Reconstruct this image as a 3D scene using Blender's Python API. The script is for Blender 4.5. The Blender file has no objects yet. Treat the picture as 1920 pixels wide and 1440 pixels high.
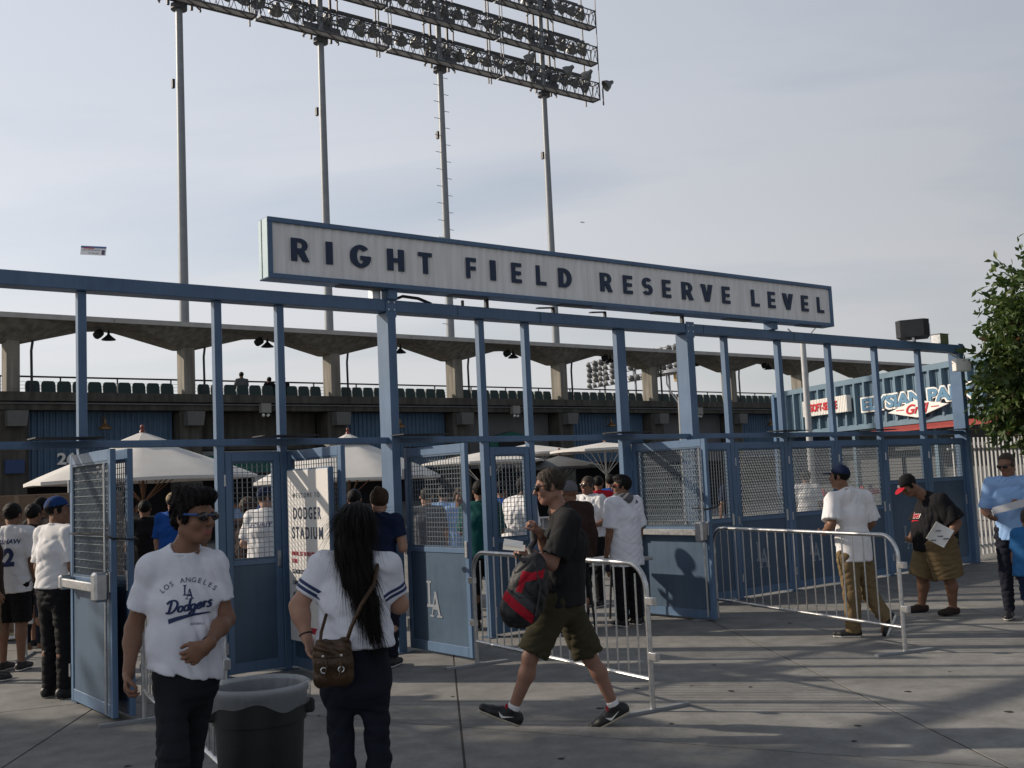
import bpy, bmesh, math, random
import numpy as np
from mathutils import Vector, Matrix, Quaternion
from mathutils.bvhtree import BVHTree
R = math.radians
SC = bpy.context.scene
COL = SC.collection

# ------------------------------------------------------------------ camera
cam = bpy.data.cameras.new('camera')
cam.sensor_width = 36.0
cam.lens = 37.5
cam.clip_end = 4000
cam_o = bpy.data.objects.new('camera', cam)
COL.objects.link(cam_o)
PITCH, ROLL, EYE = math.atan(184 / 2000.0), 0.0454, 1.72
_f = Vector((0, math.cos(PITCH), math.sin(PITCH)))
_u0 = Vector((0, -math.sin(PITCH), math.cos(PITCH)))
_r0 = Vector((1, 0, 0))
_r = math.cos(ROLL) * _r0 - math.sin(ROLL) * _u0
_u = math.sin(ROLL) * _r0 + math.cos(ROLL) * _u0
_m = Matrix((_r, _u, -_f)).transposed().to_4x4()
_m.translation = Vector((0, 0, EYE))
cam_o.matrix_world = _m
SC.camera = cam_o
SC.render.resolution_x, SC.render.resolution_y = 1024, 768

# ------------------------------------------------------------------ light
SUN_EL = R(27.0)
SUN_H = Vector((-0.974, 0.226, 0)).normalized()
SUN_DIR = Vector((SUN_H.x * math.cos(SUN_EL), SUN_H.y * math.cos(SUN_EL), math.sin(SUN_EL)))
sun = bpy.data.lights.new('sun', 'SUN')
sun.energy = 4.5
sun.angle = R(0.9)
sun.color = (1.0, 0.86, 0.70)
sun_o = bpy.data.objects.new('sun', sun)
sun_o.rotation_euler = SUN_DIR.to_track_quat('Z', 'Y').to_euler()
sun_o.location = (-20, 5, 30)
COL.objects.link(sun_o)

world = bpy.data.worlds.new('World')
SC.world = world
world.use_nodes = True
wn, wl = world.node_tree.nodes, world.node_tree.links
wn.clear()
w_out = wn.new('ShaderNodeOutputWorld')
w_bg = wn.new('ShaderNodeBackground')
w_bg2 = wn.new('ShaderNodeBackground')
w_mix = wn.new('ShaderNodeMixShader')
sky = wn.new('ShaderNodeTexSky')
sky.sky_type = 'NISHITA'
sky.sun_disc = False
sky.sun_elevation = SUN_EL
sky.sun_rotation = math.atan2(SUN_H.x, SUN_H.y)
sky.air_density, sky.dust_density, sky.ozone_density = 1.0, 2.0, 1.0
wl.new(sky.outputs[0], w_bg.inputs[0])
w_bg.inputs[1].default_value = 0.125
tc = wn.new('ShaderNodeTexCoord')
# project the view direction onto a flat cloud layer so that the veil streaks towards the horizon
sep = wn.new('ShaderNodeSeparateXYZ'); wl.new(tc.outputs['Generated'], sep.inputs[0])
zz = wn.new('ShaderNodeMath'); zz.operation = 'MAXIMUM'; zz.inputs[1].default_value = 0.0
wl.new(sep.outputs[2], zz.inputs[0])
za = wn.new('ShaderNodeMath'); za.operation = 'ADD'; za.inputs[1].default_value = 0.16
wl.new(zz.outputs[0], za.inputs[0])
dvx = wn.new('ShaderNodeMath'); dvx.operation = 'DIVIDE'
dvy = wn.new('ShaderNodeMath'); dvy.operation = 'DIVIDE'
wl.new(sep.outputs[0], dvx.inputs[0]); wl.new(za.outputs[0], dvx.inputs[1])
wl.new(sep.outputs[1], dvy.inputs[0]); wl.new(za.outputs[0], dvy.inputs[1])
cmb = wn.new('ShaderNodeCombineXYZ')
wl.new(dvx.outputs[0], cmb.inputs[0]); wl.new(dvy.outputs[0], cmb.inputs[1])
mp = wn.new('ShaderNodeMapping'); mp.inputs['Rotation'].default_value = (0, 0, R(62)); mp.inputs['Scale'].default_value = (0.5, 1.1, 1)
wl.new(cmb.outputs[0], mp.inputs[0])
nz = wn.new('ShaderNodeTexNoise'); nz.inputs['Scale'].default_value = 1.1; nz.inputs['Detail'].default_value = 7; nz.inputs['Roughness'].default_value = 0.52
nz.inputs['Distortion'].default_value = 0.5
wl.new(mp.outputs[0], nz.inputs['Vector'])
rmp = wn.new('ShaderNodeValToRGB')
rmp.color_ramp.elements[0].position = 0.30; rmp.color_ramp.elements[0].color = (0.55, 0.55, 0.55, 1)
rmp.color_ramp.elements[1].position = 0.56; rmp.color_ramp.elements[1].color = (0.98, 0.98, 0.98, 1)
wl.new(nz.outputs[0], rmp.inputs[0])
wl.new(rmp.outputs[0], w_mix.inputs[0])
# veil of thin cloud: brighter low down and towards the sun, thinning to blue overhead
dt = wn.new('ShaderNodeVectorMath'); dt.operation = 'DOT_PRODUCT'
wl.new(tc.outputs['Generated'], dt.inputs[0]); dt.inputs[1].default_value = SUN_DIR
mr = wn.new('ShaderNodeMapRange'); mr.inputs[1].default_value = -1; mr.inputs[2].default_value = 1
mr.inputs[3].default_value = 0.215; mr.inputs[4].default_value = 0.90
wl.new(dt.outputs['Value'], mr.inputs[0])
mz = wn.new('ShaderNodeValToRGB')
for i_, (p_, v_) in enumerate(((0.0, 1.04), (0.20, 1.02), (0.42, 0.86), (1.0, 0.26))):
    e_ = mz.color_ramp.elements[i_] if i_ < 2 else mz.color_ramp.elements.new(p_)
    e_.position = p_; e_.color = (v_, v_, v_, 1)
wl.new(zz.outputs[0], mz.inputs[0])
nz2 = wn.new('ShaderNodeTexNoise'); nz2.inputs['Scale'].default_value = 0.7; nz2.inputs['Detail'].default_value = 5
wl.new(mp.outputs[0], nz2.inputs['Vector'])
mn = wn.new('ShaderNodeMapRange'); mn.inputs[1].default_value = 0.3; mn.inputs[2].default_value = 0.7; mn.inputs[3].default_value = 0.955; mn.inputs[4].default_value = 1.05
wl.new(nz2.outputs[0], mn.inputs[0])
m1 = wn.new('ShaderNodeMath'); m1.operation = 'MULTIPLY'; wl.new(mr.outputs[0], m1.inputs[0]); wl.new(mz.outputs[0], m1.inputs[1])
m2 = wn.new('ShaderNodeMath'); m2.operation = 'MULTIPLY'; wl.new(m1.outputs[0], m2.inputs[0]); wl.new(mn.outputs[0], m2.inputs[1])
cz = wn.new('ShaderNodeValToRGB')
cz.color_ramp.elements[0].position = 0.08; cz.color_ramp.elements[0].color = (1.0, 1.0, 1.02, 1)
cz.color_ramp.elements[1].position = 0.38; cz.color_ramp.elements[1].color = (0.93, 0.99, 1.11, 1)
wl.new(zz.outputs[0], cz.inputs[0]); wl.new(cz.outputs[0], w_bg2.inputs[0])
wl.new(m2.outputs[0], w_bg2.inputs[1])
wl.new(w_bg.outputs[0], w_mix.inputs[1]); wl.new(w_bg2.outputs[0], w_mix.inputs[2])
wl.new(w_mix.outputs[0], w_out.inputs[0])

SC.view_settings.view_transform = 'Standard'
SC.view_settings.look = 'None'
SC.view_settings.exposure = 0.0
SC.view_settings.gamma = 1.0
SC.view_settings.use_curve_mapping = False
SC.cycles.use_denoising = True
SC.cycles.max_bounces = 6
SC.cycles.transparent_max_bounces = 8
# ------------------------------------------------------------------ helpers
MATS = {}
def mat(name, col, rough=0.6, metal=0.0, var=0.0, vscale=8.0, bump=0.0, bscale=40.0, spec=0.5, stretch=None, col2=None, trans=0.0, alpha=1.0, coat=0.0, wave=None, ior=1.45):
    """Procedural Principled material: base colour broken up by noise, fine relief from a second noise."""
    if name in MATS: return MATS[name]
    m = bpy.data.materials.new(name); m.use_nodes = True
    nt = m.node_tree; N, L = nt.nodes, nt.links
    b = N['Principled BSDF']
    b.inputs['Base Color'].default_value = (*col, 1)
    b.inputs['Roughness'].default_value = rough
    b.inputs['Metallic'].default_value = metal
    b.inputs['Specular IOR Level'].default_value = spec
    b.inputs['Coat Weight'].default_value = coat
    b.inputs['Transmission Weight'].default_value = trans
    b.inputs['Alpha'].default_value = alpha
    b.inputs['IOR'].default_value = ior
    t = N.new('ShaderNodeTexCoord')
    src = t.outputs['Object']
    if stretch:
        mp = N.new('ShaderNodeMapping'); mp.inputs['Scale'].default_value = stretch
        L.new(src, mp.inputs[0]); src = mp.outputs[0]
    if var > 0 or col2:
        n = N.new('ShaderNodeTexNoise'); n.inputs['Scale'].default_value = vscale; n.inputs['Detail'].default_value = 6; n.inputs['Roughness'].default_value = 0.6
        L.new(src, n.inputs['Vector'])
        r = N.new('ShaderNodeValToRGB')
        if col2: ca, cb = col, col2
        else:
            ca = tuple(max(0, c * (1 - var)) for c in col); cb = tuple(min(1, c * (1 + var)) for c in col)
        r.color_ramp.elements[0].position = 0.32; r.color_ramp.elements[0].color = (*ca, 1)
        r.color_ramp.elements[1].position = 0.68; r.color_ramp.elements[1].color = (*cb, 1)
        L.new(n.outputs[0], r.inputs[0]); L.new(r.outputs[0], b.inputs['Base Color'])
        mr = N.new('ShaderNodeMapRange'); mr.inputs[3].default_value = max(0.02, rough - 0.1); mr.inputs[4].default_value = min(1, rough + 0.1)
        L.new(n.outputs[0], mr.inputs[0]); L.new(mr.outputs[0], b.inputs['Roughness'])
    if bump > 0:
        n2 = N.new('ShaderNodeTexNoise'); n2.inputs['Scale'].default_value = bscale; n2.inputs['Detail'].default_value = 4
        L.new(src, n2.inputs['Vector'])
        bp = N.new('ShaderNodeBump'); bp.inputs['Strength'].default_value = bump; bp.inputs['Distance'].default_value = 0.01
        L.new(n2.outputs[0], bp.inputs['Height']); L.new(bp.outputs[0], b.inputs['Normal'])
    MATS[name] = m
    return m

class MB:
    """Collects shapes and links them as one mesh object."""
    def __init__(s): s.v, s.f = [], []
    def add(s, vs, fs):
        o = len(s.v); s.v += [tuple(v) for v in vs]; s.f += [tuple(i + o for i in f) for f in fs]; return s
    def box(s, x0, x1, y0, y1, z0, z1):
        return s.add([(x0,y0,z0),(x1,y0,z0),(x1,y1,z0),(x0,y1,z0),(x0,y0,z1),(x1,y0,z1),(x1,y1,z1),(x0,y1,z1)],
                     [(0,3,2,1),(4,5,6,7),(0,1,5,4),(1,2,6,5),(2,3,7,6),(3,0,4,7)])
    def bbox(s, x0, x1, y0, y1, z0, z1, b=0.004):
        """box with chamfered edges"""
        bm = bmesh.new()
        g = bmesh.ops.create_cube(bm, size=1)
        for v in bm.verts:
            v.co = Vector((x0 + (v.co.x + .5) * (x1 - x0), y0 + (v.co.y + .5) * (y1 - y0), z0 + (v.co.z + .5) * (z1 - z0)))
        bmesh.ops.bevel(bm, geom=list(bm.edges), offset=b, segments=1, affect='EDGES')
        bm.verts.index_update()
        s.add([v.co for v in bm.verts], [[v.index for v in f.verts] for f in bm.faces]); bm.free(); return s
    def bar(s, a, b, w, h=None, up=(0,0,1)):
        a, b = Vector(a), Vector(b); h = h or w
        d = (b - a).normalized(); up = Vector(up)
        if abs(d.dot(up)) > 0.98: up = Vector((0, 1, 0))
        x = d.cross(up).normalized() * (w / 2); y = x.cross(d).normalized() * (h / 2)
        vs = [a - x - y, a + x - y, a + x + y, a - x + y, b - x - y, b + x - y, b + x + y, b - x + y]
        return s.add(vs, [(0,1,2,3),(7,6,5,4),(4,5,1,0),(5,6,2,1),(6,7,3,2),(7,4,0,3)])
    def tube(s, pts, r, seg=8, closed=False, caps=True):
        pts = [Vector(p) for p in pts]; n = len(pts)
        rs = r if isinstance(r, (list, tuple)) else [r] * n
        prev = None; rings = []
        for i, p in enumerate(pts):
            if closed: d = pts[(i + 1) % n] - pts[i - 1]
            else: d = pts[min(i + 1, n - 1)] - pts[max(i - 1, 0)]
            d.normalize()
            if prev is None:
                up = Vector((0,0,1)) if abs(d.z) < 0.95 else Vector((1,0,0))
                x = d.cross(up).normalized()
            else:
                x = (prev - d * prev.dot(d)).normalized()
            prev = x; y = d.cross(x)
            rings.append([p + (x * math.cos(2*math.pi*k/seg) + y * math.sin(2*math.pi*k/seg)) * rs[i] for k in range(seg)])
        vs = [v for ring in rings for v in ring]; fs = []
        for i in range(n if closed else n - 1):
            j = (i + 1) % n
            for k in range(seg):
                k2 = (k + 1) % seg
                fs.append((i*seg+k, i*seg+k2, j*seg+k2, j*seg+k))
        if caps and not closed:
            fs.append(tuple(range(seg))[::-1]); fs.append(tuple((n-1)*seg + k for k in range(seg)))
        return s.add(vs, fs)
    def cyl(s, a, b, r0, r1=None, seg=16): return s.tube([a, b], [r0, r0 if r1 is None else r1], seg)
    def lathe(s, prof, seg=24, c=(0,0,0), sx=1, sy=1):
        n = len(prof); vs = []; fs = []
        for (r, z) in prof:
            for k in range(seg):
                a = 2*math.pi*k/seg; vs.append((c[0]+r*math.cos(a)*sx, c[1]+r*math.sin(a)*sy, c[2]+z))
        for i in range(n-1):
            for k in range(seg):
                k2 = (k+1) % seg; fs.append((i*seg+k, i*seg+k2, (i+1)*seg+k2, (i+1)*seg+k))
        return s.add(vs, fs)
    def prism(s, poly, axis='y', a=0, b=1):
        """polygon (p,q) extruded along axis from a to b; (p,q) = the two other axes in order"""
        n = len(poly)
        def P(p, q, t): return {'x': (t, p, q), 'y': (p, t, q), 'z': (p, q, t)}[axis]
        vs = [P(p, q, a) for p, q in poly] + [P(p, q, b) for p, q in poly]
        fs = [tuple(range(n)), tuple(range(2*n-1, n-1, -1))] + [(i, i+n, (i+1) % n + n, (i+1) % n) for i in range(n)]
        return s.add(vs, fs)
    def data(s, name, m, smooth=False):
        me = bpy.data.meshes.new(name); me.from_pydata(s.v, [], s.f); me.update()
        if m: me.materials.append(m)
        bm = bmesh.new(); bm.from_mesh(me); bmesh.ops.recalc_face_normals(bm, faces=bm.faces); bm.to_mesh(me); bm.free()
        if smooth:
            for p in me.polygons: p.use_smooth = True
            try: me.set_sharp_from_angle(angle=R(45))
            except Exception: pass
        return me
    def build(s, name, m, parent=None, smooth=False, **kw):
        o = bpy.data.objects.new(name, s.data(name, m, smooth)); COL.objects.link(o); o.parent = parent
        tag(o, **kw); return o

def tag(o, label=None, cat=None, group=None, kind=None):
    if label: o['label'] = label
    if cat: o['category'] = cat
    if group: o['group'] = group
    if kind: o['kind'] = kind
    return o
def empty(name, loc=(0,0,0), rz=0.0, **kw):
    o = bpy.data.objects.new(name, None); COL.objects.link(o); o.location = loc; o.rotation_euler = (0,0,rz)
    o.empty_display_size = 0.1
    return tag(o, **kw)
def share(src, name, parent, loc=(0,0,0), rot=(0,0,0), scale=(1,1,1)):
    o = bpy.data.objects.new(name, src.data if hasattr(src, 'data') else src); COL.objects.link(o); o.parent = parent
    o.location = loc; o.rotation_euler = rot; o.scale = scale; return o
def copy_tree(o, parent=None):
    c = o.copy(); COL.objects.link(c); c.parent = parent
    for ch in list(o.children): copy_tree(ch, c)
    return c

def text_data(s, size, m, bold=0.0, shear=0.0, extrude=0.0, xs=1.0, spacing=1.0, align='LEFT', name='lettering'):
    """flat or extruded lettering as mesh data, in the XY plane, baseline at y=0"""
    cu = bpy.data.curves.new('t', 'FONT'); cu.body = s; cu.size = size; cu.offset = bold * size; cu.shear = shear
    cu.extrude = extrude; cu.align_x = align; cu.space_character = spacing; cu.resolution_u = 5
    o = bpy.data.objects.new('t', cu); COL.objects.link(o)
    dg = bpy.context.evaluated_depsgraph_get()
    me = bpy.data.meshes.new_from_object(o.evaluated_get(dg)); me.name = name
    bpy.data.objects.remove(o); bpy.data.curves.remove(cu)
    if xs != 1.0:
        for v in me.vertices: v.co.x *= xs
    me.materials.clear(); me.materials.append(m)
    return me
def put(me, name, parent=None, mtx=None, **kw):
    o = bpy.data.objects.new(name, me); COL.objects.link(o); o.parent = parent
    if mtx is not None: o.matrix_local = mtx
    return tag(o, **kw)
def text_fit(s, x0, x1, y0, y1, m, bold=0.0, shear=0.0, extrude=0.004, name='lettering', spacing=1.0):
    """lettering stretched to fill exactly the box x0..x1, y0..y1"""
    me = text_data(s, 1.0, m, bold, shear, 0.0 if extrude == 0 else 0.5, spacing=spacing, name=name)
    xs = [v.co.x for v in me.vertices]; ys = [v.co.y for v in me.vertices]
    ax, bx, ay, by = min(xs), max(xs), min(ys), max(ys)
    for v in me.vertices:
        v.co.x = x0 + (v.co.x - ax) / (bx - ax) * (x1 - x0); v.co.y = y0 + (v.co.y - ay) / (by - ay) * (y1 - y0); v.co.z *= extrude * 2
    return me

def script_word(word, width, m, w=0.26, shear=0.38, tail=False):
    """brush script drawn as strokes, in XY, from x=0 to width"""
    def circ(cx=.45, cy=.46, rx=.36, ry=.44): return [(cx + rx*math.cos(a*math.pi/8 + .6), cy + ry*math.sin(a*math.pi/8 + .6)) for a in range(17)]
    A = {'D': ([[(.42,1.95),(.38,1.0),(.28,.08)], [(-.25,1.55),(.0,1.9),(.6,2.02),(1.25,1.75),(1.5,1.15),(1.2,.4),(.65,.02),(.1,.05),(-.2,.25)]], 1.7), 'o': ([circ(), [(.75,.75),(1.05,.7)]], .95),
         'd': ([circ(), [(.88,1.95),(.84,.9),(.86,.1),(1.1,.12)]], 1.05), 'g': ([circ(), [(.84,.9),(.84,.0),(.68,-.75),(.25,-.85),(.08,-.55),(.45,-.2),(1.1,.12)]], 1.05),
         'e': ([[(.0,.3),(.5,.48),(.72,.75),(.5,.93),(.18,.7),(.14,.25),(.45,.02),(.95,.25)]], .85), 'r': ([[(.0,.3),(.3,1.0),(.3,.02)], [(.3,.55),(.5,.92),(.82,.88)]], .78), 's': ([[(.78,.85),(.5,1.0),(.26,.76),(.58,.46),(.62,.14),(.3,.0),(.0,.14)]], .75)}
    b = MB(); x = .3; k = 0
    for ch in word:
        st, adv = A[ch]
        for pl in st:
            pts = []
            for i in range(len(pl) - 1):
                p0, p1, p2, p3 = pl[max(i-1, 0)], pl[i], pl[i+1], pl[min(i+2, len(pl)-1)]
                for j in range(5):
                    t = j/5; pts.append(tuple(.5*(2*p1[c] + (p2[c]-p0[c])*t + (2*p0[c]-5*p1[c]+4*p2[c]-p3[c])*t*t + (3*p1[c]-p0[c]-3*p2[c]+p3[c])*t**3) for c in (0, 1)))
            pts.append(pl[-1]); pts = [(x + p[0] + shear*p[1], p[1]) for p in pts]; n = len(pts); vs = []; k += 1
            for i, p in enumerate(pts):
                q0, q1 = pts[max(i-1, 0)], pts[min(i+1, n-1)]; dx, dy = q1[0]-q0[0], q1[1]-q0[1]; L = math.hypot(dx, dy) or 1
                ww = w*(.62 + .38*abs(dy)/L)*(.75 if i in (0, n-1) else 1)/2
                vs += [(p[0] - dy/L*ww, p[1] + dx/L*ww, .003*k), (p[0] + dy/L*ww, p[1] - dx/L*ww, .003*k)]
            b.add(vs, [(2*i, 2*i+1, 2*i+3, 2*i+2) for i in range(n-1)])
        x += adv
    s = width / (x + .2); b.v = [(v[0]*s, v[1]*s, v[2]*s*.4) for v in b.v]
    me = bpy.data.meshes.new('script'); me.from_pydata(b.v, [], b.f); me.materials.append(m); return me

# gate frame: local x runs along the gate line, local y points away from the camera
GO = Vector((-1.29, 11.31, 0)); GA = math.atan2(0.6125, 0.7904)
GU = Vector((math.cos(GA), math.sin(GA), 0)); GY = Vector((-math.sin(GA), math.cos(GA), 0))
def G(u, n, z=0): return GO + GU * u - GY * n + Vector((0, 0, z))   # n = metres in front of the gate
XZ = Matrix.Rotation(R(90), 4, 'X')      # lettering plane XY -> XZ, facing local -y
def face_minus_y(x, y, z): return Matrix.Translation((x, y, z)) @ XZ
def face_minus_x(x, y, z): return Matrix.Translation((x, y, z)) @ Matrix.Rotation(R(-90), 4, 'Z') @ XZ
# ------------------------------------------------------------------ materials of the place
def concrete(name, c1, c2, scale=1.0, streak=True, crack=False):
    m = bpy.data.materials.new(name); m.use_nodes = True; MATS[name] = m
    N, L = m.node_tree.nodes, m.node_tree.links; b = N['Principled BSDF']
    t = N.new('ShaderNodeNewGeometry')
    def noise(s, d, r=0.6):
        n = N.new('ShaderNodeTexNoise'); n.inputs['Scale'].default_value = s * scale; n.inputs['Detail'].default_value = d; n.inputs['Roughness'].default_value = r
        L.new(t.outputs['Position'], n.inputs['Vector']); return n
    n1, n2, n3 = noise(0.55, 8, 0.65), noise(26, 3), noise(120, 2)
    r = N.new('ShaderNodeValToRGB'); r.color_ramp.elements[0].position = 0.3; r.color_ramp.elements[0].color = (*c1, 1)
    r.color_ramp.elements[1].position = 0.7; r.color_ramp.elements[1].color = (*c2, 1)
    L.new(n1.outputs[0], r.inputs[0])
    mx = N.new('ShaderNodeMix'); mx.data_type = 'RGBA'; mx.blend_type = 'MULTIPLY'; mx.inputs[0].default_value = 0.35
    L.new(r.outputs[0], mx.inputs[6]); L.new(n2.outputs[0], mx.inputs[7])
    # oily stains and rust-brown drips with shapes of their own
    n4 = noise(1.7, 5, 0.7); r4 = N.new('ShaderNodeValToRGB'); r4.color_ramp.elements[0].position = 0.62; r4.color_ramp.elements[0].color = (0, 0, 0, 1)
    r4.color_ramp.elements[1].position = 0.72; r4.color_ramp.elements[1].color = (1, 1, 1, 1)
    L.new(n4.outputs[0], r4.inputs[0])
    mx2 = N.new('ShaderNodeMix'); mx2.data_type = 'RGBA'; mx2.blend_type = 'MULTIPLY'; mx2.inputs[7].default_value = (0.80, 0.73, 0.64, 1)
    sc = N.new('ShaderNodeMath'); sc.operation = 'MULTIPLY'; sc.inputs[1].default_value = 0.55; L.new(r4.outputs[0], sc.inputs[0])
    L.new(sc.outputs[0], mx2.inputs[0]); L.new(mx.outputs[2], mx2.inputs[6]); L.new(mx2.outputs[2], b.inputs['Base Color'])
    # hairline cracks and drip streaks
    wv = noise(0.9, 4); vo = N.new('ShaderNodeTexVoronoi'); vo.feature = 'DISTANCE_TO_EDGE'; vo.inputs['Scale'].default_value = 0.33 * scale
    ad = N.new('ShaderNodeVectorMath'); ad.operation = 'MULTIPLY_ADD'; ad.inputs[1].default_value = (1.6, 1.6, 1.6); L.new(wv.outputs['Color'], ad.inputs[0]); L.new(t.outputs['Position'], ad.inputs[2]); L.new(ad.outputs[0], vo.inputs['Vector'])
    cr_ = N.new('ShaderNodeMapRange'); cr_.inputs[1].default_value = 0.0; cr_.inputs[2].default_value = 0.002; cr_.inputs[3].default_value = 0.8; cr_.inputs[4].default_value = 1.0; L.new(vo.outputs[0], cr_.inputs[0])
    mp_ = N.new('ShaderNodeMapping'); mp_.inputs['Scale'].default_value = (2.2, 2.2, 0.25 if streak else 2.2); L.new(t.outputs['Position'], mp_.inputs[0])
    n5 = N.new('ShaderNodeTexNoise'); n5.inputs['Scale'].default_value = 2.0; n5.inputs['Detail'].default_value = 6; L.new(mp_.outputs[0], n5.inputs['Vector'])
    m5 = N.new('ShaderNodeMapRange'); m5.inputs[1].default_value = .35; m5.inputs[2].default_value = .65; m5.inputs[3].default_value = .62 if streak else .86; m5.inputs[4].default_value = 1.08; L.new(n5.outputs[0], m5.inputs[0])
    mm = N.new('ShaderNodeMath'); mm.operation = 'MULTIPLY'; L.new(m5.outputs[0], mm.inputs[1])
    if crack: L.new(cr_.outputs[0], mm.inputs[0])
    else: mm.inputs[0].default_value = 1.0
    sv_ = N.new('ShaderNodeVectorMath'); sv_.operation = 'SCALE'; L.new(mx2.outputs[2], sv_.inputs[0]); L.new(mm.outputs[0], sv_.inputs['Scale']); L.new(sv_.outputs[0], b.inputs['Base Color'])
    b.inputs['Roughness'].default_value = 0.85; b.inputs['Specular IOR Level'].default_value = 0.25
    bp = N.new('ShaderNodeBump'); bp.inputs['Strength'].default_value = 0.25; bp.inputs['Distance'].default_value = 0.004
    L.new(n3.outputs[0], bp.inputs['Height']); L.new(bp.outputs[0], b.inputs['Normal'])
    return m
M_pave = concrete('paving_concrete', (0.200, 0.200, 0.195), (0.298, 0.297, 0.288), 1.0, False, True)
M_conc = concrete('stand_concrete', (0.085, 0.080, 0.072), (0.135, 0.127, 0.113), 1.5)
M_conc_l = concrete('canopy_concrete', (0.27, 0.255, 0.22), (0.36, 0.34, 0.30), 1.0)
M_joint = mat('joint_sealant', (0.05, 0.045, 0.04), 0.95)
def worn_paint(name, c, rough):
    m = bpy.data.materials.new(name); m.use_nodes = True; MATS[name] = m
    N, L = m.node_tree.nodes, m.node_tree.links; b = N['Principled BSDF']; t = N.new('ShaderNodeTexCoord')
    def noise(s, d, st=(1, 1, 1)):
        mp = N.new('ShaderNodeMapping'); mp.inputs['Scale'].default_value = st; L.new(t.outputs['Object'], mp.inputs[0])
        n = N.new('ShaderNodeTexNoise'); n.inputs['Scale'].default_value = s; n.inputs['Detail'].default_value = d; n.inputs['Roughness'].default_value = .62; L.new(mp.outputs[0], n.inputs['Vector']); return n
    def ramp(n, p0, c0, p1, c1):
        r = N.new('ShaderNodeValToRGB'); r.color_ramp.elements[0].position = p0; r.color_ramp.elements[0].color = (*c0, 1); r.color_ramp.elements[1].position = p1; r.color_ramp.elements[1].color = (*c1, 1); L.new(n.outputs[0], r.inputs[0]); return r
    fade = ramp(noise(1.3, 6), .35, tuple(x*.86 for x in c), .68, tuple(min(1, x*1.13 + .006) for x in c))
    drip = ramp(noise(2.0, 6, (9, 9, .7)), .30, (.70, .70, .72), .55, (1, 1, 1))
    chip = ramp(noise(34, 3), .70, (0, 0, 0), .735, (1, 1, 1)); patch = ramp(noise(2.4, 4), .52, (0, 0, 0), .62, (1, 1, 1))
    m1 = N.new('ShaderNodeMix'); m1.data_type = 'RGBA'; m1.blend_type = 'MULTIPLY'; m1.inputs[0].default_value = .38; L.new(fade.outputs[0], m1.inputs[6]); L.new(drip.outputs[0], m1.inputs[7])
    mu = N.new('ShaderNodeMath'); mu.operation = 'MULTIPLY'; L.new(chip.outputs[0], mu.inputs[0]); L.new(patch.outputs[0], mu.inputs[1])
    m2 = N.new('ShaderNodeMix'); m2.data_type = 'RGBA'; L.new(mu.outputs[0], m2.inputs[0]); L.new(m1.outputs[2], m2.inputs[6]); m2.inputs[7].default_value = (.075, .06, .05, 1)
    L.new(m2.outputs[2], b.inputs['Base Color']); b.inputs['Specular IOR Level'].default_value = .4
    rr = N.new('ShaderNodeMapRange'); rr.inputs[3].default_value = rough - .08; rr.inputs[4].default_value = rough + .16; L.new(noise(7, 4).outputs[0], rr.inputs[0]); L.new(rr.outputs[0], b.inputs['Roughness'])
    bp = N.new('ShaderNodeBump'); bp.inputs['Strength'].default_value = .12; bp.inputs['Distance'].default_value = .004; L.new(noise(28, 3).outputs[0], bp.inputs['Height']); L.new(bp.outputs[0], b.inputs['Normal']); return m
M_blue = worn_paint('blue_paint', (0.088, 0.156, 0.262), 0.38)
M_blue_d = worn_paint('blue_panel_paint', (0.050, 0.092, 0.150), 0.42)
M_bluewall = mat('blue_corrugated', (0.065, 0.125, 0.205), 0.55, var=0.12, vscale=2)
M_galv = mat('galvanised_steel', (0.55, 0.56, 0.57), 0.35, 1.0, var=0.12, vscale=25, bump=0.05, bscale=90)
M_wire = mat('grey_wire', (0.13, 0.16, 0.19), 0.45)
M_dark = mat('dark_metal', (0.03, 0.032, 0.036), 0.5, 0.3, var=0.2)
M_black = mat('black_void', (0.015, 0.015, 0.017), 0.9)
M_white = mat('white_paint', (0.75, 0.74, 0.71), 0.5, var=0.05, vscale=6)
M_navy = mat('navy_letter', (0.014, 0.030, 0.072), 0.45, var=0.1)
M_pole = mat('grey_pole_paint', (0.25, 0.27, 0.29), 0.5, 0.3, var=0.1, vscale=3)
M_steel_d = mat('weathered_truss', (0.10, 0.105, 0.115), 0.55, 0.4, var=0.15)
M_grate = mat('grey_grating', (0.62, 0.62, 0.62), 0.7, var=0.1, vscale=10)
M_lampd = mat('grey_reflector_shell', (0.15, 0.155, 0.155), 0.42, 0.5, var=0.25, vscale=6)
M_seat = mat('dark_green_plastic', (0.012, 0.035, 0.035), 0.45, var=0.1)
M_green = mat('green_awning', (0.012, 0.095, 0.075), 0.7, var=0.12, vscale=4)
M_brass = mat('aged_brass', (0.35, 0.20, 0.09), 0.4, 0.7, var=0.2)

# ------------------------------------------------------------------ ground
gb = MB(); gb.add([(-900,-300,-0.03),(900,-300,-0.03),(900,1500,-0.03),(-900,1500,-0.03)], [(0,1,2,3)])
ground = gb.build('ground', M_pave, kind='structure')
A_DIR = Vector((0.0745, -0.9972, 0)); A0 = Vector((-0.49, 8.0, 0)); A_SP = 3.04
def strip_x(i): return A0 + Vector((i * A_SP, 0, 0))
def cross_pt(i, j):
    """meeting point of long joint i with cross joint j; the cross joints kink at joint -1"""
    p = strip_x(i)
    k = -1
    c0 = Vector((-0.895, 8.02, 0)); cd = Vector((0.8883, -0.4592, 0))
    if i < k:
        # left of the kink the cross joints run the other way
        q = cross_pt(k, j); cd2 = Vector((0.917, 0.398, 0))
        s = (p - q).cross(A_DIR).z / cd2.cross(A_DIR).z
        return q + cd2 * s
    s = (p - c0).cross(A_DIR).z / cd.cross(A_DIR).z
    return c0 + cd * s - A_DIR * (j * 4.4)
jf = MB()
lo, hi = [], []
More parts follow.
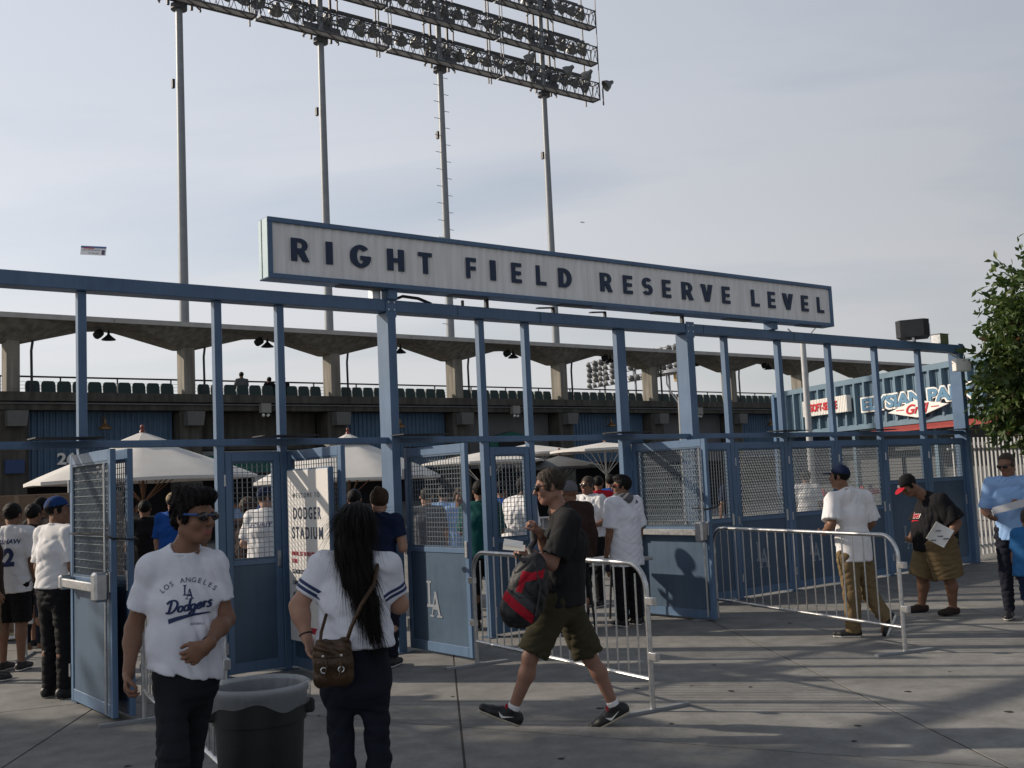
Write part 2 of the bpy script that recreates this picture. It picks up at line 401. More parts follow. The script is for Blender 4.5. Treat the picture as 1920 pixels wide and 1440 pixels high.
for i in range(-4, 5):
    lo.append(cross_pt(i, -2)); hi.append(cross_pt(i, 4))
pts = lo + hi[::-1]
jf.add([(p.x, p.y, -0.0035) for p in pts], [tuple(range(len(pts)))]).build('joint_filler', M_joint, ground)
for i in range(-4, 4):
    for j in range(-2, 4):
        q = [cross_pt(i, j), cross_pt(i+1, j), cross_pt(i+1, j+1), cross_pt(i, j+1)]
        c = sum(q, Vector()) / 4
        g = 0.008
        t = []
        for a in range(4):
            p, pn, pp = q[a], q[(a+1) % 4], q[a-1]
            e1 = (pn - p).normalized(); e2 = (pp - p).normalized()
            sn = abs(e1.cross(e2).z)
            t.append(p + (e1 + e2) * (g / sn))
        b = MB(); n = 4; rim = 0.0015
        low = [(p.x, p.y, -0.035) for p in t]; mid = [(p.x, p.y, -rim) for p in t]
        top = [((p + (c - p).normalized() * rim * 1.6).x, (p + (c - p).normalized() * rim * 1.6).y, 0.0) for p in t]
        b.add(low + mid + top, [(8,9,10,11)] + [(k, (k+1) % 4, 4+(k+1) % 4, 4+k) for k in range(4)] + [(4+k, 4+(k+1) % 4, 8+(k+1) % 4, 8+k) for k in range(4)])
        b.build('concrete_slab', M_pave, ground)
rnd = random.Random(5)
gm = MB()
for (gx, gy) in [(0.9,8.9),(1.35,8.9),(1.8,8.75),(1.62,8.62),(3.5,9.0),(2.9,8.3),(3.3,7.5),(2.2,7.3),(2.05,6.9),(4.2,7.9),(4.0,7.0),(0.55,8.2),(1.0,7.6),(-0.6,8.9),(1.7,9.8),(3.0,12.2),(-2.6,7.1),(0.2,6.8),(5.0,9.6),(-1.6,8.4),(1.1,10.6)]:
    r0 = rnd.uniform(0.012, 0.03)
    ring = [(gx + math.cos(a*math.pi/5)*r0*rnd.uniform(.7,1.2), gy + math.sin(a*math.pi/5)*r0*rnd.uniform(.7,1.3), 0.0025) for a in range(10)]
    gm.add(ring, [tuple(range(10))])
gm.build('gum_spots', mat('old_gum', (0.02,0.02,0.02), 0.9), ground, kind='stuff')

# ------------------------------------------------------------------ stadium stand behind the gate (gate frame, y = away)
stand = empty('stadium_stand', GO, GA, label='concrete stadium stand with zigzag canopy behind the gate', cat='stadium')
UK = [2.63 + 6.045 * k for k in range(-1, 11)]
CY = 28.5
corr = {}
def corrugated(x0, x1, y, z0, z1, pitch=0.2, depth=0.05):
    b = MB(); pts = []; x = x0; k = 0
    prof = [(0, 0), (0.35, 0), (0.5, 1), (0.85, 1)]
    while x < x1:
        for fx, fd in prof:
            xx = x + fx * pitch
            if xx <= x1: pts.append((xx, y + fd * depth))
        x += pitch
    pts.append((x1, y))
    n = len(pts)
    b.add([(p[0], p[1], z0) for p in pts] + [(p[0], p[1], z1) for p in pts], [(i, i+1, n+i+1, n+i) for i in range(n-1)])
    b.box(x0, x1, y + depth + 0.03, y + depth + 0.1, z0, z1)
    return b
# bays of wall between the columns
for k in range(0, 11):
    a, b_ = UK[k] + 0.5, UK[k+1] - 0.5
    kind = k % 4          # 1 and 3: blue corrugated, 2: dark recess, 0: grey wall
    if k % 2 == 1:
        corrugated(a, b_, CY + 0.5, 2.5, 4.86).build('blue_wall_panel', M_bluewall, stand)
    elif k == 2:
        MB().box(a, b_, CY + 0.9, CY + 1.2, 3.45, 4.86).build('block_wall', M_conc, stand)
        MB().box(a, b_, CY + 0.8, CY + 1.0, 2.5, 3.40).build('pale_band', mat('pale_band', (0.30,0.30,0.30), 0.7, var=0.1), stand)
    else:
        MB().box(a, b_, CY + 0.7, CY + 1.0, 2.4, 4.86).build('grey_wall', mat('grey_wall', (0.13,0.13,0.135), 0.8, var=0.1, vscale=2), stand)
# dark concourse under the wall
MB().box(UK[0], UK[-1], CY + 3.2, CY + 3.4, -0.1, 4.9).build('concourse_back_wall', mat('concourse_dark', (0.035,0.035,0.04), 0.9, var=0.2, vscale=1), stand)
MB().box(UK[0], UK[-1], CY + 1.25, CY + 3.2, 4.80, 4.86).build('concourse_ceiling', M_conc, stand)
# serving counters with steel shutters rolled up
for k in range(0, 11):
    if k % 2 == 1:
        a, b_ = UK[k] + 0.6, UK[k+1] - 0.6
        MB().box(a, b_, CY + 0.7, CY + 1.3, 0, 1.05).box(a, b_, CY + 0.6, CY + 1.35, 1.05, 1.10).build('counter', mat('counter_grey', (0.10,0.11,0.12), 0.5, var=0.2), stand)
for k, u_ in enumerate(UK):
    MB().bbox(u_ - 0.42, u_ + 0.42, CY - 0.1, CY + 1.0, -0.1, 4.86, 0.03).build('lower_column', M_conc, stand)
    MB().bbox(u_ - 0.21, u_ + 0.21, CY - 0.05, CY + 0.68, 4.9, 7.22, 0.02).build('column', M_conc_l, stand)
    cb = MB().prism([(-0.28, 4.3), (0.30, 4.3), (0.36, 4.72), (0.36, 4.82), (-0.30, 4.82)], 'y', CY - 0.55, CY - 0.12)
    o = cb.build('column_cabinet', mat('grey_cabinet', (0.12,0.12,0.118), 0.6, var=0.12), stand); o.location.x = u_
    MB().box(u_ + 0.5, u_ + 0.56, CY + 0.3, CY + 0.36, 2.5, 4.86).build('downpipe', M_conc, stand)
    dp = MB().tube([(u_ + 0.62, CY + 0.1, 5.1), (u_ + 0.60, CY + 0.1, 6.9), (u_ + 0.66, CY + 0.1, 7.35)], 0.045, 8)
    dp.build('rain_pipe', M_dark, stand, smooth=True)
# deck edge
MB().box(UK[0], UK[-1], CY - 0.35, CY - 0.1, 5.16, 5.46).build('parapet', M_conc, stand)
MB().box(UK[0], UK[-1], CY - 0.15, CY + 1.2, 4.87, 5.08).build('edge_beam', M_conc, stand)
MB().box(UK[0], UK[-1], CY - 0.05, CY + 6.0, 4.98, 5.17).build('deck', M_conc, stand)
MB().tube([(UK[0], CY - 0.22, 5.09), (UK[-1], CY - 0.22, 5.09)], 0.028, 6).build('conduit', M_pole, stand)
# canopy: zigzag folded plates
half = 6.045 / 2
for k in range(0, 11):
    c = UK[k]
    prof = [(-half, 7.97), (-half, 7.78), (-half*0.82, 7.74), (-0.32, 7.19), (0.32, 7.19), (half*0.82, 7.74), (half, 7.78), (half, 7.97)]
    b = MB().prism(prof, 'y', CY + 0.02, CY + 0.85)
    # sloping front soffit from the straight edge down to the zigzag at the columns
    yf = CY - 0.95; n = len(prof) - 2; low = prof[1:-1]
    b.add([(p, yf, 7.84) for p, q in low] + [(p, CY + 0.02, q) for p, q in low], [(i, i+1, n+i+1, n+i) for i in range(n-1)])
    b.add([(-half, yf, 7.965), (half, yf, 7.965), (half, CY + .02, 7.965), (-half, CY + .02, 7.965)], [(0,1,2,3)])
    o = b.build('canopy_plate', M_conc_l, stand); o.location.x = c
    o2 = MB().box(-half + 0.01, half - 0.01, CY - 1.05, CY - 0.95, 7.83, 8.0).build('canopy_edge', mat('canopy_edge', (0.42,0.41,0.39), 0.8, var=0.12, vscale=3), stand); o2.location.x = c
# hanging lamps under the canopy and wall lamps on the blue panels
def dome_lamp():
    return MB().lathe([(0.02, 0.34), (0.035, 0.30), (0.05, 0.20), (0.13, 0.12), (0.24, 0.03), (0.25, 0.0), (0.235, 0.005), (0.12, 0.10), (0.03, 0.14)], 16)
dl = dome_lamp().data('dome_lamp', M_dark, True)
dlb = dome_lamp().data('wall_lamp_shade', M_brass, True)
for k in range(1, 8):
    lp = empty('canopy_lamp', (0,0,0)); lp.parent = stand; lp.location = (UK[k] + half + 0.15, CY + 0.1, 7.38)
    share(dl, 'shade', lp)
    MB().cyl((0,0,0.3), (0,0,0.5), 0.02, seg=8).build('stem', M_dark, lp)
    sp = MB().lathe([(0.0, -0.16), (0.14, -0.13), (0.15, 0.0), (0.14, 0.13), (0.0, 0.16)], 12).build('spotlight', M_dark, lp, smooth=True)
    sp.location = (-0.35, 0, 0.2); sp.rotation_euler = (R(70), 0, R(20))
for k in (1, 3, 5, 7):
    lp = empty('wall_lamp'); lp.parent = stand; lp.location = (UK[k] + half, CY + 0.1, 4.22)
    share(dlb, 'shade', lp)
    MB().tube([(0,0.4,0.2),(0,0.3,0.45),(0,0.1,0.5),(0,0,0.3)], 0.018, 8).build('gooseneck', M_brass, lp, smooth=True)
for k in (2, 4, 6):
    eb = empty('emergency_light'); eb.parent = stand; eb.location = (UK[k] + half - 0.2, CY - 0.42, 4.78)
    MB().bbox(-0.2, 0.2, -0.02, 0.22, 0.0, 0.36).build('housing', mat('beige_box', (0.26,0.25,0.23), 0.6), eb)
    for s in (-1, 1):
        h = MB().lathe([(0.0, 0.06), (0.05, 0.04), (0.06, -0.04), (0.0, -0.045)], 10).build('spot_head', M_white, eb, smooth=True); h.location = (0.1*s, 0.05, -0.09); h.rotation_euler = (R(60), 0, R(25*s))
# green shop fascias
kg = MB().box(UK[2] + 0.5, UK[3] - 0.4, CY - 0.3, CY + 0.3, 2.55, 3.2).build('green_fascia', M_green, stand)
put(script_word('Dodgers', 0.8, M_white), 'script_lettering', kg, face_minus_y(UK[2] + 3.05, CY - 0.31, 2.78))
MB().box(UK[2] + 2.4, UK[3] - 0.4, CY - 0.2, CY + 0.1, 2.0, 2.42).build('menu_board', mat('menu_board', (0.45,0.45,0.43), 0.6, var=0.12, vscale=9), stand)
gp = [(UK[4] + 1.7, 3.3), (UK[4] + 4.3, 3.3), (UK[4] + 4.3, 3.75), (UK[4] + 3.0, 4.02), (UK[4] + 1.7, 3.75)]
ga = MB().prism(gp, 'y', CY + 0.2, CY + 0.6).build('gabled_green_sign', M_green, stand)
MB().box(UK[4] + 2.2, UK[4] + 3.9, CY + 0.13, CY + 0.19, 3.32, 3.68).build('black_board', M_black, ga)
put(text_fit('26', 0, 0.62, 0, 0.42, M_white, 0.03, 0, 0.03), 'section_number', stand, face_minus_y(UK[1] + 1.5, CY + 0.46, 3.02))
MB().box(UK[1] - 0.3, UK[1] + 0.3, CY - 0.25, CY - 0.12, 2.75, 3.2).build('blue_notice', mat('blue_notice', (0.02,0.05,0.14), 0.5), stand)
# conduits
for dx in (-0.9, -0.75, -0.6):
    MB().tube([(UK[4] - dx, CY + 0.45, 5.0), (UK[4] - dx, CY + 0.45, 4.0)], 0.03, 6).build('conduit', M_conc_l, stand)
# guard rail on the deck
RY = CY + 2.0
rail = MB().box(UK[0], UK[-1], RY - 0.03, RY + 0.03, 6.20, 6.26)
x = UK[0]
rail.build('handrail', M_dark, stand)
while x < UK[-1]:
    MB().box(x - 0.025, x + 0.025, RY - 0.02, RY + 0.02, 5.1, 6.2).build('rail_post', M_dark, stand); x += 2.02
wr = MB()
for i in range(7): wr.bar((UK[0], RY, 5.3 + i*0.125), (UK[-1], RY, 5.3 + i*0.125), 0.012)
wr.build('rail_cables', M_wire, stand)
# seats in the back row of the deck, each one a thing
def seat_meshes():
    back = MB(); W, H = 0.235, 0.46
    out = [(-W, 0.0), (W, 0.0), (W, 0.30), (W*0.93, 0.40), (W*0.7, H), (-W*0.7, H), (-W*0.93, 0.40), (-W, 0.30)]
    back.prism(out, 'y', -0.04, 0.03)
    pan = MB().bbox(-0.22, 0.22, 0.03, 0.42, 0.02, 0.07, 0.02)
    leg = MB().box(-0.03, 0.03, -0.02, 0.25, -0.33, 0.02).box(-0.05, 0.05, 0.0, 0.12, -0.36, -0.33)
    return back.data('seat_back', M_seat), pan.data('seat_pan', M_seat), leg.data('pedestal', M_dark)
sb, sp_, sl = seat_meshes()
SEAT_Z = 5.46
for k in range(1, 9):
    n = 10
    x0 = UK[k] + 0.72
    for i in range(n):
        u_ = x0 + i * 0.517
        o = empty('folding_chair', GO + GU * u_ + GY * (CY + 0.45) + Vector((0,0,SEAT_Z)), GA, label='dark green folding seat in the row on the upper deck', cat='seat', group='seats along the upper deck')
        share(sb, 'seat_back', o, rot=(R(-8), 0, 0)); share(sp_, 'seat_pan', o); share(sl, 'pedestal', o)

# ------------------------------------------------------------------ floodlight tower above the stand
tower = empty('floodlight_tower', GO + GU * 0 , GA, label='long stadium floodlight bank on four tall grey poles', cat='light tower')
PY = 29.9
PU = [9.05, 15.25, 21.4, 27.65]
for i, pu in enumerate(PU):
    po = MB().tube([(pu + 0.0, PY, 7.9), (pu, PY, 14), (pu, PY, 21.1), (pu, PY, 27.5)], [0.19, 0.165, 0.135, 0.12], 14).build('pole', M_pole, tower, smooth=True)
    MB().box(pu - 0.34, pu - 0.24, PY - 0.1, PY + 0.05, 17.6, 17.95).build('junction_box', M_dark, po)
    MB().cyl((pu, PY, 20.85), (pu, PY, 21.05), 0.32, seg=12).build('collar', M_steel_d, po)
    MB().tube([(pu + 0.3, PY - 0.4, 8.0), (pu + 0.6, PY - 0.45, 8.22), (pu + 1.0, PY - 0.45, 8.2), (pu + 1.15, PY - 0.4, 8.0)], 0.09, 8).build('pipe_hood', M_white, po, smooth=True)
    if i == 2:
        for s in range(30):
            zz_ = 9.0 + s * 0.4
            sd = 1 if s % 2 else -1
            MB().cyl((pu, PY, zz_), (pu + sd * 0.42, PY, zz_), 0.014, seg=5).build('climbing_step', M_steel_d, po)
SEG = [(5.9, 12.0), (12.15, 18.2), (18.35, 24.45), (24.6, 30.75)]
TZ = [21.05, 22.97, 24.9]
def flood():
    shell = MB().lathe([(0.0, 0.62), (0.10, 0.60), (0.13, 0.50), (0.15, 0.40), (0.30, 0.22), (0.37, 0.02), (0.38, 0.0), (0.35, 0.0), (0.27, 0.2), (0.1, 0.36), (0.0, 0.38)], 16)
    yoke = MB().tube([(-0.4, 0, 0.1), (-0.4, 0, 0.5), (-0.2, 0, 0.72), (0.2, 0, 0.72), (0.4, 0, 0.5), (0.4, 0, 0.1)], 0.022, 6)
    return shell.data('floodlight', M_lampd, True), yoke.data('yoke', M_steel_d)
fl_sh, fl_yk = flood()
frnd = random.Random(11)
for ti, tz in enumerate(TZ):
    for (a, b_) in SEG:
        if ti == 2 and b_ < 18: continue
        y0, y1 = PY - 0.75, PY - 0.25
        fr = MB()
        for y in (y0, y1):
            fr.bar((a, y, tz), (b_, y, tz), 0.07, 0.05); fr.bar((a, y, tz + 0.86), (b_, y, tz + 0.86), 0.045, 0.045)
            n = int((b_ - a) / 0.27); st = (b_ - a) / n
            for i in range(n):
                z0, z1 = (tz, tz + 0.86) if i % 2 == 0 else (tz + 0.86, tz)
                fr.bar((a + i*st, y, z0), (a + (i+1)*st, y, z1), 0.022)
        for xx in (a, b_):
            fr.bar((xx, y0, tz), (xx, y1, tz), 0.05); fr.bar((xx, y0, tz+0.86), (xx, y1, tz+0.86), 0.05)
            for y in (y0, y1): fr.bar((xx, y, tz), (xx, y, tz+0.9), 0.045)
            fr.bar((xx, y0, tz+0.86), (xx, y1, tz), 0.03)
        n = int((b_ - a) / 0.75)
        for i in range(n):
            fr.bar((a + (b_-a)*i/n, y0, tz - 0.02), (a + (b_-a)*(i+1)/n, y1, tz - 0.02), 0.03)
        t = fr.build('truss_basket', M_steel_d, tower)
        MB().box(a, b_, y0, y1, tz + 0.02, tz + 0.045).build('grating', M_grate, t)
        pipe = MB().bar((a - 0.05, PY + 0.3, tz + 1.52), (b_ + 0.05, PY + 0.3, tz + 1.52), 0.09).bar((a - 0.05, PY + 0.3, tz + 0.95), (b_ + 0.05, PY + 0.3, tz + 0.95), 0.07)
        n = int((b_ - a) / 0.62)
        for i in range(n):
            xa, xb = a + (b_-a)*i/n, a + (b_-a)*(i+1)/n
            pipe.bar((xa, PY + .3, tz + .95), (xb, PY + .3, tz + 1.52), 0.028); pipe.bar((xb, PY + .3, tz + .95), (xa, PY + .3, tz + 1.52), 0.028)
        pipe.bar((a, PY + .55, tz + 1.75), (b_, PY + .55, tz + 1.75), 0.05)
        pipe.build('lamp_pipe', M_steel_d, t)
        m = int((b_ - a) / 0.68)
        for i in range(m):
            fx = a + 0.4 + i * (b_ - a - 0.5) / (m - 1)
            f_ = share(fl_sh, 'floodlight', tower, (fx, PY + 0.35, tz + 0.95 + frnd.uniform(-0.1, 0.1)), (R(-118 + frnd.uniform(-10, 10)) + R(180), R(frnd.uniform(-14, 14)), R(frnd.uniform(-35, 35))))
            share(fl_yk, 'yoke', f_); f_.scale = (.82, .82, .82)
            if i % 2 == 0:
                f2 = share(fl_sh, 'floodlight', tower, (fx + .3, PY + 0.75, tz + 1.42 + frnd.uniform(-.06, .06)), (R(55 + frnd.uniform(-8, 8)), R(frnd.uniform(-12, 12)), R(frnd.uniform(-25, 25)))); f2.scale = (.66, .66, .66)
    # verticals
vt = MB()
for xx in [s for ab in SEG for s in ab]:
    if xx > 12: vt.bar((xx, PY + 0.3, 21.0), (xx, PY + 0.3, 27.2), 0.06); vt.bar((xx, PY - 0.78, 21.0), (xx, PY - 0.78, 27.2), 0.035)
for pu in PU:
    for d in (-0.75, -0.4, 0.55, 0.9): vt.bar((pu + d, PY + 0.1, 21.0), (pu + d, PY + 0.1, 27.3), 0.10 if abs(d) < 0.6 else 0.06)
    for tz in TZ: vt.bar((pu - 0.8, PY, tz + 0.5), (pu + 0.95, PY, tz + 0.5), 0.1, 0.25); vt.bar((pu - 0.8, PY+.1, tz + 0.0), (pu + 0.95, PY+.1, tz + 1.4), 0.05); vt.bar((pu + 0.95, PY+.1, tz + 0.0), (pu - 0.8, PY+.1, tz + 1.4), 0.05)
vt.build('upright_frame', M_steel_d, tower)
for (fx, fz, ry) in [(25.9, 22.0, 10), (28.3, 21.9, 25), (29.6, 21.9, 5), (30.95, 21.72, 60)]:
    f_ = share(fl_sh, 'floodlight', tower, (fx, PY - 1.0, fz), (R(58), R(10), R(ry))); f_.scale = (.82, .82, .82)
    MB().cyl((fx, PY - 0.8, fz - 0.95), (fx, PY - 0.8, fz), 0.04, seg=6).build('lamp_stem', M_steel_d, tower)
# far floodlight bank across the field
ft = empty('floodlight_tower', (16.2, 141.5, 0), math.atan2(133.0 - 150.0, 21.0 - 10.8), label='distant floodlight bank seen under the canopy', cat='light tower')
far_l = MB().lathe([(0.0, 0.5), (0.2, 0.45), (0.5, 0.0), (0.4, 0.0), (0.0, 0.3)], 8).data('floodlight', M_lampd)
fz = MB()
for r_ in range(6): fz.bar((-10, 0, 14.4 + r_*0.72), (10, 0, 14.4 + r_*0.72), 0.10)
for x_ in range(-10, 11, 2): fz.bar((x_, 0, 14.4), (x_, 0, 18.1), 0.09)
fz.build('frame', M_steel_d, ft)
for x_ in (-7, 0, 7): MB().cyl((x_, 0.3, -0.5), (x_, 0.3, 18), 0.2, 0.14, 8).build('pole', M_pole, ft)
for r_ in range(5):
    for c_ in range(15):
        if r_ == 1 and 5 < c_ < 10: continue
        share(far_l, 'floodlight', ft, (-9.6 + c_ * 1.36, -0.3, 14.75 + r_*0.74), (R(115), 0, R(frnd.uniform(-30, 30))))
# ------------------------------------------------------------------ entrance gate frame (gate frame coordinates: x along, y away)
gate = empty('entrance_gate', GO, GA, label='long blue steel gate frame with tall posts and top beam', cat='gate')
BZ0, BZ1 = 3.60, 3.73
MB().bbox(-7.2, 11.60, 0.0, 0.20, BZ0, BZ1, 0.006).build('top_beam', M_blue, gate)
MB().bbox(-7.2, 11.55, 0.045, 0.125, 2.19, 2.255, 0.005).build('transom', M_blue, gate)
POSTS = [(-5.6, .075, .085), (-3.145, .075, .085), (-1.88, .075, .085), (-1.225, .075, .085), (0.03, .10, .24), (1.27, .08, .085), (1.935, .08, .085), (3.465, .15, .085),
         (4.68, .13, .22), (5.465, .08, .085), (6.625, .085, .085), (7.82, .085, .085), (9.035, .085, .085), (10.27, .085, .085), (11.46, .12, .22)]
for (pu, w, d) in POSTS:
    yc = 0.1
    po = MB().bbox(pu - w/2, pu + w/2, yc - d/2, yc + d/2, 0.0, BZ0 - 0.002, 0.006).build('post', M_blue, gate)
    MB().box(pu - w/2 - 0.05, pu + w/2 + 0.05, yc - d/2 - 0.05, yc + d/2 + 0.05, 0.0, 0.012).build('base_plate', M_blue_d, po)
    if d > .2:
        MB().box(pu - w/2 - 0.012, pu + w/2 + 0.012, -0.014, -0.002, BZ0 - 0.06, BZ1 + 0.02).build('beam_clamp', M_blue, po)
        for bx_ in (-1, 1):
            for bz_ in (BZ0 + .02, BZ1 - .03): MB().cyl((pu + bx_*w*.36, -.024, bz_), (pu + bx_*w*.36, -.013, bz_), .011, seg=6).build('bolt', M_galv, po)
for ux in (2.1, 4.95, 6.9, 0.9):
    MB().box(ux, ux + 0.012, -0.004, 0.0, BZ0 + .01, BZ1 - .01).build('beam_joint', M_blue_d, gate)
# conduit, cable loops and small fittings along the beam
MB().tube([(0.10, 0.1, 3.74), (0.25, 0.1, 3.80), (0.45, 0.1, 3.79), (0.62, 0.1, 3.74)], 0.018, 6).build('cable', M_dark, gate, smooth=True)
MB().bbox(-0.16, -0.06, 0.04, 0.14, 3.735, 3.86).build('junction_box', M_galv, gate)
for (a_, b_) in ((2.1, 2.35), (2.95, 3.2)):
    MB().bar((a_, 0.05, 3.78), (b_, 0.05, 3.80), 0.05, 0.015).bar((b_, 0.05, 3.735), (b_, 0.05, 3.80), 0.03).build('sensor_arm', M_dark, gate)
for xx in (1.02, 6.52): MB().cyl((xx, 0.06, 3.735), (xx, 0.06, 3.80), 0.018, seg=8).build('cap_fitting', M_dark, gate)

# wire mesh of welded 5 cm squares; door and panel builders
def mesh_wires(x0, x1, z0, z1, y, pitch=0.05, r=0.0028):
    b = MB()
    n = int(round((x1 - x0) / pitch)); m = int(round((z1 - z0) / pitch))
    for i in range(n + 1): b.bar((x0 + (x1-x0)*i/n, y, z0), (x0 + (x1-x0)*i/n, y, z1), r*2)
    for j in range(m + 1): b.bar((x0, y + 0.004, z0 + (z1-z0)*j/m), (x1, y + 0.004, z0 + (z1-z0)*j/m), r*2)
    return b
def diamond_wires(x0, x1, z0, z1, y, px=0.036, pz=0.075, r=0.0026):
    b = MB()
    w, h = x1 - x0, z1 - z0; s = pz / px
    import itertools
    k = -int(h / pz) - 1
    while k * px < w + h / s:
        for sg in (1, -1):
            # line z = z0 + s*(x - xs) or mirrored
            xs = x0 + k * px if sg == 1 else x1 - k * px
            pts = []
            ta, tb = 0.0, h / s
            xa, xb = xs + sg * ta, xs + sg * tb
            # clip to the opening
            lo_, hi_ = ta, tb
            if sg == 1: lo_, hi_ = max(ta, x0 - xs), min(tb, x1 - xs)
            else: lo_, hi_ = max(ta, xs - x1), min(tb, xs - x0)
            if hi_ - lo_ > 0.01:
                b.bar((xs + sg*lo_, y + 0.003*sg, z0 + s*lo_), (xs + sg*hi_, y + 0.003*sg, z0 + s*hi_), r*2)
        k += 1
    return b
def la_mark(h, m, t=0.004):
    """interlocking L and A as raised strokes, in XY, lower left at 0"""
    b = MB(); q = [0]
    def stroke(p0, p1, w, z=0.0):
        q[0] += 1; a, c = Vector((*p0, 0)), Vector((*p1, 0)); d = (c - a).normalized(); nrm = Vector((-d.y, d.x, 0)) * (w / 2)
        tt = t + 0.0003 * q[0]
        vs = [a + nrm, a - nrm, c - nrm, c + nrm]
        b.add([(v.x*h, v.y*h, 0) for v in vs] + [(v.x*h, v.y*h, tt) for v in vs], [(4,5,6,7),(0,1,5,4),(1,2,6,5),(2,3,7,6),(3,0,4,7)])
    # L
    stroke((0.12, 0.28), (0.12, 0.97), 0.10); stroke((0.0, 0.98), (0.25, 0.98), 0.05); stroke((0.0, 0.31), (0.50, 0.31), 0.08); stroke((0.485, 0.31), (0.485, 0.47), 0.035)
    # A
    stroke((0.24, 0.03), (0.44, 0.70), 0.05); stroke((0.43, 0.72), (0.63, 0.03), 0.10); stroke((0.31, 0.24), (0.58, 0.24), 0.05)
    stroke((0.14, 0.025), (0.35, 0.025), 0.05); stroke((0.50, 0.025), (0.76, 0.025), 0.05)
    return b.data('emblem', m)
M_mark = mat('pale_grey_decal', (0.24, 0.27, 0.31), 0.5)
la_small = la_mark(0.36, M_mark)
def make_door(w, h=2.13, mz0=1.09, mz1=2.03, pattern='square', crash=None, mark=True, closer=True, low_rail=None):
    """door leaf in the XZ plane, hinge at x=0, front towards -y"""
    d = empty('swing_gate')
    st = 0.065; t = 0.045
    fr = MB()
    fr.bbox(0, st, -t/2, t/2, 0.03, h, 0.004).bbox(w - st, w, -t/2, t/2, 0.03, h, 0.004)
    fr.bbox(st, w - st, -t/2 + .001, t/2 - .001, h - 0.09, h - 0.001, 0.004).bbox(st, w - st, -t/2 + .001, t/2 - .001, 0.031, 0.13, 0.004).bbox(st, w - st, -t/2 + .001, t/2 - .001, mz0 - 0.05, mz0, 0.004)
    fr.build('leaf_frame', M_blue, d)
    MB().bbox(st, w - st, -0.012, 0.012, 0.13, mz0 - 0.05, 0.002).build('lower_panel', M_blue_d, d)
    # glazing bead round the mesh
    bd = MB()
    for (a, c) in (((st, mz0), (st + .018, h - .09)), ((w - st - .018, mz0), (w - st, h - .09))): bd.box(a[0], c[0], -0.018, 0.018, a[1], c[1])
    bd.box(st + .018, w - st - .018, -0.018, 0.018, h - .108, h - .09).box(st + .018, w - st - .018, -0.018, 0.018, mz0, mz0 + .018).build('mesh_bead', M_blue_d, d)
    if pattern == 'diamond':
        b = diamond_wires(st + .01, w - st - .01, mz0 + .01, h - .1, 0.0)
        n = 14
        for j in range(n + 1): b.bar((st + .01, -0.008, mz0 + .01 + (h - .11 - mz0) * j / n), (w - st - .01, -0.008, mz0 + .01 + (h - .11 - mz0) * j / n), 0.005)
        b.build('wire_mesh', M_wire, d)
    else:
        mesh_wires(st + .01, w - st - .01, mz0 + .01, h - .1, 0.0).build('wire_mesh', M_wire, d)
    if mark: put(la_small, 'emblem', d, face_minus_y(w * 0.42 - 0.13, -0.0125, 0.38))
    if crash:
        s = -1 if crash == 'front' else 1
        cb = MB().bbox(0.10, w - 0.12, s*0.105 - 0.02, s*0.105 + 0.02, 1.0, 1.075, 0.008)
        cb.build('crash_bar', M_galv, d)
        MB().bbox(w - 0.14, w - 0.02, s*0.09 - 0.055, s*0.09 + 0.055, 0.93, 1.16, 0.02).build('crash_bar_case', M_galv, d)
        MB().bbox(0.03, 0.11, s*0.085 - 0.05, s*0.085 + 0.05, 0.98, 1.1, 0.015).build('crash_bar_end', M_galv, d)
        MB().cyl((w - 0.085, s*0.045, 0.06), (w - 0.085, s*0.045, 0.95), 0.011, seg=8).cyl((w - 0.085, s*0.045, 1.14), (w - 0.085, s*0.045, 2.02), 0.011, seg=8).build('latch_rod', M_galv, d)
    for z in (0.28, 1.06, 1.86): MB().cyl((-0.010, -t/2 - .004, z - .055), (-0.010, -t/2 - .004, z + .055), 0.012, seg=8).build('hinge', M_galv, d)
    MB().bbox(w - st + .012, w - .014, -t/2 - .012, -t/2, 1.00, 1.16, .003).build('lock_plate', M_galv, d)
    if closer:
        MB().bbox(0.12, 0.42, 0.03, 0.10, h - 0.085, h - 0.025, 0.01).build('closer_body', M_dark, d)
        MB().bar((0.28, 0.07, h - 0.01), (0.02, 0.3, h + 0.015), 0.035, 0.012).bar((0.02, 0.3, h + 0.015), (-0.12, 0.06, h + 0.02), 0.035, 0.012).build('closer_arm', M_dark, d)
    return d
def set_door(d, u_, n_, ang, label, group='blue gate doors'):
    d.location = G(u_, n_); d.rotation_euler = (0, 0, GA + ang); tag(d, label, 'gate door', group); return d
# doors standing open, square to the gate line (leaf runs towards the camera; its front faces the sun side)
OUT = R(-90)
set_door(make_door(1.14, pattern='diamond', crash='front', mark=False), -3.235, -0.08, OUT, 'open blue gate door with silver crash bar beside the security guard')
set_door(make_door(1.14, mark=False), -3.10, -0.08, OUT, 'open blue gate door folded behind the crash bar door at left')
set_door(make_door(1.12, mark=False), -1.165, -0.08, OUT, 'open blue gate door behind the white welcome board')
set_door(make_door(1.14), 0.20, -0.08, OUT, 'open blue gate door with emblem at the wide post, before the first barricade')
set_door(make_door(1.24, pattern='diamond', crash='front', mark=False), 3.56, -0.06, OUT, 'open blue gate door with silver crash bar, a person\'s shadow on it')
set_door(make_door(1.14, pattern='square', mark=False), 3.665, -0.06, OUT, 'open blue gate door folded behind the right crash bar door')
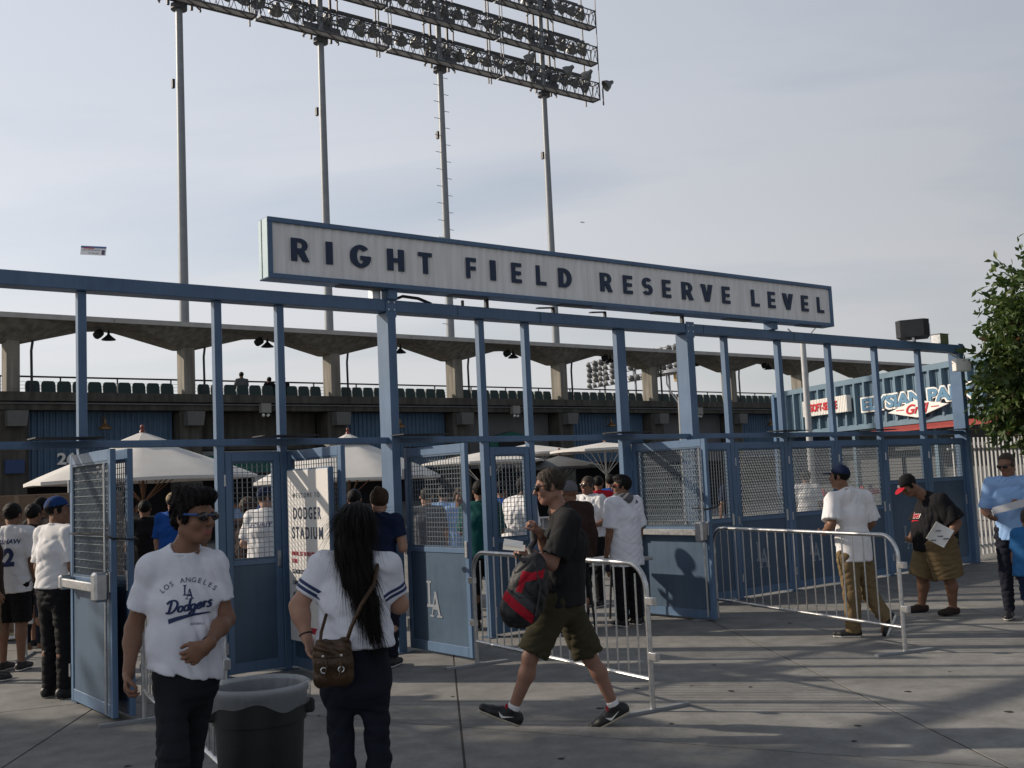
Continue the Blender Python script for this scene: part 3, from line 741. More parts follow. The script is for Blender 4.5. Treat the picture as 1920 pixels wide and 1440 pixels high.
# fixed narrow panels and closed doors in the gate line
fx = [(-1.84, -1.265, 'narrow closed gate panel with mesh window left of the welcome board', False), (1.315, 1.89, 'narrow closed gate panel with mesh window behind the walking man', False)]
for (a, b_, lab, mk) in fx:
    set_door(make_door(b_ - a - .006, mark=mk, closer=False), a + .003, -0.085, 0, lab)
cl = [(4.75, 5.42, 'square', 1.09, 'narrow closed gate door beside the right crash bar door'),
      (5.51, 6.578, 'diamond', 1.09, 'closed gate door with emblem behind the left half of the second barricade'),
      (6.672, 7.773, 'diamond', 1.09, 'closed gate door behind the man in the blue cap'),
      (7.867, 8.988, 'diamond', 1.09, 'closed gate door right of the man in the blue cap'),
      (9.082, 10.223, 'square', 1.46, 'closed gate door with short mesh window behind the man in the red billed cap'),
      (10.317, 11.395, 'square', 1.46, 'last closed gate door at the end post by the picket fence')]
for i, (a, b_, pat, mz, lab) in enumerate(cl):
    set_door(make_door(b_ - a - .006, pattern=pat, mz0=mz, mark=i > 0, closer=False), a + .003, -0.085, 0, lab)
# flat hood plates above the door heads
for ux, n0 in ((-3.6, 0.02), (-1.55, 0.03), (0.0, 0.06), (3.05, 0.03), (6.2, 0.05), (8.4, 0.05), (10.9, 0.05)):
    MB().bbox(ux - 0.02, ux + 0.55, -0.26, 0.03, 2.262, 2.275, 0.003).build('hood_plate', M_dark, gate)
# black straps tying the folded doors together
MB().tube([(-3.28, 0, 1.45), (-3.30, -0.9, 1.46), (-3.25, -1.085, 1.42), (-3.05, -1.085, 1.40), (-3.02, -0.8, 1.43)], 0.008, 6).build('tie_strap', M_black, gate, smooth=True)
MB().tube([(3.50, -0.95, 1.32), (3.53, -1.19, 1.31), (3.62, -1.215, 1.32), (3.72, -1.2, 1.36)], 0.008, 6).build('tie_strap', M_black, gate, smooth=True)

# loudspeaker, control box and floodlight on the beam
ls = empty('loudspeaker', G(10.13, -0.05, BZ1 + 0.06), GA + R(28), label='black loudspeaker mounted on the top beam near the right end', cat='loudspeaker')
hs = MB().prism([(-0.32,-0.18),(-0.20,-0.26),(0.25,-0.20),(0.25,0.20),(-0.20,0.26),(-0.32,0.18)], 'z', 0.0, 0.28)
hs.build('housing', M_dark, ls)
MB().box(0.252, 0.26, -0.19, 0.19, 0.02, 0.26).build('grille', mat('speaker_grille', (0.012,0.012,0.013), 0.7), ls)
for x_ in (-0.2, 0.15): MB().box(x_ - .02, x_ + .02, -0.02, 0.02, -0.06, 0.0).build('bracket', M_galv, ls)
MB().bar((-0.2, -0.265, -0.06), (-0.2, -0.265, 0.2), 0.04, 0.01).build('yoke', M_galv, ls)
cbx = empty('control_box', G(10.95, -0.08, BZ1), GA, label='grey metal control box on the beam beside the loudspeaker', cat='box')
MB().bbox(-0.12, 0.14, -0.09, 0.09, 0.0, 0.16, 0.006).build('case', M_galv, cbx); MB().bbox(-0.13, 0.15, -0.1, 0.1, 0.16, 0.175, 0.003).build('lid', M_pole, cbx)
flo = empty('floodlight', G(11.2, 0.14, 3.38), GA + R(-15), label='small white floodlight hanging under the beam at the end post', cat='floodlight')
MB().bbox(-0.17, 0.17, -0.05, 0.05, -0.13, 0.08, 0.01).build('head', M_white, flo)
MB().tube([(0, 0.03, 0.08), (0.03, 0.12, 0.15), (-0.05, 0.22, 0.22)], 0.012, 6).build('arm', M_galv, flo)

# ------------------------------------------------------------------ the long sign above the gate
sign = empty('gate_sign', GO, GA, label='long white RIGHT FIELD RESERVE LEVEL sign on top of the gate', cat='sign')
SU0, SU1, SZ0, SZ1 = -1.42, 7.74, 3.835, 4.452
MB().box(SU0 + 0.01, SU1 - 0.01, -0.07, 0.10, SZ0 + 0.01, SZ1 - 0.01).build('cabinet', mat('sign_side', (0.42,0.55,0.60), 0.45, var=0.06, vscale=4), sign)
fb = MB()
for (a, b_) in (((SU0, SZ0), (SU1, SZ0 + 0.05)), ((SU0, SZ1 - 0.05), (SU1, SZ1)), ((SU0, SZ0 + .05), (SU0 + 0.05, SZ1 - .05)), ((SU1 - 0.05, SZ0 + .05), (SU1, SZ1 - .05))):
    fb.bbox(a[0], b_[0], -0.115, 0.105, a[1], b_[1], 0.004)
# the end face is sheet metal: frame only 3 mm proud of it
fb.build('sign_frame', M_blue, sign)
MB().box(SU0 - 0.004, SU0 - 0.001, -0.105, 0.095, SZ0 + .01, SZ1 - .01).build('end_sheet', MATS['sign_side'], sign)
MB().box(SU0 - 0.009, SU0 - 0.005, 0.02, 0.03, SZ0 + .01, SZ1 - .01).build('end_seam', M_blue_d, sign)
# face of upright ribbed sheets
def stained_white():
    m = bpy.data.materials.new('stained_white_sheet'); m.use_nodes = True
    N, L = m.node_tree.nodes, m.node_tree.links; b = N['Principled BSDF']; b.inputs['Roughness'].default_value = 0.55
    t = N.new('ShaderNodeTexCoord'); mp = N.new('ShaderNodeMapping'); mp.inputs['Scale'].default_value = (9, 1, 0.7); L.new(t.outputs['Object'], mp.inputs[0])
    n = N.new('ShaderNodeTexNoise'); n.inputs['Scale'].default_value = 1.6; n.inputs['Detail'].default_value = 5; L.new(mp.outputs[0], n.inputs['Vector'])
    r = N.new('ShaderNodeValToRGB'); r.color_ramp.elements[0].position = .35; r.color_ramp.elements[0].color = (.72,.71,.70,1); r.color_ramp.elements[1].position = .62; r.color_ramp.elements[1].color = (.82,.82,.82,1)
    L.new(n.outputs[0], r.inputs[0]); L.new(r.outputs[0], b.inputs['Base Color']); return m
MSW = stained_white()
rib = MB(); x = SU0 + 0.05; pts = []; pw = 0.104
while x < SU1 - 0.06:
    pts += [(x, -0.086), (x + pw*0.44, -0.086), (x + pw*0.5, -0.079), (x + pw*0.94, -0.079)]; x += pw
pts = [p for p in pts if p[0] <= SU1 - 0.05] + [(SU1 - 0.05, -0.086)]
n = len(pts)
rib.add([(p[0], p[1], SZ0 + .05) for p in pts] + [(p[0], p[1], SZ1 - .05) for p in pts], [(i, i+1, n+i+1, n+i) for i in range(n-1)])
rib.build('ribbed_face', MSW, sign)
LET = '''R -1.166 -0.977;I -0.773 -0.699;G -0.489 -0.253;H -0.045 0.162;T 0.349 0.522;F 0.984 1.118;I 1.32 1.397;E 1.629 1.771;L 1.995 2.143;D 2.342 2.546;R 3.016 3.207;E 3.408 3.567;S 3.740 3.926;E 4.114 4.264;R 4.474 4.681;V 4.847 5.08;E 5.273 5.428;L 5.886 6.049;E 6.246 6.402;V 6.57 6.812;E 7.011 7.163;L 7.378 7.535'''
def block_letter(c, w, h):
    """heavy geometric capitals as polygons with rounded strokes, in XY"""
    s = 0.30 * h   # stem
    s = min(s, 0.085)
    P = []
    def arc(cx, cy, rx, ry, a0, a1, n=14): return [(cx + rx*math.cos(R(a0 + (a1-a0)*i/n)), cy + ry*math.sin(R(a0 + (a1-a0)*i/n))) for i in range(n+1)]
    b = MB(); cnt = [0]
    def poly(pts):
        cnt[0] += 1; t = 0.014 + 0.0004 * cnt[0]
        n = len(pts); b.add([(p[0], p[1], 0) for p in pts] + [(p[0], p[1], t) for p in pts], [tuple(range(n, 2*n))] + [(i, (i+1) % n, (i+1) % n + n, i+n) for i in range(n)])
    def band(outer, inner):
        for i in range(len(outer)-1): 
            pts = [outer[i], outer[i+1], inner[i+1], inner[i]]
            t = 0.014; n = 4
            b.add([(p[0], p[1], 0) for p in pts] + [(p[0], p[1], t) for p in pts], [(4,5,6,7),(0,1,5,4),(2,3,7,6)])
    rect = lambda x0, x1, y0, y1: poly([(x0,y0),(x1,y0),(x1,y1),(x0,y1)])
    st = min(w, 0.30*w + 0.010) if c != 'I' else w*.9
    hb = 0.185 * h
    if c == 'I': rect(0, w, 0, h)
    elif c == 'L': rect(0, st, 0, h); rect(st, w, 0, hb)
    elif c in 'EF':
        rect(0, st, 0, h); rect(st, w, h-hb, h); rect(st, w*0.94, h*0.40, h*0.40+hb)
        if c == 'E': rect(st, w, 0, hb)
    elif c == 'H': rect(0, st, 0, h); rect(w-st, w, 0, h); rect(st, w-st, h*0.40, h*0.40+hb)
    elif c == 'T': rect(0, w, h-hb, h); rect(w/2-st/2, w/2+st/2, 0, h-hb)
    elif c == 'V': poly([(0,h),(st*1.05,h),(w/2+0.008,hb*1.3),(w/2,0),(w/2-st*0.52,0)]); poly([(w,h),(w-st*1.05,h),(w/2-0.008,hb*1.3),(w/2,0),(w/2+st*0.52,0)])
    elif c == 'R':
        rect(0, st, 0, h); r0 = h*0.30
        band([(st, h)] + arc(w*0.52, h-r0, w*0.46, r0, 90, -90) + [(st, h-2*r0)], [(st, h-hb*0.9)] + arc(w*0.52, h-r0, w*0.46-st*0.9, r0-hb*0.9, 90, -90) + [(st, h-2*r0+hb*0.9)])
        poly([(w*0.36, h*0.44), (w*0.78, h*0.44), (w*1.06, 0), (w*0.68, 0)])
    elif c == 'D':
        rect(0, st, 0, h)
        band([(st, h)] + arc(w*0.40, h/2, w*0.60, h/2, 90, -90) + [(st, 0)], [(st, h-hb)] + arc(w*0.40, h/2, w*0.60-st, h/2-hb, 90, -90) + [(st, hb)])
    elif c == 'G':
        band(arc(w/2, h/2, w*0.53, h*0.52, 42, 360, 26), arc(w/2, h/2, w*0.53-st, h*0.52-hb, 42, 360, 26)); rect(w*0.50, w*1.0, h*0.34, h*0.34+hb)
    elif c == 'S':
        r1 = h*0.29
        band(arc(w*0.5, h-r1, w*0.47, r1*1.02, 30, 270, 18), arc(w*0.5, h-r1, w*0.47-st*0.95, r1-hb*0.92, 30, 270, 18))
        band(arc(w*0.5, r1+0.012, w*0.5, r1*1.04, 90, -150, 18), arc(w*0.5, r1+0.012, w*0.5-st*0.95, r1-hb*0.92, 90, -150, 18))
    return b.data('letter', M_navy)
for s in LET.split(';'):
    c, a, b_ = s.split(); a, b_ = float(a), float(b_)
    put(block_letter(c, b_ - a, 0.235), 'letter', sign, face_minus_y(a, -0.0875, 4.03))
# supports between beam and sign
for ux, w in ((0.03, 0.11), (6.4, 0.13)):
    MB().box(ux - w/2, ux + w/2, -0.06, 0.09, BZ1 + .002, SZ0 - .002).build('support_post', M_blue, sign)
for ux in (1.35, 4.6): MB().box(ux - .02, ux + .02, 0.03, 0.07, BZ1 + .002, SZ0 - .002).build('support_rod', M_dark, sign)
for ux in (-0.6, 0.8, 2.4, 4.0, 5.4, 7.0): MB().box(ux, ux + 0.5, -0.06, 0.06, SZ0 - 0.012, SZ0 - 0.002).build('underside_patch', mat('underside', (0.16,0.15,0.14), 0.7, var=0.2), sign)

# ------------------------------------------------------------------ welcome board on the open door
wb = empty('welcome_board', G(-1.275, 0.10), GA + OUT, label='tall white WELCOME TO DODGER STADIUM board fixed to an open gate door', cat='notice board')
MB().bbox(0.0, 0.86, 0.0, 0.05, 0.30, 1.94, 0.004).build('board', M_blue, wb)
MB().box(0.012, 0.848, -0.006, -0.001, 0.312, 1.928).build('white_sheet', mat('white_sheet', (0.72,0.71,0.69), 0.45), wb)
def wtext(s, x0, x1, z0, z1, m, bold=0.0, cx=None):
    put(text_fit(s, x0, x1, 0, z1 - z0, m, bold, 0, 0.0015, spacing=1.0 if z1 - z0 < .06 else 1.35), 'lettering', wb, face_minus_y(0, -0.0078, z0))
M_red = mat('red_print', (0.42, 0.02, 0.045), 0.5)
wtext('W E L C O M E   T O', 0.12, 0.68, 1.665, 1.71, mat('grey_print', (0.12,0.13,0.16), 0.5))
wtext('DODGER', 0.13, 0.70, 1.46, 1.575, M_navy, 0.02)
wtext('STADIUM', 0.10, 0.73, 1.275, 1.39, M_navy, 0.02)
wtext('PARTIAL LIST OF PROHIBITED', 0.08, 0.62, 1.115, 1.155, M_red, 0.01); wtext('ITEMS:', 0.08, 0.20, 1.045, 1.085, M_red, 0.01)
for i, (s, w) in enumerate([('GLASS BOTTLES', .30), ('CANS', .11), ('ALCOHOLIC BEVERAGES', .48), ('HARD COOLERS', .31), ('LASER LIGHTS', .29)]):
    wtext(s, 0.09, 0.09 + w, 0.945 - i*0.105, 0.985 - i*0.105, M_navy, 0.008)

MB().box(0.40, 0.80, -0.0078, -0.0062, 0.40, 0.455).build('red_strip', M_red, wb)

# ------------------------------------------------------------------ crowd barriers
def barricade_meshes(L=2.62, H=1.07):
    r = 0.021; z0 = 0.17
    c = 0.2; pts = [(0, 0, z0)]
    def arcp(cx, cz, a0, a1, n=6): return [(cx + c*math.cos(R(a0 + (a1-a0)*i/n)), 0, cz + c*math.sin(R(a0 + (a1-a0)*i/n))) for i in range(n+1)]
    pts = [(0, 0, 0.0)] + arcp(c, H - c, 180, 90) + arcp(L - c, H - c, 90, 0) + [(L, 0, 0.0)]
    frame = MB().tube(pts, r, 10).tube([(0, 0, z0 + .06), (L, 0, z0 + .06)], 0.017, 8)
    bar_ = MB().cyl((0, 0, z0 + .06), (0, 0, H - 0.005), 0.0075, seg=6)
    bar_s = MB().cyl((0, 0, z0 + .06), (0, 0, H - 0.075), 0.0075, seg=6)
    foot = MB().bar((0, -0.33, 0.012), (0, 0.33, 0.012), 0.055, 0.022)
    hook = MB().bbox(-0.02, 0.085, -0.02, 0.02, -0.03, 0.03, 0.005)
    return (frame.data('barrier_frame', M_galv, True), bar_.data('upright_bar', M_galv, True), bar_s.data('upright_bar', M_galv, True), foot.data('foot', M_pole), hook.data('hook', M_galv))
BM = {}
def barricade(p0, p1, label):
    p0, p1 = Vector(p0), Vector(p1); L = (p1 - p0).length; key = round(L, 1)
    if key not in BM: BM[key] = barricade_meshes(key)
    f, b, bs, ft_, hk = BM[key]
    o = empty('crowd_barrier', p0, math.atan2((p1-p0).y, (p1-p0).x), label=label, cat='barrier', group='galvanised crowd barriers')
    share(f, 'barrier_frame', o); share(ft_, 'foot', o); share(ft_, 'foot', o, (key, 0, 0))
    n = 20 if key > 2 else 14
    for i in range(1, n):
        x = key * i / n
        share(bs if (x < 0.14 or x > key - 0.14) else b, 'upright_bar', o, (x, 0, 0))
    for z in (0.40, 0.80): share(hk, 'hook', o, (key + .01, 0, z)); share(hk, 'hook', o, (0.0, 0, z), (0, 0, math.pi))
    return o
barricade(G(0.07, 1.28), G(-0.26, 3.92), 'steel crowd barrier behind the walking man with the backpack')
barricade(G(3.78, 1.0), G(2.95, 4.0), 'steel crowd barrier in front of the closed gate doors at right')
barricade(G(-3.06, 1.2), G(-3.55, 4.0), 'steel crowd barrier behind the man in the white baseball tee')
barricade(G(-2.85, -3.4), G(-4.9, -4.4), 'steel crowd barrier inside the gate at the far left')
barricade(G(5.2, -5.2), G(7.6, -4.6), 'steel crowd barrier with mesh inside the gate at right')
# ------------------------------------------------------------------ snack stand at right
GX = Vector((0.2707, -0.9627, 0)); GRA = math.atan2(GX.y, GX.x)
gr = empty('snack_stand', (10.2, 40.9, 0), GRA, label='light blue ribbed snack stand with ELYSIAN PARK lettering at right', cat='building')
M_lb = mat('light_blue_sheet', (0.125, 0.195, 0.255), 0.5, var=0.08, vscale=2)
b = MB(); x = 0.0; pts = []
while x < 17.5:
    pts += [(x, 0), (x + .17, 0), (x + .18, -0.17), (x + .27, -0.17), (x + .28, 0), (x + .40, 0), (x + .405, -0.02), (x + .425, -0.02), (x + .43, 0)]; x += 0.56
n = len(pts)
b.add([(p[0], p[1], 3.12) for p in pts] + [(p[0], p[1], 4.5) for p in pts], [(i, i+1, n+i+1, n+i) for i in range(n-1)])
b.build('ribbed_wall', M_lb, gr)
MB().box(-0.1, 17.6, 0.05, 7.0, 3.1, 4.48).build('upper_storey', M_lb, gr)
MB().box(-0.25, 17.7, -0.13, 0.1, 4.5, 4.68).build('roof_edge', M_lb, gr)
MB().box(-0.25, 17.7, -0.13, 0.1, 2.95, 3.12).build('lower_trim', M_lb, gr)
MB().box(-0.28, -0.08, -0.16, 7.0, 0, 4.6).build('corner_post', M_blue, gr)
MB().box(0, 17.5, 1.6, 1.8, 0, 2.95).build('serving_wall', mat('serving_wall', (0.11,0.12,0.13), 0.7, var=0.15), gr)
MB().box(0, 17.5, 0.6, 1.0, 0, 1.1).build('counter', mat('counter_grey', (0.10,0.11,0.12), 0.5, var=0.2), gr)
for x in (0.3, 4.5, 8.8, 13.0, 17.2): MB().box(x - .08, x + .08, 0.2, 0.36, 0, 2.95).build('post', M_lb, gr)
for x in (1.5, 5.0, 8.0, 11.5): MB().box(x, x + 1.6, 1.45, 1.6, 2.2, 2.3).build('strip_light', M_white, gr)
aw = MB().prism([(-0.42, 2.80), (-0.42, 2.74), (-0.1, 2.85), (-0.1, 2.93)], 'x', 6.3, 17.5).build('red_awning', mat('red_canvas', (0.28,0.045,0.04), 0.7, var=0.1), gr)
ss = MB().box(2.3, 5.1, -0.36, -0.18, 3.58, 4.14).build('soft_serve_sign', M_white, gr)
rb = MB()
for i in range(28): rb.box(2.32 + i*.1, 2.36 + i*.1, -0.375, -0.36, 3.59, 4.13)
rb.build('sign_ribs', M_white, ss)
put(text_fit('SOFT-SERVE', 2.85, 4.55, 3.72, 4.0, mat('red_letter', (0.5,0.02,0.03), 0.5), 0.035, 0, 0.01), 'lettering', ss, face_minus_y(0, -0.39, 0))
el = MB().box(5.9, 5.95, -0.12, -0.1, 3.6, 3.65).build('elysian_lettering', M_white, gr)
put(text_fit('ELYSIAN PARK', 5.72, 11.45, 3.47, 3.99, M_white, 0.11, 0, 0.02), 'letter_backing', el, face_minus_y(0, -0.22, 0))
put(text_fit('ELYSIAN PARK', 5.82, 11.35, 3.53, 3.94, mat('mid_blue_letter', (0.10,0.22,0.34), 0.5), 0.045, 0, 0.012), 'letters', el, face_minus_y(0, -0.255, 0))
dm = MB().prism([(7.3, 3.36), (8.75, 3.12), (10.2, 3.42), (8.75, 3.66)], 'y', -0.34, -0.29).build('diamond_board', M_white, gr)
put(text_fit('Grill', 8.25, 9.35, 3.24, 3.54, MATS['red_letter'], 0.02, 0.35, 0.006), 'lettering', dm, face_minus_y(0, -0.355, 0))
for (a, c) in ((7.75, 8.15), (9.45, 9.8)): MB().box(a, c, -0.355, -0.342, 3.385, 3.41).build('red_line', MATS['red_letter'], dm)

# ------------------------------------------------------------------ picket fence right of the gate
pf = empty('picket_fence', GO, GA, label='pale grey metal picket fence right of the gate', cat='fence')
M_pick = mat('pale_grey_paint', (0.46, 0.47, 0.48), 0.45, 0.2, var=0.08)
pk = MB().box(-0.016, 0.016, -0.016, 0.016, 0.06, 2.15).data('picket', M_pick)
x = 11.74
while x < 18.5:
    share(pk, 'picket', pf, (x, 0.45, 0)); x += 0.145
for z in (0.22, 1.95): MB().box(11.62, 18.5, 0.468, 0.50, z - .02, z + .02).build('rail', M_pick, pf)
# red and white queue barrier beyond it
qb = empty('queue_barrier', G(14.4, -5.2), GA, label='red and white queue barrier beyond the picket fence', cat='barrier')
M_redp = mat('red_paint', (0.45,0.03,0.05), 0.5, var=0.1)
for i in range(9):
    MB().box(i*.75 - .03, i*.75 + .03, -.03, .03, 0, 1.25).build('post', M_redp, qb)
    MB().box(i*.75 + .06, i*.75 + .69, -.02, .02, 0.62, 1.02).build('white_panel', M_white, qb)
MB().box(-0.03, 6.1, -.04, .04, 1.05, 1.17).build('red_rail', M_redp, qb)
MB().box(-0.03, 6.1, -.04, .04, 0.40, 0.52).build('red_rail', M_redp, qb)
# ------------------------------------------------------------------ tree at the right edge
tree = empty('street_tree', (10.72, 18.1, 0), 0, label='leafy green tree at the right edge beyond the fence', cat='tree')
tr = random.Random(3)
tk = MB().tube([(0,0,-0.05),(0.04,0,0.6),(-0.03,0.05,1.3),(0.05,0,2.0),(0.0,0.05,3.0),(-0.1,0.1,4.2)], [0.16,0.135,0.12,0.11,0.08,0.03], 10)
M_bark = mat('bark', (0.09,0.07,0.05), 0.9, var=0.3, vscale=12, bump=0.5, bscale=25)
blobs = [(-1.55,0.1,4.45,.72),(-1.25,0,3.35,1.05),(-2.15,-.2,3.25,.55),(-1.75,0,2.5,.62),(-2.2,.1,2.75,.45),(-0.35,.2,4.2,1.3),(0,0,3.0,1.5),(-0.9,0,4.85,.6),(1.0,0,4.0,1.5),(0.3,.2,5.0,.8),(-1.2,.3,2.1,.5),(-2.0,.1,4.15,.35),(-0.6,-.6,2.3,.7)]
for bx, by, bz, br in blobs: tk.tube([(0, 0, max(1.4, bz - 1.0)), (bx*.5, by*.5, bz - .35), (bx, by, bz)], [0.05, 0.03, 0.008], 6)
tk.build('trunk', M_bark, tree, smooth=True)
def leaf_mat():
    m = bpy.data.materials.new('leaf'); m.use_nodes = True; N, L = m.node_tree.nodes, m.node_tree.links; b = N['Principled BSDF']
    g = N.new('ShaderNodeNewGeometry'); r = N.new('ShaderNodeValToRGB')
    r.color_ramp.elements[0].color = (0.030, 0.068, 0.015, 1); r.color_ramp.elements[1].color = (0.105, 0.175, 0.036, 1)
    e = r.color_ramp.elements.new(0.97); e.color = (0.09, 0.13, 0.03, 1); r.color_ramp.elements[-1].color = (0.16, 0.07, 0.04, 1)
    L.new(g.outputs['Random Per Island'], r.inputs[0]); L.new(r.outputs[0], b.inputs['Base Color']); b.inputs['Roughness'].default_value = 0.5
    ts = N.new('ShaderNodeBsdfTranslucent'); L.new(r.outputs[0], ts.inputs[0]); mx = N.new('ShaderNodeMixShader'); mx.inputs[0].default_value = 0.35
    L.new(b.outputs[0], mx.inputs[1]); L.new(ts.outputs[0], mx.inputs[2]); L.new(mx.outputs[0], N['Material Output'].inputs[0]); return m
def foliage(blobs, density, rng, ls=0.11):
    vs, fs = [], []
    for bx, by, bz, br in blobs:
        for _ in range(int(density * br * br)):
            # twig clusters near the surface of each lobe
            d = Vector((rng.gauss(0,1), rng.gauss(0,1), rng.gauss(0,1))).normalized()
            rad = br * (rng.random() ** 0.33) * rng.uniform(.85, 1.12)
            c = Vector((bx, by, bz)) + Vector((d.x, d.y, d.z * .9)) * rad
            tw = (d + Vector((0,0,-0.35)) + Vector((rng.gauss(0,.4), rng.gauss(0,.4), rng.gauss(0,.3)))).normalized()
            for k in range(rng.randint(4, 7)):
                p = c + tw * (k * ls * .5)
                ax = (tw + Vector((rng.gauss(0,.8), rng.gauss(0,.8), rng.gauss(-.3,.6)))).normalized()
                sd = ax.cross(Vector((rng.gauss(0,1), rng.gauss(0,1), rng.gauss(0,1)))).normalized()
                l, w = ls * rng.uniform(.5, 1.45), ls * rng.uniform(.18, .36); nn = ax.cross(sd) * (w * .35)
                o = len(vs); vs += [p, p + ax*l*.45 + sd*w + nn, p + ax*l, p + ax*l*.45 - sd*w + nn, p + ax*l*.45]
                fs += [(o, o+1, o+4), (o+1, o+2, o+4), (o+2, o+3, o+4), (o+3, o, o+4)]
    m = MB(); m.v = [tuple(v) for v in vs]; m.f = fs; return m
cr = foliage(blobs, 640, tr, 0.155)
me = bpy.data.meshes.new('crown'); me.from_pydata(cr.v, [], cr.f); me.materials.append(leaf_mat()); me.update()
put(me, 'crown', tree)
# two taller trees of the same row, left of the view: they shade the foreground
for (tx, ty, sc_, lab) in ((-13.0, 5.2, 1.0, 'tall tree left of the view, nearer of two'), (-13.4, 8.2, 0.92, 'tall tree left of the view, farther of two')):
    t2 = empty('street_tree', (tx, ty, 0), tx, label=lab, cat='tree', group='trees left of the view')
    bl = [(0,0,6.6,2.3),(-1.2,.6,5.6,1.6),(1.3,-.5,5.7,1.6),(.3,1.4,6.0,1.6),(-.2,-1.5,6.2,1.6),(.2,.2,8.4,1.6),(-1.3,-.6,7.6,1.3),(1.2,.8,7.6,1.3),(0,0,4.6,1.5)]
    bl = [(a*sc_, b_*sc_, c*sc_, d*sc_) for a, b_, c, d in bl]
    tk = MB().tube([(0,0,-.05),(.05,0,1.5),(-.05,.05,3.2),(0,0,5.0),(.1,0,7.5)], [.24,.19,.16,.12,.04], 10)
    for bx, by, bz, br in bl: tk.tube([(0,0,max(2.2, bz-2.2)), (bx*.5, by*.5, bz-.8), (bx, by, bz)], [.08,.05,.01], 6)
    tk.build('trunk', M_bark, t2, smooth=True)
    c2 = foliage(bl, 190, tr, 0.24); me2 = bpy.data.meshes.new('crown'); me2.from_pydata(c2.v, [], c2.f); me2.materials.append(me.materials[0]); me2.update(); put(me2, 'crown', t2)
# bare twigs sticking out of the top
for (x_, y_, z_) in ((-1.15, 0, 4.9), (-1.0, 0.1, 5.1)): MB().tube([(x_, y_, z_), (x_ - .08, y_, z_ + .3), (x_ - .2, y_, z_ + .65)], [0.012, 0.008, 0.004], 5).build('twig', M_bark, tree)

# ------------------------------------------------------------------ umbrellas
M_canvas = mat('white_canvas', (0.60, 0.59, 0.57), 0.8, var=0.05, vscale=3, bump=0.15, bscale=6)
M_wood = mat('brown_wood_pole', (0.16, 0.075, 0.035), 0.5, var=0.2, vscale=10)
M_grey_c = mat('grey_canvas', (0.10, 0.11, 0.12), 0.85, var=0.1)
def umbrella(loc, W, z_rim, z_top, label, sides=8, m=None, vent=True, pole=None, rot=0.0, ribs=False):
    m = m or M_canvas; pole = pole or M_wood
    o = empty('patio_umbrella', (loc[0], loc[1], 0), rot, label=label, cat='umbrella', group='umbrellas on the concourse')
    Rr = W / 2; b = MB(); nr = 7; seg = sides * 6
    def rad(a):
        # straight-ish edges between rib tips, slightly scalloped inwards
        t = (a / (2*math.pi) * sides) % 1.0; return 1 - 0.075 * math.sin(math.pi * t)
    vs, fs = [], []
    H = z_top - z_rim
    for i in range(nr + 1):
        f = 0.16 + (1 - 0.16) * i / nr if vent else max(0.02, i / nr)
        for k in range(seg):
            a = 2*math.pi*k/seg; t = (a / (2*math.pi) * sides) % 1.0
            r_ = Rr * f * (1 - (1 - rad(a)) * f)
            sag = 0.03 * W * math.sin(math.pi * t) * f * (1 - f) * 0.8
            z = z_rim + H * ((1 - f) ** 0.93) - sag + 0.012*math.sin(math.pi*t)*f
            vs.append((r_*math.cos(a), r_*math.sin(a), z))
    for i in range(nr):
        for k in range(seg):
            k2 = (k+1) % seg; fs.append((i*seg+k, i*seg+k2, (i+1)*seg+k2, (i+1)*seg+k))
    # hem turned down
    base = nr * seg; o2 = len(vs)
    for k in range(seg): v = vs[base+k]; vs.append((v[0], v[1], v[2] - 0.05))
    for k in range(seg):
        k2 = (k+1) % seg; fs.append((base+k, base+k2, o2+k2, o2+k))
    b.add(vs, fs); c = b.build('canopy', m, o)
    for p in c.data.polygons: p.use_smooth = True
    c.data.set_sharp_from_angle(angle=R(18))
    if vent:
        vb = MB(); prof = []
        for i in range(5):
            f = 0.01 + 0.25 * i / 4; prof.append((Rr*f, z_rim + H*(1 - f) + 0.07))
        vb.lathe(prof, sides).build('vent', m, c)
    MB().cyl((0,0,0.05), (0,0,z_top + .04), 0.024, seg=12).build('pole', pole, o, smooth=True)
    MB().lathe([(0,.16),(.025,.14),(.035,.11),(.02,.075),(.045,.05),(.045,0),(0,0)], 12, (0,0,z_top + .03)).build('finial', mat('dark_red_wood', (0.16,0.03,0.02), 0.4), o, smooth=True)
    MB().lathe([(0,.09),(.22,.07),(.26,.03),(.26,0),(0,0)], 20).build('base', M_dark, o)
    for k in range(sides):
        a = 2*math.pi*k/sides
        rb = MB().bar((0.03*math.cos(a), 0.03*math.sin(a), z_top - .04), (Rr*.97*math.cos(a), Rr*.97*math.sin(a), z_rim - .03), 0.02)
        rb.bar((0.03*math.cos(a), 0.03*math.sin(a), z_rim - .35 if not ribs else z_rim - .55), (Rr*.5*math.cos(a), Rr*.5*math.sin(a), z_rim + H*.47), 0.016)
        rb.build('rib', pole, o)
    return o
umbrella((-5.93, 17.0), 3.55, 2.03, 2.72, 'large white patio umbrella at left behind the man in the baseball tee', rot=R(12))
umbrella((-3.40, 21.8), 3.95, 1.93, 2.80, 'large white patio umbrella behind the welcome board', rot=R(30))
M_alu = mat('aluminium_pole', (0.45,0.45,0.44), 0.4, 0.8)
umbrella((2.02, 24.0), 2.5, 2.36, 2.52, 'flat white umbrella right of the walking man\'s head', sides=6, vent=False, pole=M_alu, rot=R(5), ribs=True)
umbrella((0.3, 27.0), 3.0, 2.42, 2.66, 'flat white umbrella above the man in the white shirt behind the mesh', sides=6, vent=False, pole=M_alu, rot=R(40), ribs=True)
umbrella((-0.75, 25.0), 3.0, 2.22, 2.46, 'flat white umbrella above the man in the teal shirt', sides=6, vent=False, pole=M_alu, rot=R(20), ribs=True)
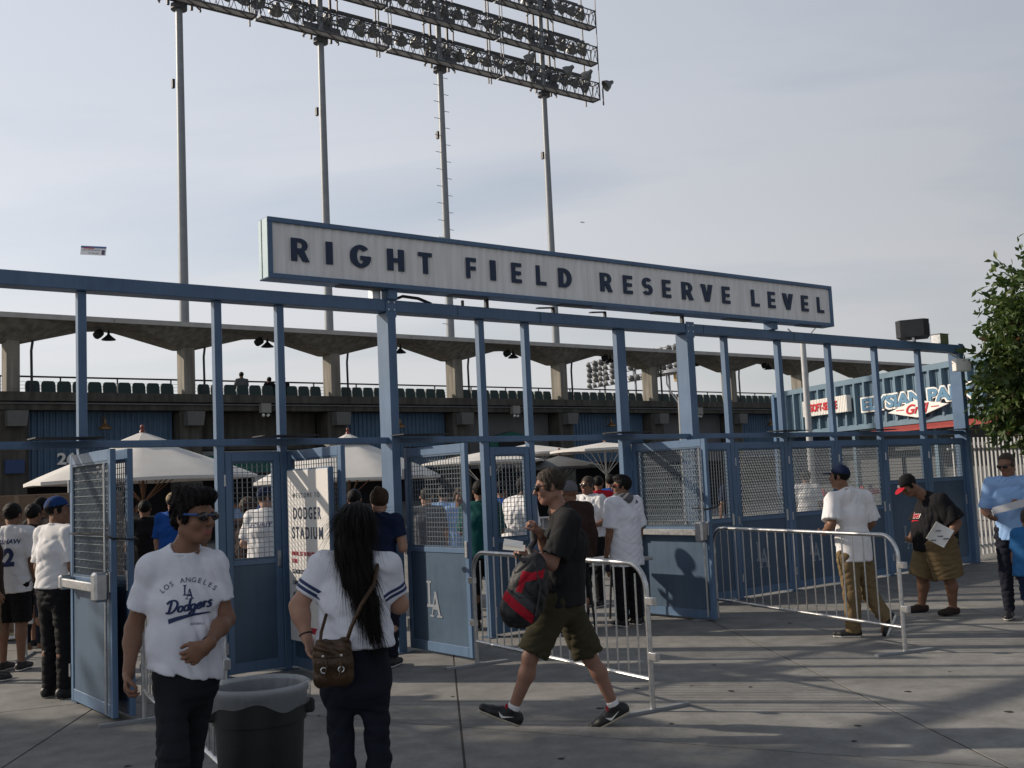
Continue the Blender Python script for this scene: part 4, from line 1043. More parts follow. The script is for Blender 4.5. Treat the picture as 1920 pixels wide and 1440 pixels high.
umbrella((1.05, 25.5), 2.2, 2.02, 2.30, 'dark grey umbrella behind the walking man\'s head', sides=6, vent=False, m=M_grey_c, pole=M_dark, rot=R(10))

# ------------------------------------------------------------------ cardboard cartons on a pallet at left
M_card = mat('brown_cardboard', (0.17, 0.115, 0.08), 0.8, var=0.15, vscale=6, bump=0.1, bscale=30)
M_tape = mat('packing_tape', (0.22, 0.16, 0.11), 0.35)
pal = empty('pallet', (-6.25, 14.3, 0), GA + R(-30), label='wooden pallet under the stacked cartons at far left', cat='pallet')
for i in range(6): MB().box(-1.0 + .02, 1.0, -0.55 + i*.2, -0.55 + i*.2 + .12, 0.10, 0.125).build('board', mat('pallet_wood', (0.22,0.15,0.09), 0.8, var=0.2), pal)
for x in (-0.95, 0, 0.9): MB().box(x, x + .1, -0.55, 0.6, 0.0, 0.10).build('runner', MATS['pallet_wood'], pal)
cbm = MB().bbox(-.245, .245, -.19, .19, 0, .425, .006).data('carton_body', M_card)
tpm = MB().box(-.246, .246, -.025, .025, .4255, .427).box(-.025, .025, -.1915, -.1905, .24, .4255).data('tape_strip', M_tape)
prn = MB().box(-.15, -.02, -.1925, -.1915, .25, .30).data('printed_label', mat('carton_print', (0.07,0.045,0.035), 0.7))
rw = ['bottom', 'second', 'third', 'top']
cw = ['left', 'middle left', 'middle right', 'right']
crn = random.Random(2)
for r_ in range(4):
    for c_ in range(4):
        p = pal.matrix_basis @ Vector((-0.75 + c_*.498 + crn.uniform(-.006,.006), -.34 + crn.uniform(-.01,.01), .127 + r_*.43))
        o = empty('cardboard_box', p, GA + R(-30 + crn.uniform(-1.5, 1.5)), label='brown carton in the %s row, %s of the pallet stack' % (rw[r_], cw[c_]), cat='box', group='cartons on the pallet')
        share(cbm, 'carton_body', o); share(tpm, 'tape_strip', o); share(prn, 'printed_label', o)

# ------------------------------------------------------------------ litter bin in the foreground
bn = empty('litter_bin', (-1.375, 5.62, 0), 0.3, label='round dark grey litter bin with clear bag in the foreground', cat='litter bin')
M_bin = mat('dark_grey_plastic', (0.020, 0.022, 0.025), 0.48, var=0.15, vscale=8, bump=0.1, bscale=80)
MB().lathe([(0,.01),(.185,.01),(.195,.03),(.222,.50),(.226,.56),(.238,.565),(.243,.70),(.25,.705),(.25,.725),(.235,.73),(.225,.70),(.212,.5),(.18,.05),(0,.04)], 48).build('barrel', M_bin, bn, smooth=True)
for s in (-1, 1): MB().bbox(s*.245 - .03, s*.245 + .03, -.07, .07, .585, .66, .012).build('handle', M_bin, bn)
def liner_mat():
    m = bpy.data.materials.new('clear_bin_bag'); m.use_nodes = True; N, L = m.node_tree.nodes, m.node_tree.links; b = N['Principled BSDF']
    b.inputs['Base Color'].default_value = (0.62,0.66,0.70,1); b.inputs['Roughness'].default_value = 0.22; b.inputs['Specular IOR Level'].default_value = .6
    t = N.new('ShaderNodeBsdfTransparent'); tl = N.new('ShaderNodeBsdfTranslucent'); tl.inputs[0].default_value = (.6,.64,.68,1)
    m1 = N.new('ShaderNodeMixShader'); m1.inputs[0].default_value = .35; m2 = N.new('ShaderNodeMixShader'); m2.inputs[0].default_value = .58
    L.new(b.outputs[0], m1.inputs[1]); L.new(tl.outputs[0], m1.inputs[2]); L.new(m1.outputs[0], m2.inputs[1]); L.new(t.outputs[0], m2.inputs[2]); L.new(m2.outputs[0], N['Material Output'].inputs[0]); return m
lb = MB(); lr = random.Random(4); seg = 96; ph = [lr.uniform(0, 6.28) for _ in range(8)]
prof = [(.254,.655,.3),(.258,.675,.8),(.261,.71,.6),(.258,.745,.3),(.246,.752,.2),(.230,.738,.4),(.209,.66,.8),(.200,.55,1.0),(.188,.40,1.2),(.168,.25,1.3),(.10,.12,1),(.0,.10,0)]
vs, fs = [], []
for (r_, z, wv) in prof:
    for k in range(seg):
        a = 2*math.pi*k/seg
        w = .004*math.sin(23*a + ph[0] + z*8) + .003*math.sin(37*a + ph[1] - z*14) + .004*math.sin(11*a + ph[2])
        vs.append(((r_ + w*wv)*math.cos(a), (r_ + w*wv)*math.sin(a), z + (.022*math.sin(3*a + ph[3]) + .012*math.sin(7*a + ph[4])) * (1 if z < .68 and r_ > .24 else .0)))
for i in range(len(prof)-1):
    for k in range(seg):
        k2 = (k+1) % seg; fs.append((i*seg+k, i*seg+k2, (i+1)*seg+k2, (i+1)*seg+k))
lb.add(vs, fs).build('bin_bag', liner_mat(), bn, smooth=True)

# ------------------------------------------------------------------ lamp posts, table, banner, bird
lp = empty('lamp_post', (4.70, 30.0, 0), 0, label='grey lamp post with hooped lantern behind the gate', cat='lamp post')
MB().tube([(0,0,0),(0,0,2.5),(0,0,3.9)], [.09,.07,.055], 12).build('pole', M_pole, lp, smooth=True)
MB().lathe([(0,4.72),(.2,4.70),(.42,4.62),(.44,4.58),(.3,4.56),(0,4.55)], 20).build('lamp_cap', M_pole, lp, smooth=True)
MB().lathe([(0,4.55),(.14,4.55),(.12,4.35),(.0,4.33)], 12).build('lamp_lens', mat('amber_lens', (0.5,0.33,0.15), 0.3), lp, smooth=True)
for k in range(3):
    a = 2*math.pi*k/3 + .3
    MB().tube([(.05*math.cos(a), .05*math.sin(a), 3.75), (.2*math.cos(a), .2*math.sin(a), 3.95), (.4*math.cos(a), .4*math.sin(a), 4.3), (.40*math.cos(a), .40*math.sin(a), 4.58)], .022, 6).build('hoop', M_pole, lp, smooth=True)
gp_ = empty('lamp_post', (6.62, 24.0, 0), 0, label='plain pale grey pole rising behind the right end of the sign', cat='lamp post')
MB().tube([(0,0,0),(0,0,4.75)], [.085,.065], 12).build('pole', M_pick, gp_, smooth=True)
for s in (-1, 1): MB().tube([(0,0,4.55),(s*.15,0,4.72),(s*.32,0,4.9)], .018, 6).build('arm', M_pick, gp_)
tb = empty('folding_table', (0.95, 12.85, 0), GA, label='grey folding table inside the gate by the man in the hood', cat='table')
MB().bbox(-.55, .55, -.35, .35, .72, .76, .01).build('table_top', mat('grey_laminate', (0.36,0.37,0.37), 0.5, var=0.05), tb)
for sx in (-.42, .42):
    for sy in (-.25, .25): MB().tube([(sx, sy, .72), (sx*.9, sy*1.15, 0.0)], .014, 8).build('leg', M_dark, tb)
bnn = empty('aerial_banner', (-235.9, 600.0, 144.4), R(-6), label='small advertising banner flying in the sky at left', cat='banner')
MB().box(-7.7, 7.7, -.03, .03, -2.6, 2.6).build('banner_cloth', mat('banner_white', (0.85,0.85,0.87), 0.7), bnn)
MB().box(-7.7, 7.7, -.08, -.05, 1.4, 2.6).build('blue_stripe', mat('banner_blue', (0.10,0.19,0.38), 0.7), bnn)
put(text_fit('COLD REFRESHMENT', -7.2, 4.6, -.2, .75, mat('banner_print', (0.16,0.18,0.26), 0.7), 0.0, 0, .01), 'lettering', bnn, face_minus_y(0, -.08, 0))
put(text_fit('IS CALLING', -2.6, 3.8, -1.9, -.95, mat('banner_print', (0.16,0.18,0.26), 0.7), 0.0, 0, .01), 'lettering', bnn, face_minus_y(0, -.08, 0))
MB().box(-6.2, 0.5, -.1, -.085, 1.05, 1.75).build('red_logo_bar', M_redp, bnn)
MB().box(5.0, 7.0, -.09, -.06, -2.2, .6).build('bottle_print', mat('banner_dark', (0.12,0.10,0.16), 0.7), bnn)
bnn.rotation_euler = (0, R(6.5), R(-6))
bd_ = empty('bird', (5.93, 80.0, 21.21), R(30), label='tiny dark bird in the sky above the sign', cat='bird')
MB().lathe([(0,-.09),(.025,-.05),(.03,0),(.02,.06),(0,.09)], 8).build('body', M_dark, bd_)
bd_.rotation_euler = (R(80), 0, R(30))
for s in (-1, 1): MB().add([(0,.02,.0),(s*.12,.06,.02),(s*.24,.0,-.01),(s*.11,-.0,-.02),(0,.012,-.04),(s*.12,.05,.0)], [(0,1,3),(1,2,3),(0,3,4),(0,5,1)]).build('wing', M_dark, bd_)
# ------------------------------------------------------------------ figures: smooth blended volumes meshed with surface nets
V3 = lambda *a: np.array(a, float)
def unit(v): v = np.asarray(v, float); return v / (np.linalg.norm(v) + 1e-12)
class Field:
    """Signed distance grid into which rounded, tapered volumes are blended; meshed with surface nets."""
    def __init__(s, lo, hi, h):
        s.h = h; s.lo = np.asarray(lo, float) - 3*h
        s.n = np.ceil((np.asarray(hi, float) + 3*h - s.lo) / h).astype(int) + 1
        s.f = np.full(s.n, 0.3, np.float32)
    def _win(s, lo, hi):
        a = np.clip(np.floor((lo - s.lo) / s.h).astype(int), 0, s.n - 1); b = np.clip(np.ceil((hi - s.lo) / s.h).astype(int) + 1, 1, s.n)
        if np.any(b <= a): return None
        sl = tuple(slice(i, j) for i, j in zip(a, b))
        x = (s.lo[0] + s.h*np.arange(a[0], b[0])).astype(np.float32)[:, None, None]; y = (s.lo[1] + s.h*np.arange(a[1], b[1])).astype(np.float32)[None, :, None]; z = (s.lo[2] + s.h*np.arange(a[2], b[2])).astype(np.float32)[None, None, :]
        return sl, x, y, z
    def _put(s, sl, d, k, sub=False):
        f = s.f[sl]
        if sub:
            d = -d
            hh = np.maximum(k - np.abs(f - d), 0) / k if k > 0 else 0; s.f[sl] = np.maximum(f, d) + hh*hh*k*0.25
        else:
            hh = np.maximum(k - np.abs(f - d), 0) / k if k > 0 else 0; s.f[sl] = np.minimum(f, d) - hh*hh*k*0.25
    def cap(s, a, b, ra, rb=None, k=0.03, lat=None, sq=1.0, sq2=None, cuts=(), sub=False):
        """tapered capsule; lat + sq widen the section along the lateral axis (sq > 1: wider); cuts = [(point, normal)] keep the side the normal points away from"""
        a, b = np.asarray(a, float), np.asarray(b, float); rb = ra if rb is None else rb; sq2 = sq if sq2 is None else sq2
        m = max(ra*max(sq, 1), rb*max(sq2, 1)) + k + 2*s.h
        w = s._win(np.minimum(a, b) - m, np.maximum(a, b) + m)
        if w is None: return s
        sl, x, y, z = w; ab = b - a; L2 = ab @ ab + 1e-12
        px, py, pz = x - a[0], y - a[1], z - a[2]
        t = np.clip((px*ab[0] + py*ab[1] + pz*ab[2]) / L2, 0, 1)
        qx, qy, qz = px - t*ab[0], py - t*ab[1], pz - t*ab[2]
        if lat is not None:
            l = unit(lat); c = qx*l[0] + qy*l[1] + qz*l[2]; q = 1.0 / (sq + (sq2 - sq)*t); c2 = c*(1 - q)
            qx, qy, qz = qx - c2*l[0], qy - c2*l[1], qz - c2*l[2]
        d = np.sqrt(qx*qx + qy*qy + qz*qz) - (ra + (rb - ra)*t)
        for (cp, cn) in cuts: d = np.maximum(d, (x - cp[0])*cn[0] + (y - cp[1])*cn[1] + (z - cp[2])*cn[2])
        s._put(sl, d.astype(np.float32), k, sub); return s
    def ell(s, c, r, M=None, k=0.02, cuts=(), sub=False):
        """ellipsoid, axes = rows of M"""
        c = np.asarray(c, float); r = np.asarray(r, float); M = np.eye(3) if M is None else M
        m = r.max() + k + 2*s.h; w = s._win(c - m, c + m)
        if w is None: return s
        sl, x, y, z = w; px, py, pz = x - c[0], y - c[1], z - c[2]
        u = [(px*M[i][0] + py*M[i][1] + pz*M[i][2]) for i in range(3)]
        k0 = np.sqrt((u[0]/r[0])**2 + (u[1]/r[1])**2 + (u[2]/r[2])**2); k1 = np.sqrt((u[0]/r[0]**2)**2 + (u[1]/r[1]**2)**2 + (u[2]/r[2]**2)**2)
        d = k0*(k0 - 1)/np.maximum(k1, 1e-6)
        for (cp, cn) in cuts: d = np.maximum(d, (x - cp[0])*cn[0] + (y - cp[1])*cn[1] + (z - cp[2])*cn[2])
        s._put(sl, d.astype(np.float32), k, sub); return s
    def folds(s, amp, seed, lam=(0.05, 0.16), n=7, bias=(1, 1, 0.5)):
        """soft cloth folds: a few warped plane waves added to the distance"""
        r = np.random.RandomState(seed)
        idx = np.argwhere(np.abs(s.f) < 4*s.h + amp)
        if len(idx) == 0: return s
        p = s.lo + idx*s.h; d = np.zeros(len(p))
        wp = p + 0.025*np.sin(p[:, [1, 2, 0]]*7 + r.rand(3)*6) + 0.012*np.sin(p[:, [2, 0, 1]]*17 + r.rand(3)*6)
        for i in range(n):
            # each set of folds runs along one slanting direction, fades in and out over the cloth and has sharp valleys
            kv = unit(r.randn(3)*np.array(bias)); l = r.uniform(*lam); q = np.sin(wp @ kv * (2*np.pi/l) + r.rand()*6.28)
            mk = np.clip(np.sin(p @ unit(r.randn(3)) * (2*np.pi/r.uniform(.3, .6)) + r.rand()*6.28)*1.3, 0, 1)**1.5
            d += (np.exp(-(1 - q)*2.2) - .35) * mk
        s.f[tuple(idx.T)] += (amp*d*.75).astype(np.float32); return s
    def mesh(s, name, m, off, mi=None):
        f = s.f; ins = f < 0
        cnt = np.zeros(np.array(f.shape) - 1, np.int8)
        for dx in (0, 1):
            for dy in (0, 1):
                for dz in (0, 1): cnt += ins[dx:f.shape[0]-1+dx, dy:f.shape[1]-1+dy, dz:f.shape[2]-1+dz]
        act = (cnt > 0) & (cnt < 8); ids = np.argwhere(act)
        if len(ids) == 0: return None
        cid = np.full(act.shape, -1, np.int32); cid[act] = np.arange(len(ids))
        cor = [(i, j, k) for i in (0, 1) for j in (0, 1) for k in (0, 1)]
        val = {c: f[ids[:, 0]+c[0], ids[:, 1]+c[1], ids[:, 2]+c[2]] for c in cor}
        acc = np.zeros((len(ids), 3)); num = np.zeros(len(ids))
        for c in cor:
            for ax in range(3):
                if c[ax] == 0:
                    c2 = list(c); c2[ax] = 1; va, vb = val[c], val[tuple(c2)]
                    x = (va < 0) != (vb < 0); t = np.where(x, va/np.where(x, va - vb, 1), 0)
                    p = np.tile(np.array(c, float), (len(ids), 1)); p[:, ax] += t
                    acc[x] += p[x]; num[x] += 1
        vs = s.lo + (ids + acc/num[:, None])*s.h - np.asarray(off)
        faces = []
        for ax in range(3):
            a1, a2 = [(1, 2), (2, 0), (0, 1)][ax]
            sl0 = [slice(1, -1)]*3; sl0[ax] = slice(0, -1); sl1 = list(sl0); sl1[ax] = slice(1, None)
            A, B = ins[tuple(sl0)], ins[tuple(sl1)]
            e = np.argwhere(A != B)
            if len(e) == 0: continue
            fl = A[tuple(e.T)]
            e = e.copy(); off_ = np.ones(3, int); off_[ax] = 0; e = e + off_
            def cell(d1, d2):
                q = e.copy(); q[:, a1] += d1; q[:, a2] += d2; return cid[tuple(q.T)]
            q = np.stack([cell(-1, -1), cell(0, -1), cell(0, 0), cell(-1, 0)], 1)
            q[~fl] = q[~fl][:, ::-1]
            faces.append(q[(q >= 0).all(1)])
        fa = np.concatenate(faces)
        me = bpy.data.meshes.new(name); me.vertices.add(len(vs)); me.vertices.foreach_set('co', vs.ravel())
        me.loops.add(len(fa)*4); me.loops.foreach_set('vertex_index', fa.ravel().astype(np.int32))
        me.polygons.add(len(fa)); me.polygons.foreach_set('loop_start', np.arange(len(fa), dtype=np.int32)*4)
        me.polygons.foreach_set('use_smooth', np.ones(len(fa), bool))
        for q in (m if isinstance(m, (list, tuple)) else [m]): me.materials.append(q)
        if mi is not None:
            ctr = vs[fa].mean(1) + np.asarray(off); me.polygons.foreach_set('material_index', mi(ctr).astype(np.int32))
        me.update(calc_edges=True)
        return me

def cloth(name, col, rough=0.85, **kw): return mat(name, col, rough, var=kw.pop('var', 0.07), vscale=9, bump=0.25, bscale=260, spec=0.2, **kw)
def skin(name, col): return mat(name, col, 0.52, var=0.10, vscale=14, bump=0.08, bscale=120, spec=0.35)
SK_TAN, SK_LIGHT, SK_DARK, SK_PINK = skin('tan_skin', (0.20, 0.105, 0.068)), skin('fair_skin', (0.36, 0.205, 0.145)), skin('dark_skin', (0.10, 0.05, 0.033)), skin('ruddy_skin', (0.27, 0.145, 0.105))
M_hairb = mat('black_hair', (0.0055, 0.0045, 0.0045), 0.62, var=0.3, vscale=3, bump=0.5, bscale=30, stretch=(14, 14, 1.2), spec=0.22)
M_hairn = mat('brown_hair', (0.045, 0.027, 0.017), 0.6, var=0.35, vscale=3, bump=0.5, bscale=30, stretch=(14, 14, 1.2), spec=0.25)
M_hairg = mat('short_brown_hair', (0.035, 0.024, 0.016), 0.7, var=0.3, vscale=30, bump=0.6, bscale=220)
M_lens = mat('dark_lens', (0.008, 0.008, 0.01), 0.12, spec=0.8)
M_lip = skin('lip', (0.26, 0.10, 0.085))

def head_frame(fwd, pitch=0.0, roll=0.0):
    """rows: left (+x), back (+y), up (+z) of the head; pitch > 0 looks down"""
    f = unit(fwd); up = V3(0, 0, 1); left = unit(np.cross(up, f))
    f2 = f*math.cos(pitch) - up*math.sin(pitch); u2 = up*math.cos(pitch) + f*math.sin(pitch)
    l2 = left*math.cos(roll) + u2*math.sin(roll); u3 = u2*math.cos(roll) - left*math.sin(roll)
    return np.stack([l2, -f2, u3])

def add_hand(F, wr, d, palm, side, r=1.0, curl=0.6, k=0.006, thumb=1.0):
    """palm plus five fingers: d = forearm direction, palm = palm normal, side = direction of the thumb"""
    d, palm = unit(d), unit(palm); side = unit(np.asarray(side) - d*np.dot(side, d)); palm = unit(np.cross(d, side))*np.sign(np.dot(np.cross(d, side), palm) or 1)
    F.cap(wr - d*0.02, wr + d*0.015, 0.024*r, 0.024*r, k=0.012, lat=side, sq=1.2)
    F.cap(wr + d*0.02*r, wr + d*0.075*r, 0.0145*r, 0.0135*r, k=0.014, lat=side, sq=2.4, sq2=2.9)
    for i, (o, L) in enumerate(((0.031, 0.066), (0.0105, 0.075), (-0.0105, 0.070), (-0.031, 0.055))):
        p0 = wr + d*(0.082 - 0.006*abs(i - 1.2))*r + side*o*r
        sp = side*(o*1.3); ang = 0.0; p = p0; dirv = unit(d + sp*2)
        for j, fr in enumerate((0.42, 0.32, 0.26)):
            ang += curl*(0.75 if j == 0 else 0.95)*(1 + 0.12*i*(1 if j else 0))
            dd = dirv*math.cos(ang) + palm*math.sin(ang); q = p + dd*L*fr*r
            F.cap(p, q, (0.0092 - 0.0009*j)*r, (0.0086 - 0.0009*j)*r, k=k); p = q
    t0 = wr + d*0.028*r + side*0.026*r
    t1 = t0 + unit(d*0.72 + side*0.62*thumb + palm*0.35)*0.036*r; t2 = t1 + unit(d*0.85 + side*0.15*thumb + palm*(0.35 + 0.5*curl))*0.03*r; t3 = t2 + unit(d*0.8 - side*0.1 + palm*(0.3 + 0.7*curl))*0.024*r
    F.cap(t0, t1, 0.013*r, 0.0108*r, k=0.012).cap(t1, t2, 0.0105*r, 0.0095*r, k=0.006).cap(t2, t3, 0.0092*r, 0.008*r, k=0.004)

def person(J, S, label, group=None):
    """J: joints in world metres; S: build and clothing. One continuous body mesh; clothing, hair and accessories are its children."""
    h = S.get('h', 0.011); gsc = S.get('girth', 1.0); hs = S.get('hs', 1.0); hh = S.get('hh', min(h, 0.006))
    P = {k: np.asarray(v, float) for k, v in J.items() if k not in ('face',)}
    base = np.array([(P['anL'][0] + P['anR'][0])/2, (P['anL'][1] + P['anR'][1])/2, S.get('z0', 0.0)])
    root = empty('person', base, 0, label=label, cat='person', group=group)
    HM = head_frame(J['face'], S.get('pitch', 0), S.get('roll', 0)); hc = P['head']
    def hp(x, y, z): return hc + (HM[0]*x + HM[1]*y + HM[2]*z)*hs
    sh = (P['shL'] + P['shR'])/2; hip = (P['hipL'] + P['hipR'])/2; latS = unit(P['shL'] - P['shR']); latH = unit(P['hipL'] - P['hipR'])
    sw = np.linalg.norm(P['shL'] - P['shR'])
    spine = unit(sh - hip); T = np.linalg.norm(sh - hip); fwd = unit(np.cross(latS, spine))   # front of the chest
    if np.dot(fwd, S.get('front', fwd)) < 0: fwd = -fwd
    chest = hip + spine*T*0.70 + fwd*S.get('slouch', 0.0); waist = hip + spine*T*0.34; belly = S.get('belly', 0.0)
    cw, cd = S.get('chest', (0.150, 0.112)); ww, wd = S.get('waist', (0.135, 0.102)); pw, pd = S.get('hips', (0.155, 0.118))
    sx = S.get('limb', 1.0)
    allp = np.stack([v for v in P.values()] + [hc + V3(0, 0, .2)])
    ext = 0.17 + 0.14*max(0, gsc - 1) + belly*2.2
    lo, hi = allp.min(0) - ext, allp.max(0) + ext; lo[2] = base[2] - 0.02; hi[2] = hc[2] + 0.15*hs
    tp = np.stack([P[q] for q in ('hipL', 'hipR', 'shL', 'shR', 'neck', 'elL', 'elR')] + ([P['wrL'], P['wrR']] if S.get('top', {}).get('sleeve', .6) > 1 else []))
    tlo, thi = tp.min(0) - ext, tp.max(0) + ext; tlo[2] = max(lo[2], min(S.get('top', {}).get('hem', 9), hip[2]) - .04); thi[2] = P['neck'][2] + .12
    bp_ = np.stack([P[q] for q in ('hipL', 'hipR', 'knL', 'knR', 'anL', 'anR')]); blo, bhi = bp_.min(0) - ext, bp_.max(0) + ext; blo[2] = max(lo[2], bp_[:, 2].min() - .05); bhi[2] = hip[2] + .16
    # ---- body
    B = Field(lo, hi, h)
    def torso(F, inf, cuts=(), k=0.05):
        F.cap(hip - spine*0.02, waist, pd*gsc + inf, wd*gsc + inf, k=k, lat=latH, sq=pw/pd, sq2=ww/wd, cuts=cuts)
        F.cap(waist, chest, wd*gsc + inf, cd*gsc + inf, k=k, lat=latS, sq=ww/wd, sq2=cw/cd, cuts=cuts)
        F.cap(chest, sh - spine*0.035, cd*gsc + inf, 0.075*gsc + inf, k=k, lat=latS, sq=cw/cd, sq2=1.55, cuts=cuts)
        F.cap(P['shL'] - latS*0.01, P['shR'] + latS*0.01, 0.056*sx + inf, k=k, cuts=cuts)
        for q in ('shL', 'shR'): F.cap(P['neck'] - spine*0.01, P[q] + spine*0.005, 0.045 + inf*.8, 0.045*sx + inf*.8, k=k, cuts=cuts)
        if belly > 0: F.ell(hip + spine*T*0.30 + fwd*(wd*gsc*0.45), (ww*gsc*0.92 + inf, belly + 0.10 + inf, T*0.36 + inf), np.stack([latH, fwd, np.cross(latH, fwd)]), k=0.08, cuts=cuts)
        if S.get('bust'):
            for q in (-1, 1): F.ell(chest + latS*q*0.072 + fwd*(cd*gsc*0.72) - spine*0.02, (0.07 + inf, 0.06 + inf, 0.065 + inf), np.stack([latS, fwd, spine]), k=0.05, cuts=cuts)
    torso(B, -0.012)
    B.cap(P['neck'] - V3(0, 0, .02), hp(0, 0.02, -0.075), 0.060*hs*S.get('neckw', 1), 0.054*hs*S.get('neckw', 1), k=0.03)
    for s_ in 'LR':
        B.cap(P['sh'+s_], P['el'+s_], 0.050*sx, 0.041*sx, k=0.03)
        mid = P['el'+s_]*0.68 + P['wr'+s_]*0.32
        B.cap(P['el'+s_], mid, 0.040*sx, 0.0415*sx, k=0.03).cap(mid, P['wr'+s_], 0.0405*sx, 0.026*sx, k=0.03)
        hd = S.get('hand'+s_, {}); d = hd.get('d', P['wr'+s_] - P['el'+s_]); sgn = 1 if s_ == 'L' else -1
        palm = hd.get('palm', -latS*sgn); side = hd.get('side', fwd)
        add_hand(B, P['wr'+s_], d, palm, side, hd.get('r', 1.0)*S.get('handr', 1.0), hd.get('curl', 0.55))
        B.cap(P['hip'+s_], P['kn'+s_], 0.078*sx*S.get('leg', 1), 0.054*sx*S.get('leg', 1), k=0.04)
        sh_ = unit(P['an'+s_] - P['kn'+s_]); kf = S.get('kneef', fwd); cm = P['kn'+s_]*0.70 + P['an'+s_]*0.30 - unit(kf - sh_*np.dot(kf, sh_))*0.014
        B.cap(P['kn'+s_], cm, 0.050*sx*S.get('leg', 1), 0.055*sx*S.get('leg', 1), k=0.03).cap(cm, P['an'+s_], 0.053*sx*S.get('leg', 1), 0.034*sx, k=0.03)
        tv = unit(J.get('toe'+s_, fwd*1.0)); B.cap(P['an'+s_], P['an'+s_] + tv*0.09 - V3(0, 0, 0.04), 0.034, 0.03, k=0.02)
    # head
    B.ell(hp(0, 0.014, 0.030), V3(.076, .096, .088)*hs, HM, k=0.02).ell(hp(0, -0.018, -0.040), V3(.060, .072, .078)*hs, HM, k=0.03)
    B.ell(hp(0, -0.060, -0.092), V3(.028, .025, .022)*hs, HM, k=0.03)
    for q in (-1, 1):
        B.ell(hp(q*.040, -.058, -.028), V3(.024, .026, .026)*hs, HM, k=0.02)
        B.cap(hp(q*.052, .02, -.062), hp(q*.02, -.055, -.098), .020*hs, .018*hs, k=0.025)
    B.cap(hp(-.034, -.078, .024), hp(.034, -.078, .024), .015*hs, k=0.012)
    for q in (-1, 1): B.ell(hp(q*.031, -.101, .004), V3(.016, .012, .010)*hs, HM, k=0.012, sub=True)
    if hh < 0.009:
        B.cap(hp(0, -.086, .012), hp(0, -.112, -.026), .0085*hs, .0130*hs, k=0.010).ell(hp(0, -.101, -.032), V3(.0175, .012, .009)*hs, HM, k=0.008)
        B.cap(hp(-.019, -.086, -.060), hp(.019, -.086, -.060), .0085*hs, k=0.006).cap(hp(-.016, -.085, -.073), hp(.016, -.085, -.073), .009*hs, k=0.006)
        for q in (-1, 1): B.ell(hp(q*.079, .012, -.006), V3(.009, .020, .032)*hs, HM, k=0.008).ell(hp(q*.089, .006, -.004), V3(.006, .010, .018)*hs, HM, k=0.006, sub=True)
    else:
        B.cap(hp(0, -.088, .010), hp(0, -.112, -.026), .010*hs, .014*hs, k=0.010)
        for q in (-1, 1): B.ell(hp(q*.080, .012, -.006), V3(.012, .022, .032)*hs, HM, k=0.008)
    lc = hp(0, -.094, -.066)
    def mi(c):
        q = (c - lc) @ HM.T / hs; return ((np.abs(q[:, 0]) < .024) & (q[:, 1] < .012) & (np.abs(q[:, 2]) < .013)).astype(int)
    put(B.mesh('body', [S.get('skin', SK_TAN), M_lip], base, mi), 'body', root)
    # ---- upper garment
    top = S.get('top')
    if top:
        g = Field(tlo, thi, max(h, 0.008)); inf = top.get('inf', 0.012)
        hem = top.get('hem', hip[2] - 0.06); hv = unit(top.get('hemn', V3(0, 0, -1)))
        hemp = hip.copy(); hemp[2] = hem
        cuts = [(hemp, hv)]
        nk = P['neck'] + (hp(0, 0, -.09) - P['neck'])*top.get('neck', 0.25); nv = unit(hp(0, 0, 0) - P['neck'])
        torso(g, inf, cuts + [(P['neck'] + nv*.010, unit(nv + fwd*.34))])
        # hang of the cloth below the waist
        fl = top.get('flare', 0.014)
        g.cap(waist, V3(hip[0], hip[1], hem) - hv*(-0.02), wd*gsc + inf + fl*.5, pd*gsc + inf + fl, k=0.05, lat=latH, sq=ww/wd, sq2=pw/pd, cuts=cuts)
        if belly > 0:
            bc = hip + spine*T*0.30 + fwd*(wd*gsc*0.45 + belly*.35); bd = bc.copy(); bd[2] = hem - .02
            g.cap(bc, bd, .085 + belly*.4 + inf, .075 + belly*.35 + inf, k=.06, lat=latH, sq=1.45, cuts=cuts)
        for s_ in 'LR':
            fr = top.get('sleeve', 0.62)
            if fr <= 1.0:
                e = P['sh'+s_] + (P['el'+s_] - P['sh'+s_])*fr; d = unit(P['el'+s_] - P['sh'+s_])
                g.cap(P['sh'+s_], e + d*0.05, (0.056 + inf)*sx, (0.050 + inf + top.get('cuff', 0.014))*sx, k=0.035, cuts=[(e, d)])
            else:
                d = unit(P['wr'+s_] - P['el'+s_]); e = P['el'+s_] + (P['wr'+s_] - P['el'+s_])*(fr - 1)
                g.cap(P['sh'+s_], P['el'+s_], (0.054 + inf)*sx, (0.045 + inf)*sx, k=0.035).cap(P['el'+s_], e, (0.045 + inf)*sx, (0.034 + inf)*sx, k=0.03, cuts=[(e, d)])
        # neck opening
        g.cap(P['neck'] + fwd*top.get('dip', 0.012) + V3(0, 0, -.012), hp(0, 0, -.03), 0.060*hs*S.get('neckw', 1), 0.070*hs, k=0.014, sub=True)
        # ribbed neckband
        nx = latS; ny = unit(np.cross(nv, nx)); tn = unit(nv - fwd*.0); rr = 0.066*hs*S.get('neckw', 1)
        nb = MB().tube([P['neck'] + nv*(.002 - .030*math.cos(t_)) + nx*rr*1.05*math.sin(t_) + fwd*rr*1.0*math.cos(t_) - base for t_ in [i_*math.pi/12 for i_ in range(24)]], 0.0105, 6, closed=True)
        nb.build('neckband', top['m'] if not isinstance(top['m'], (list, tuple)) else top['m'][0], root, smooth=True)
        g.folds(top.get('fold', 0.007), S.get('seed', 1), bias=top.get('bias', (1, 1, .6)))
        gm_ = put(g.mesh('shirt', top['m'], base, top.get('mi')), top.get('name', 'shirt'), root); root_shirt = gm_
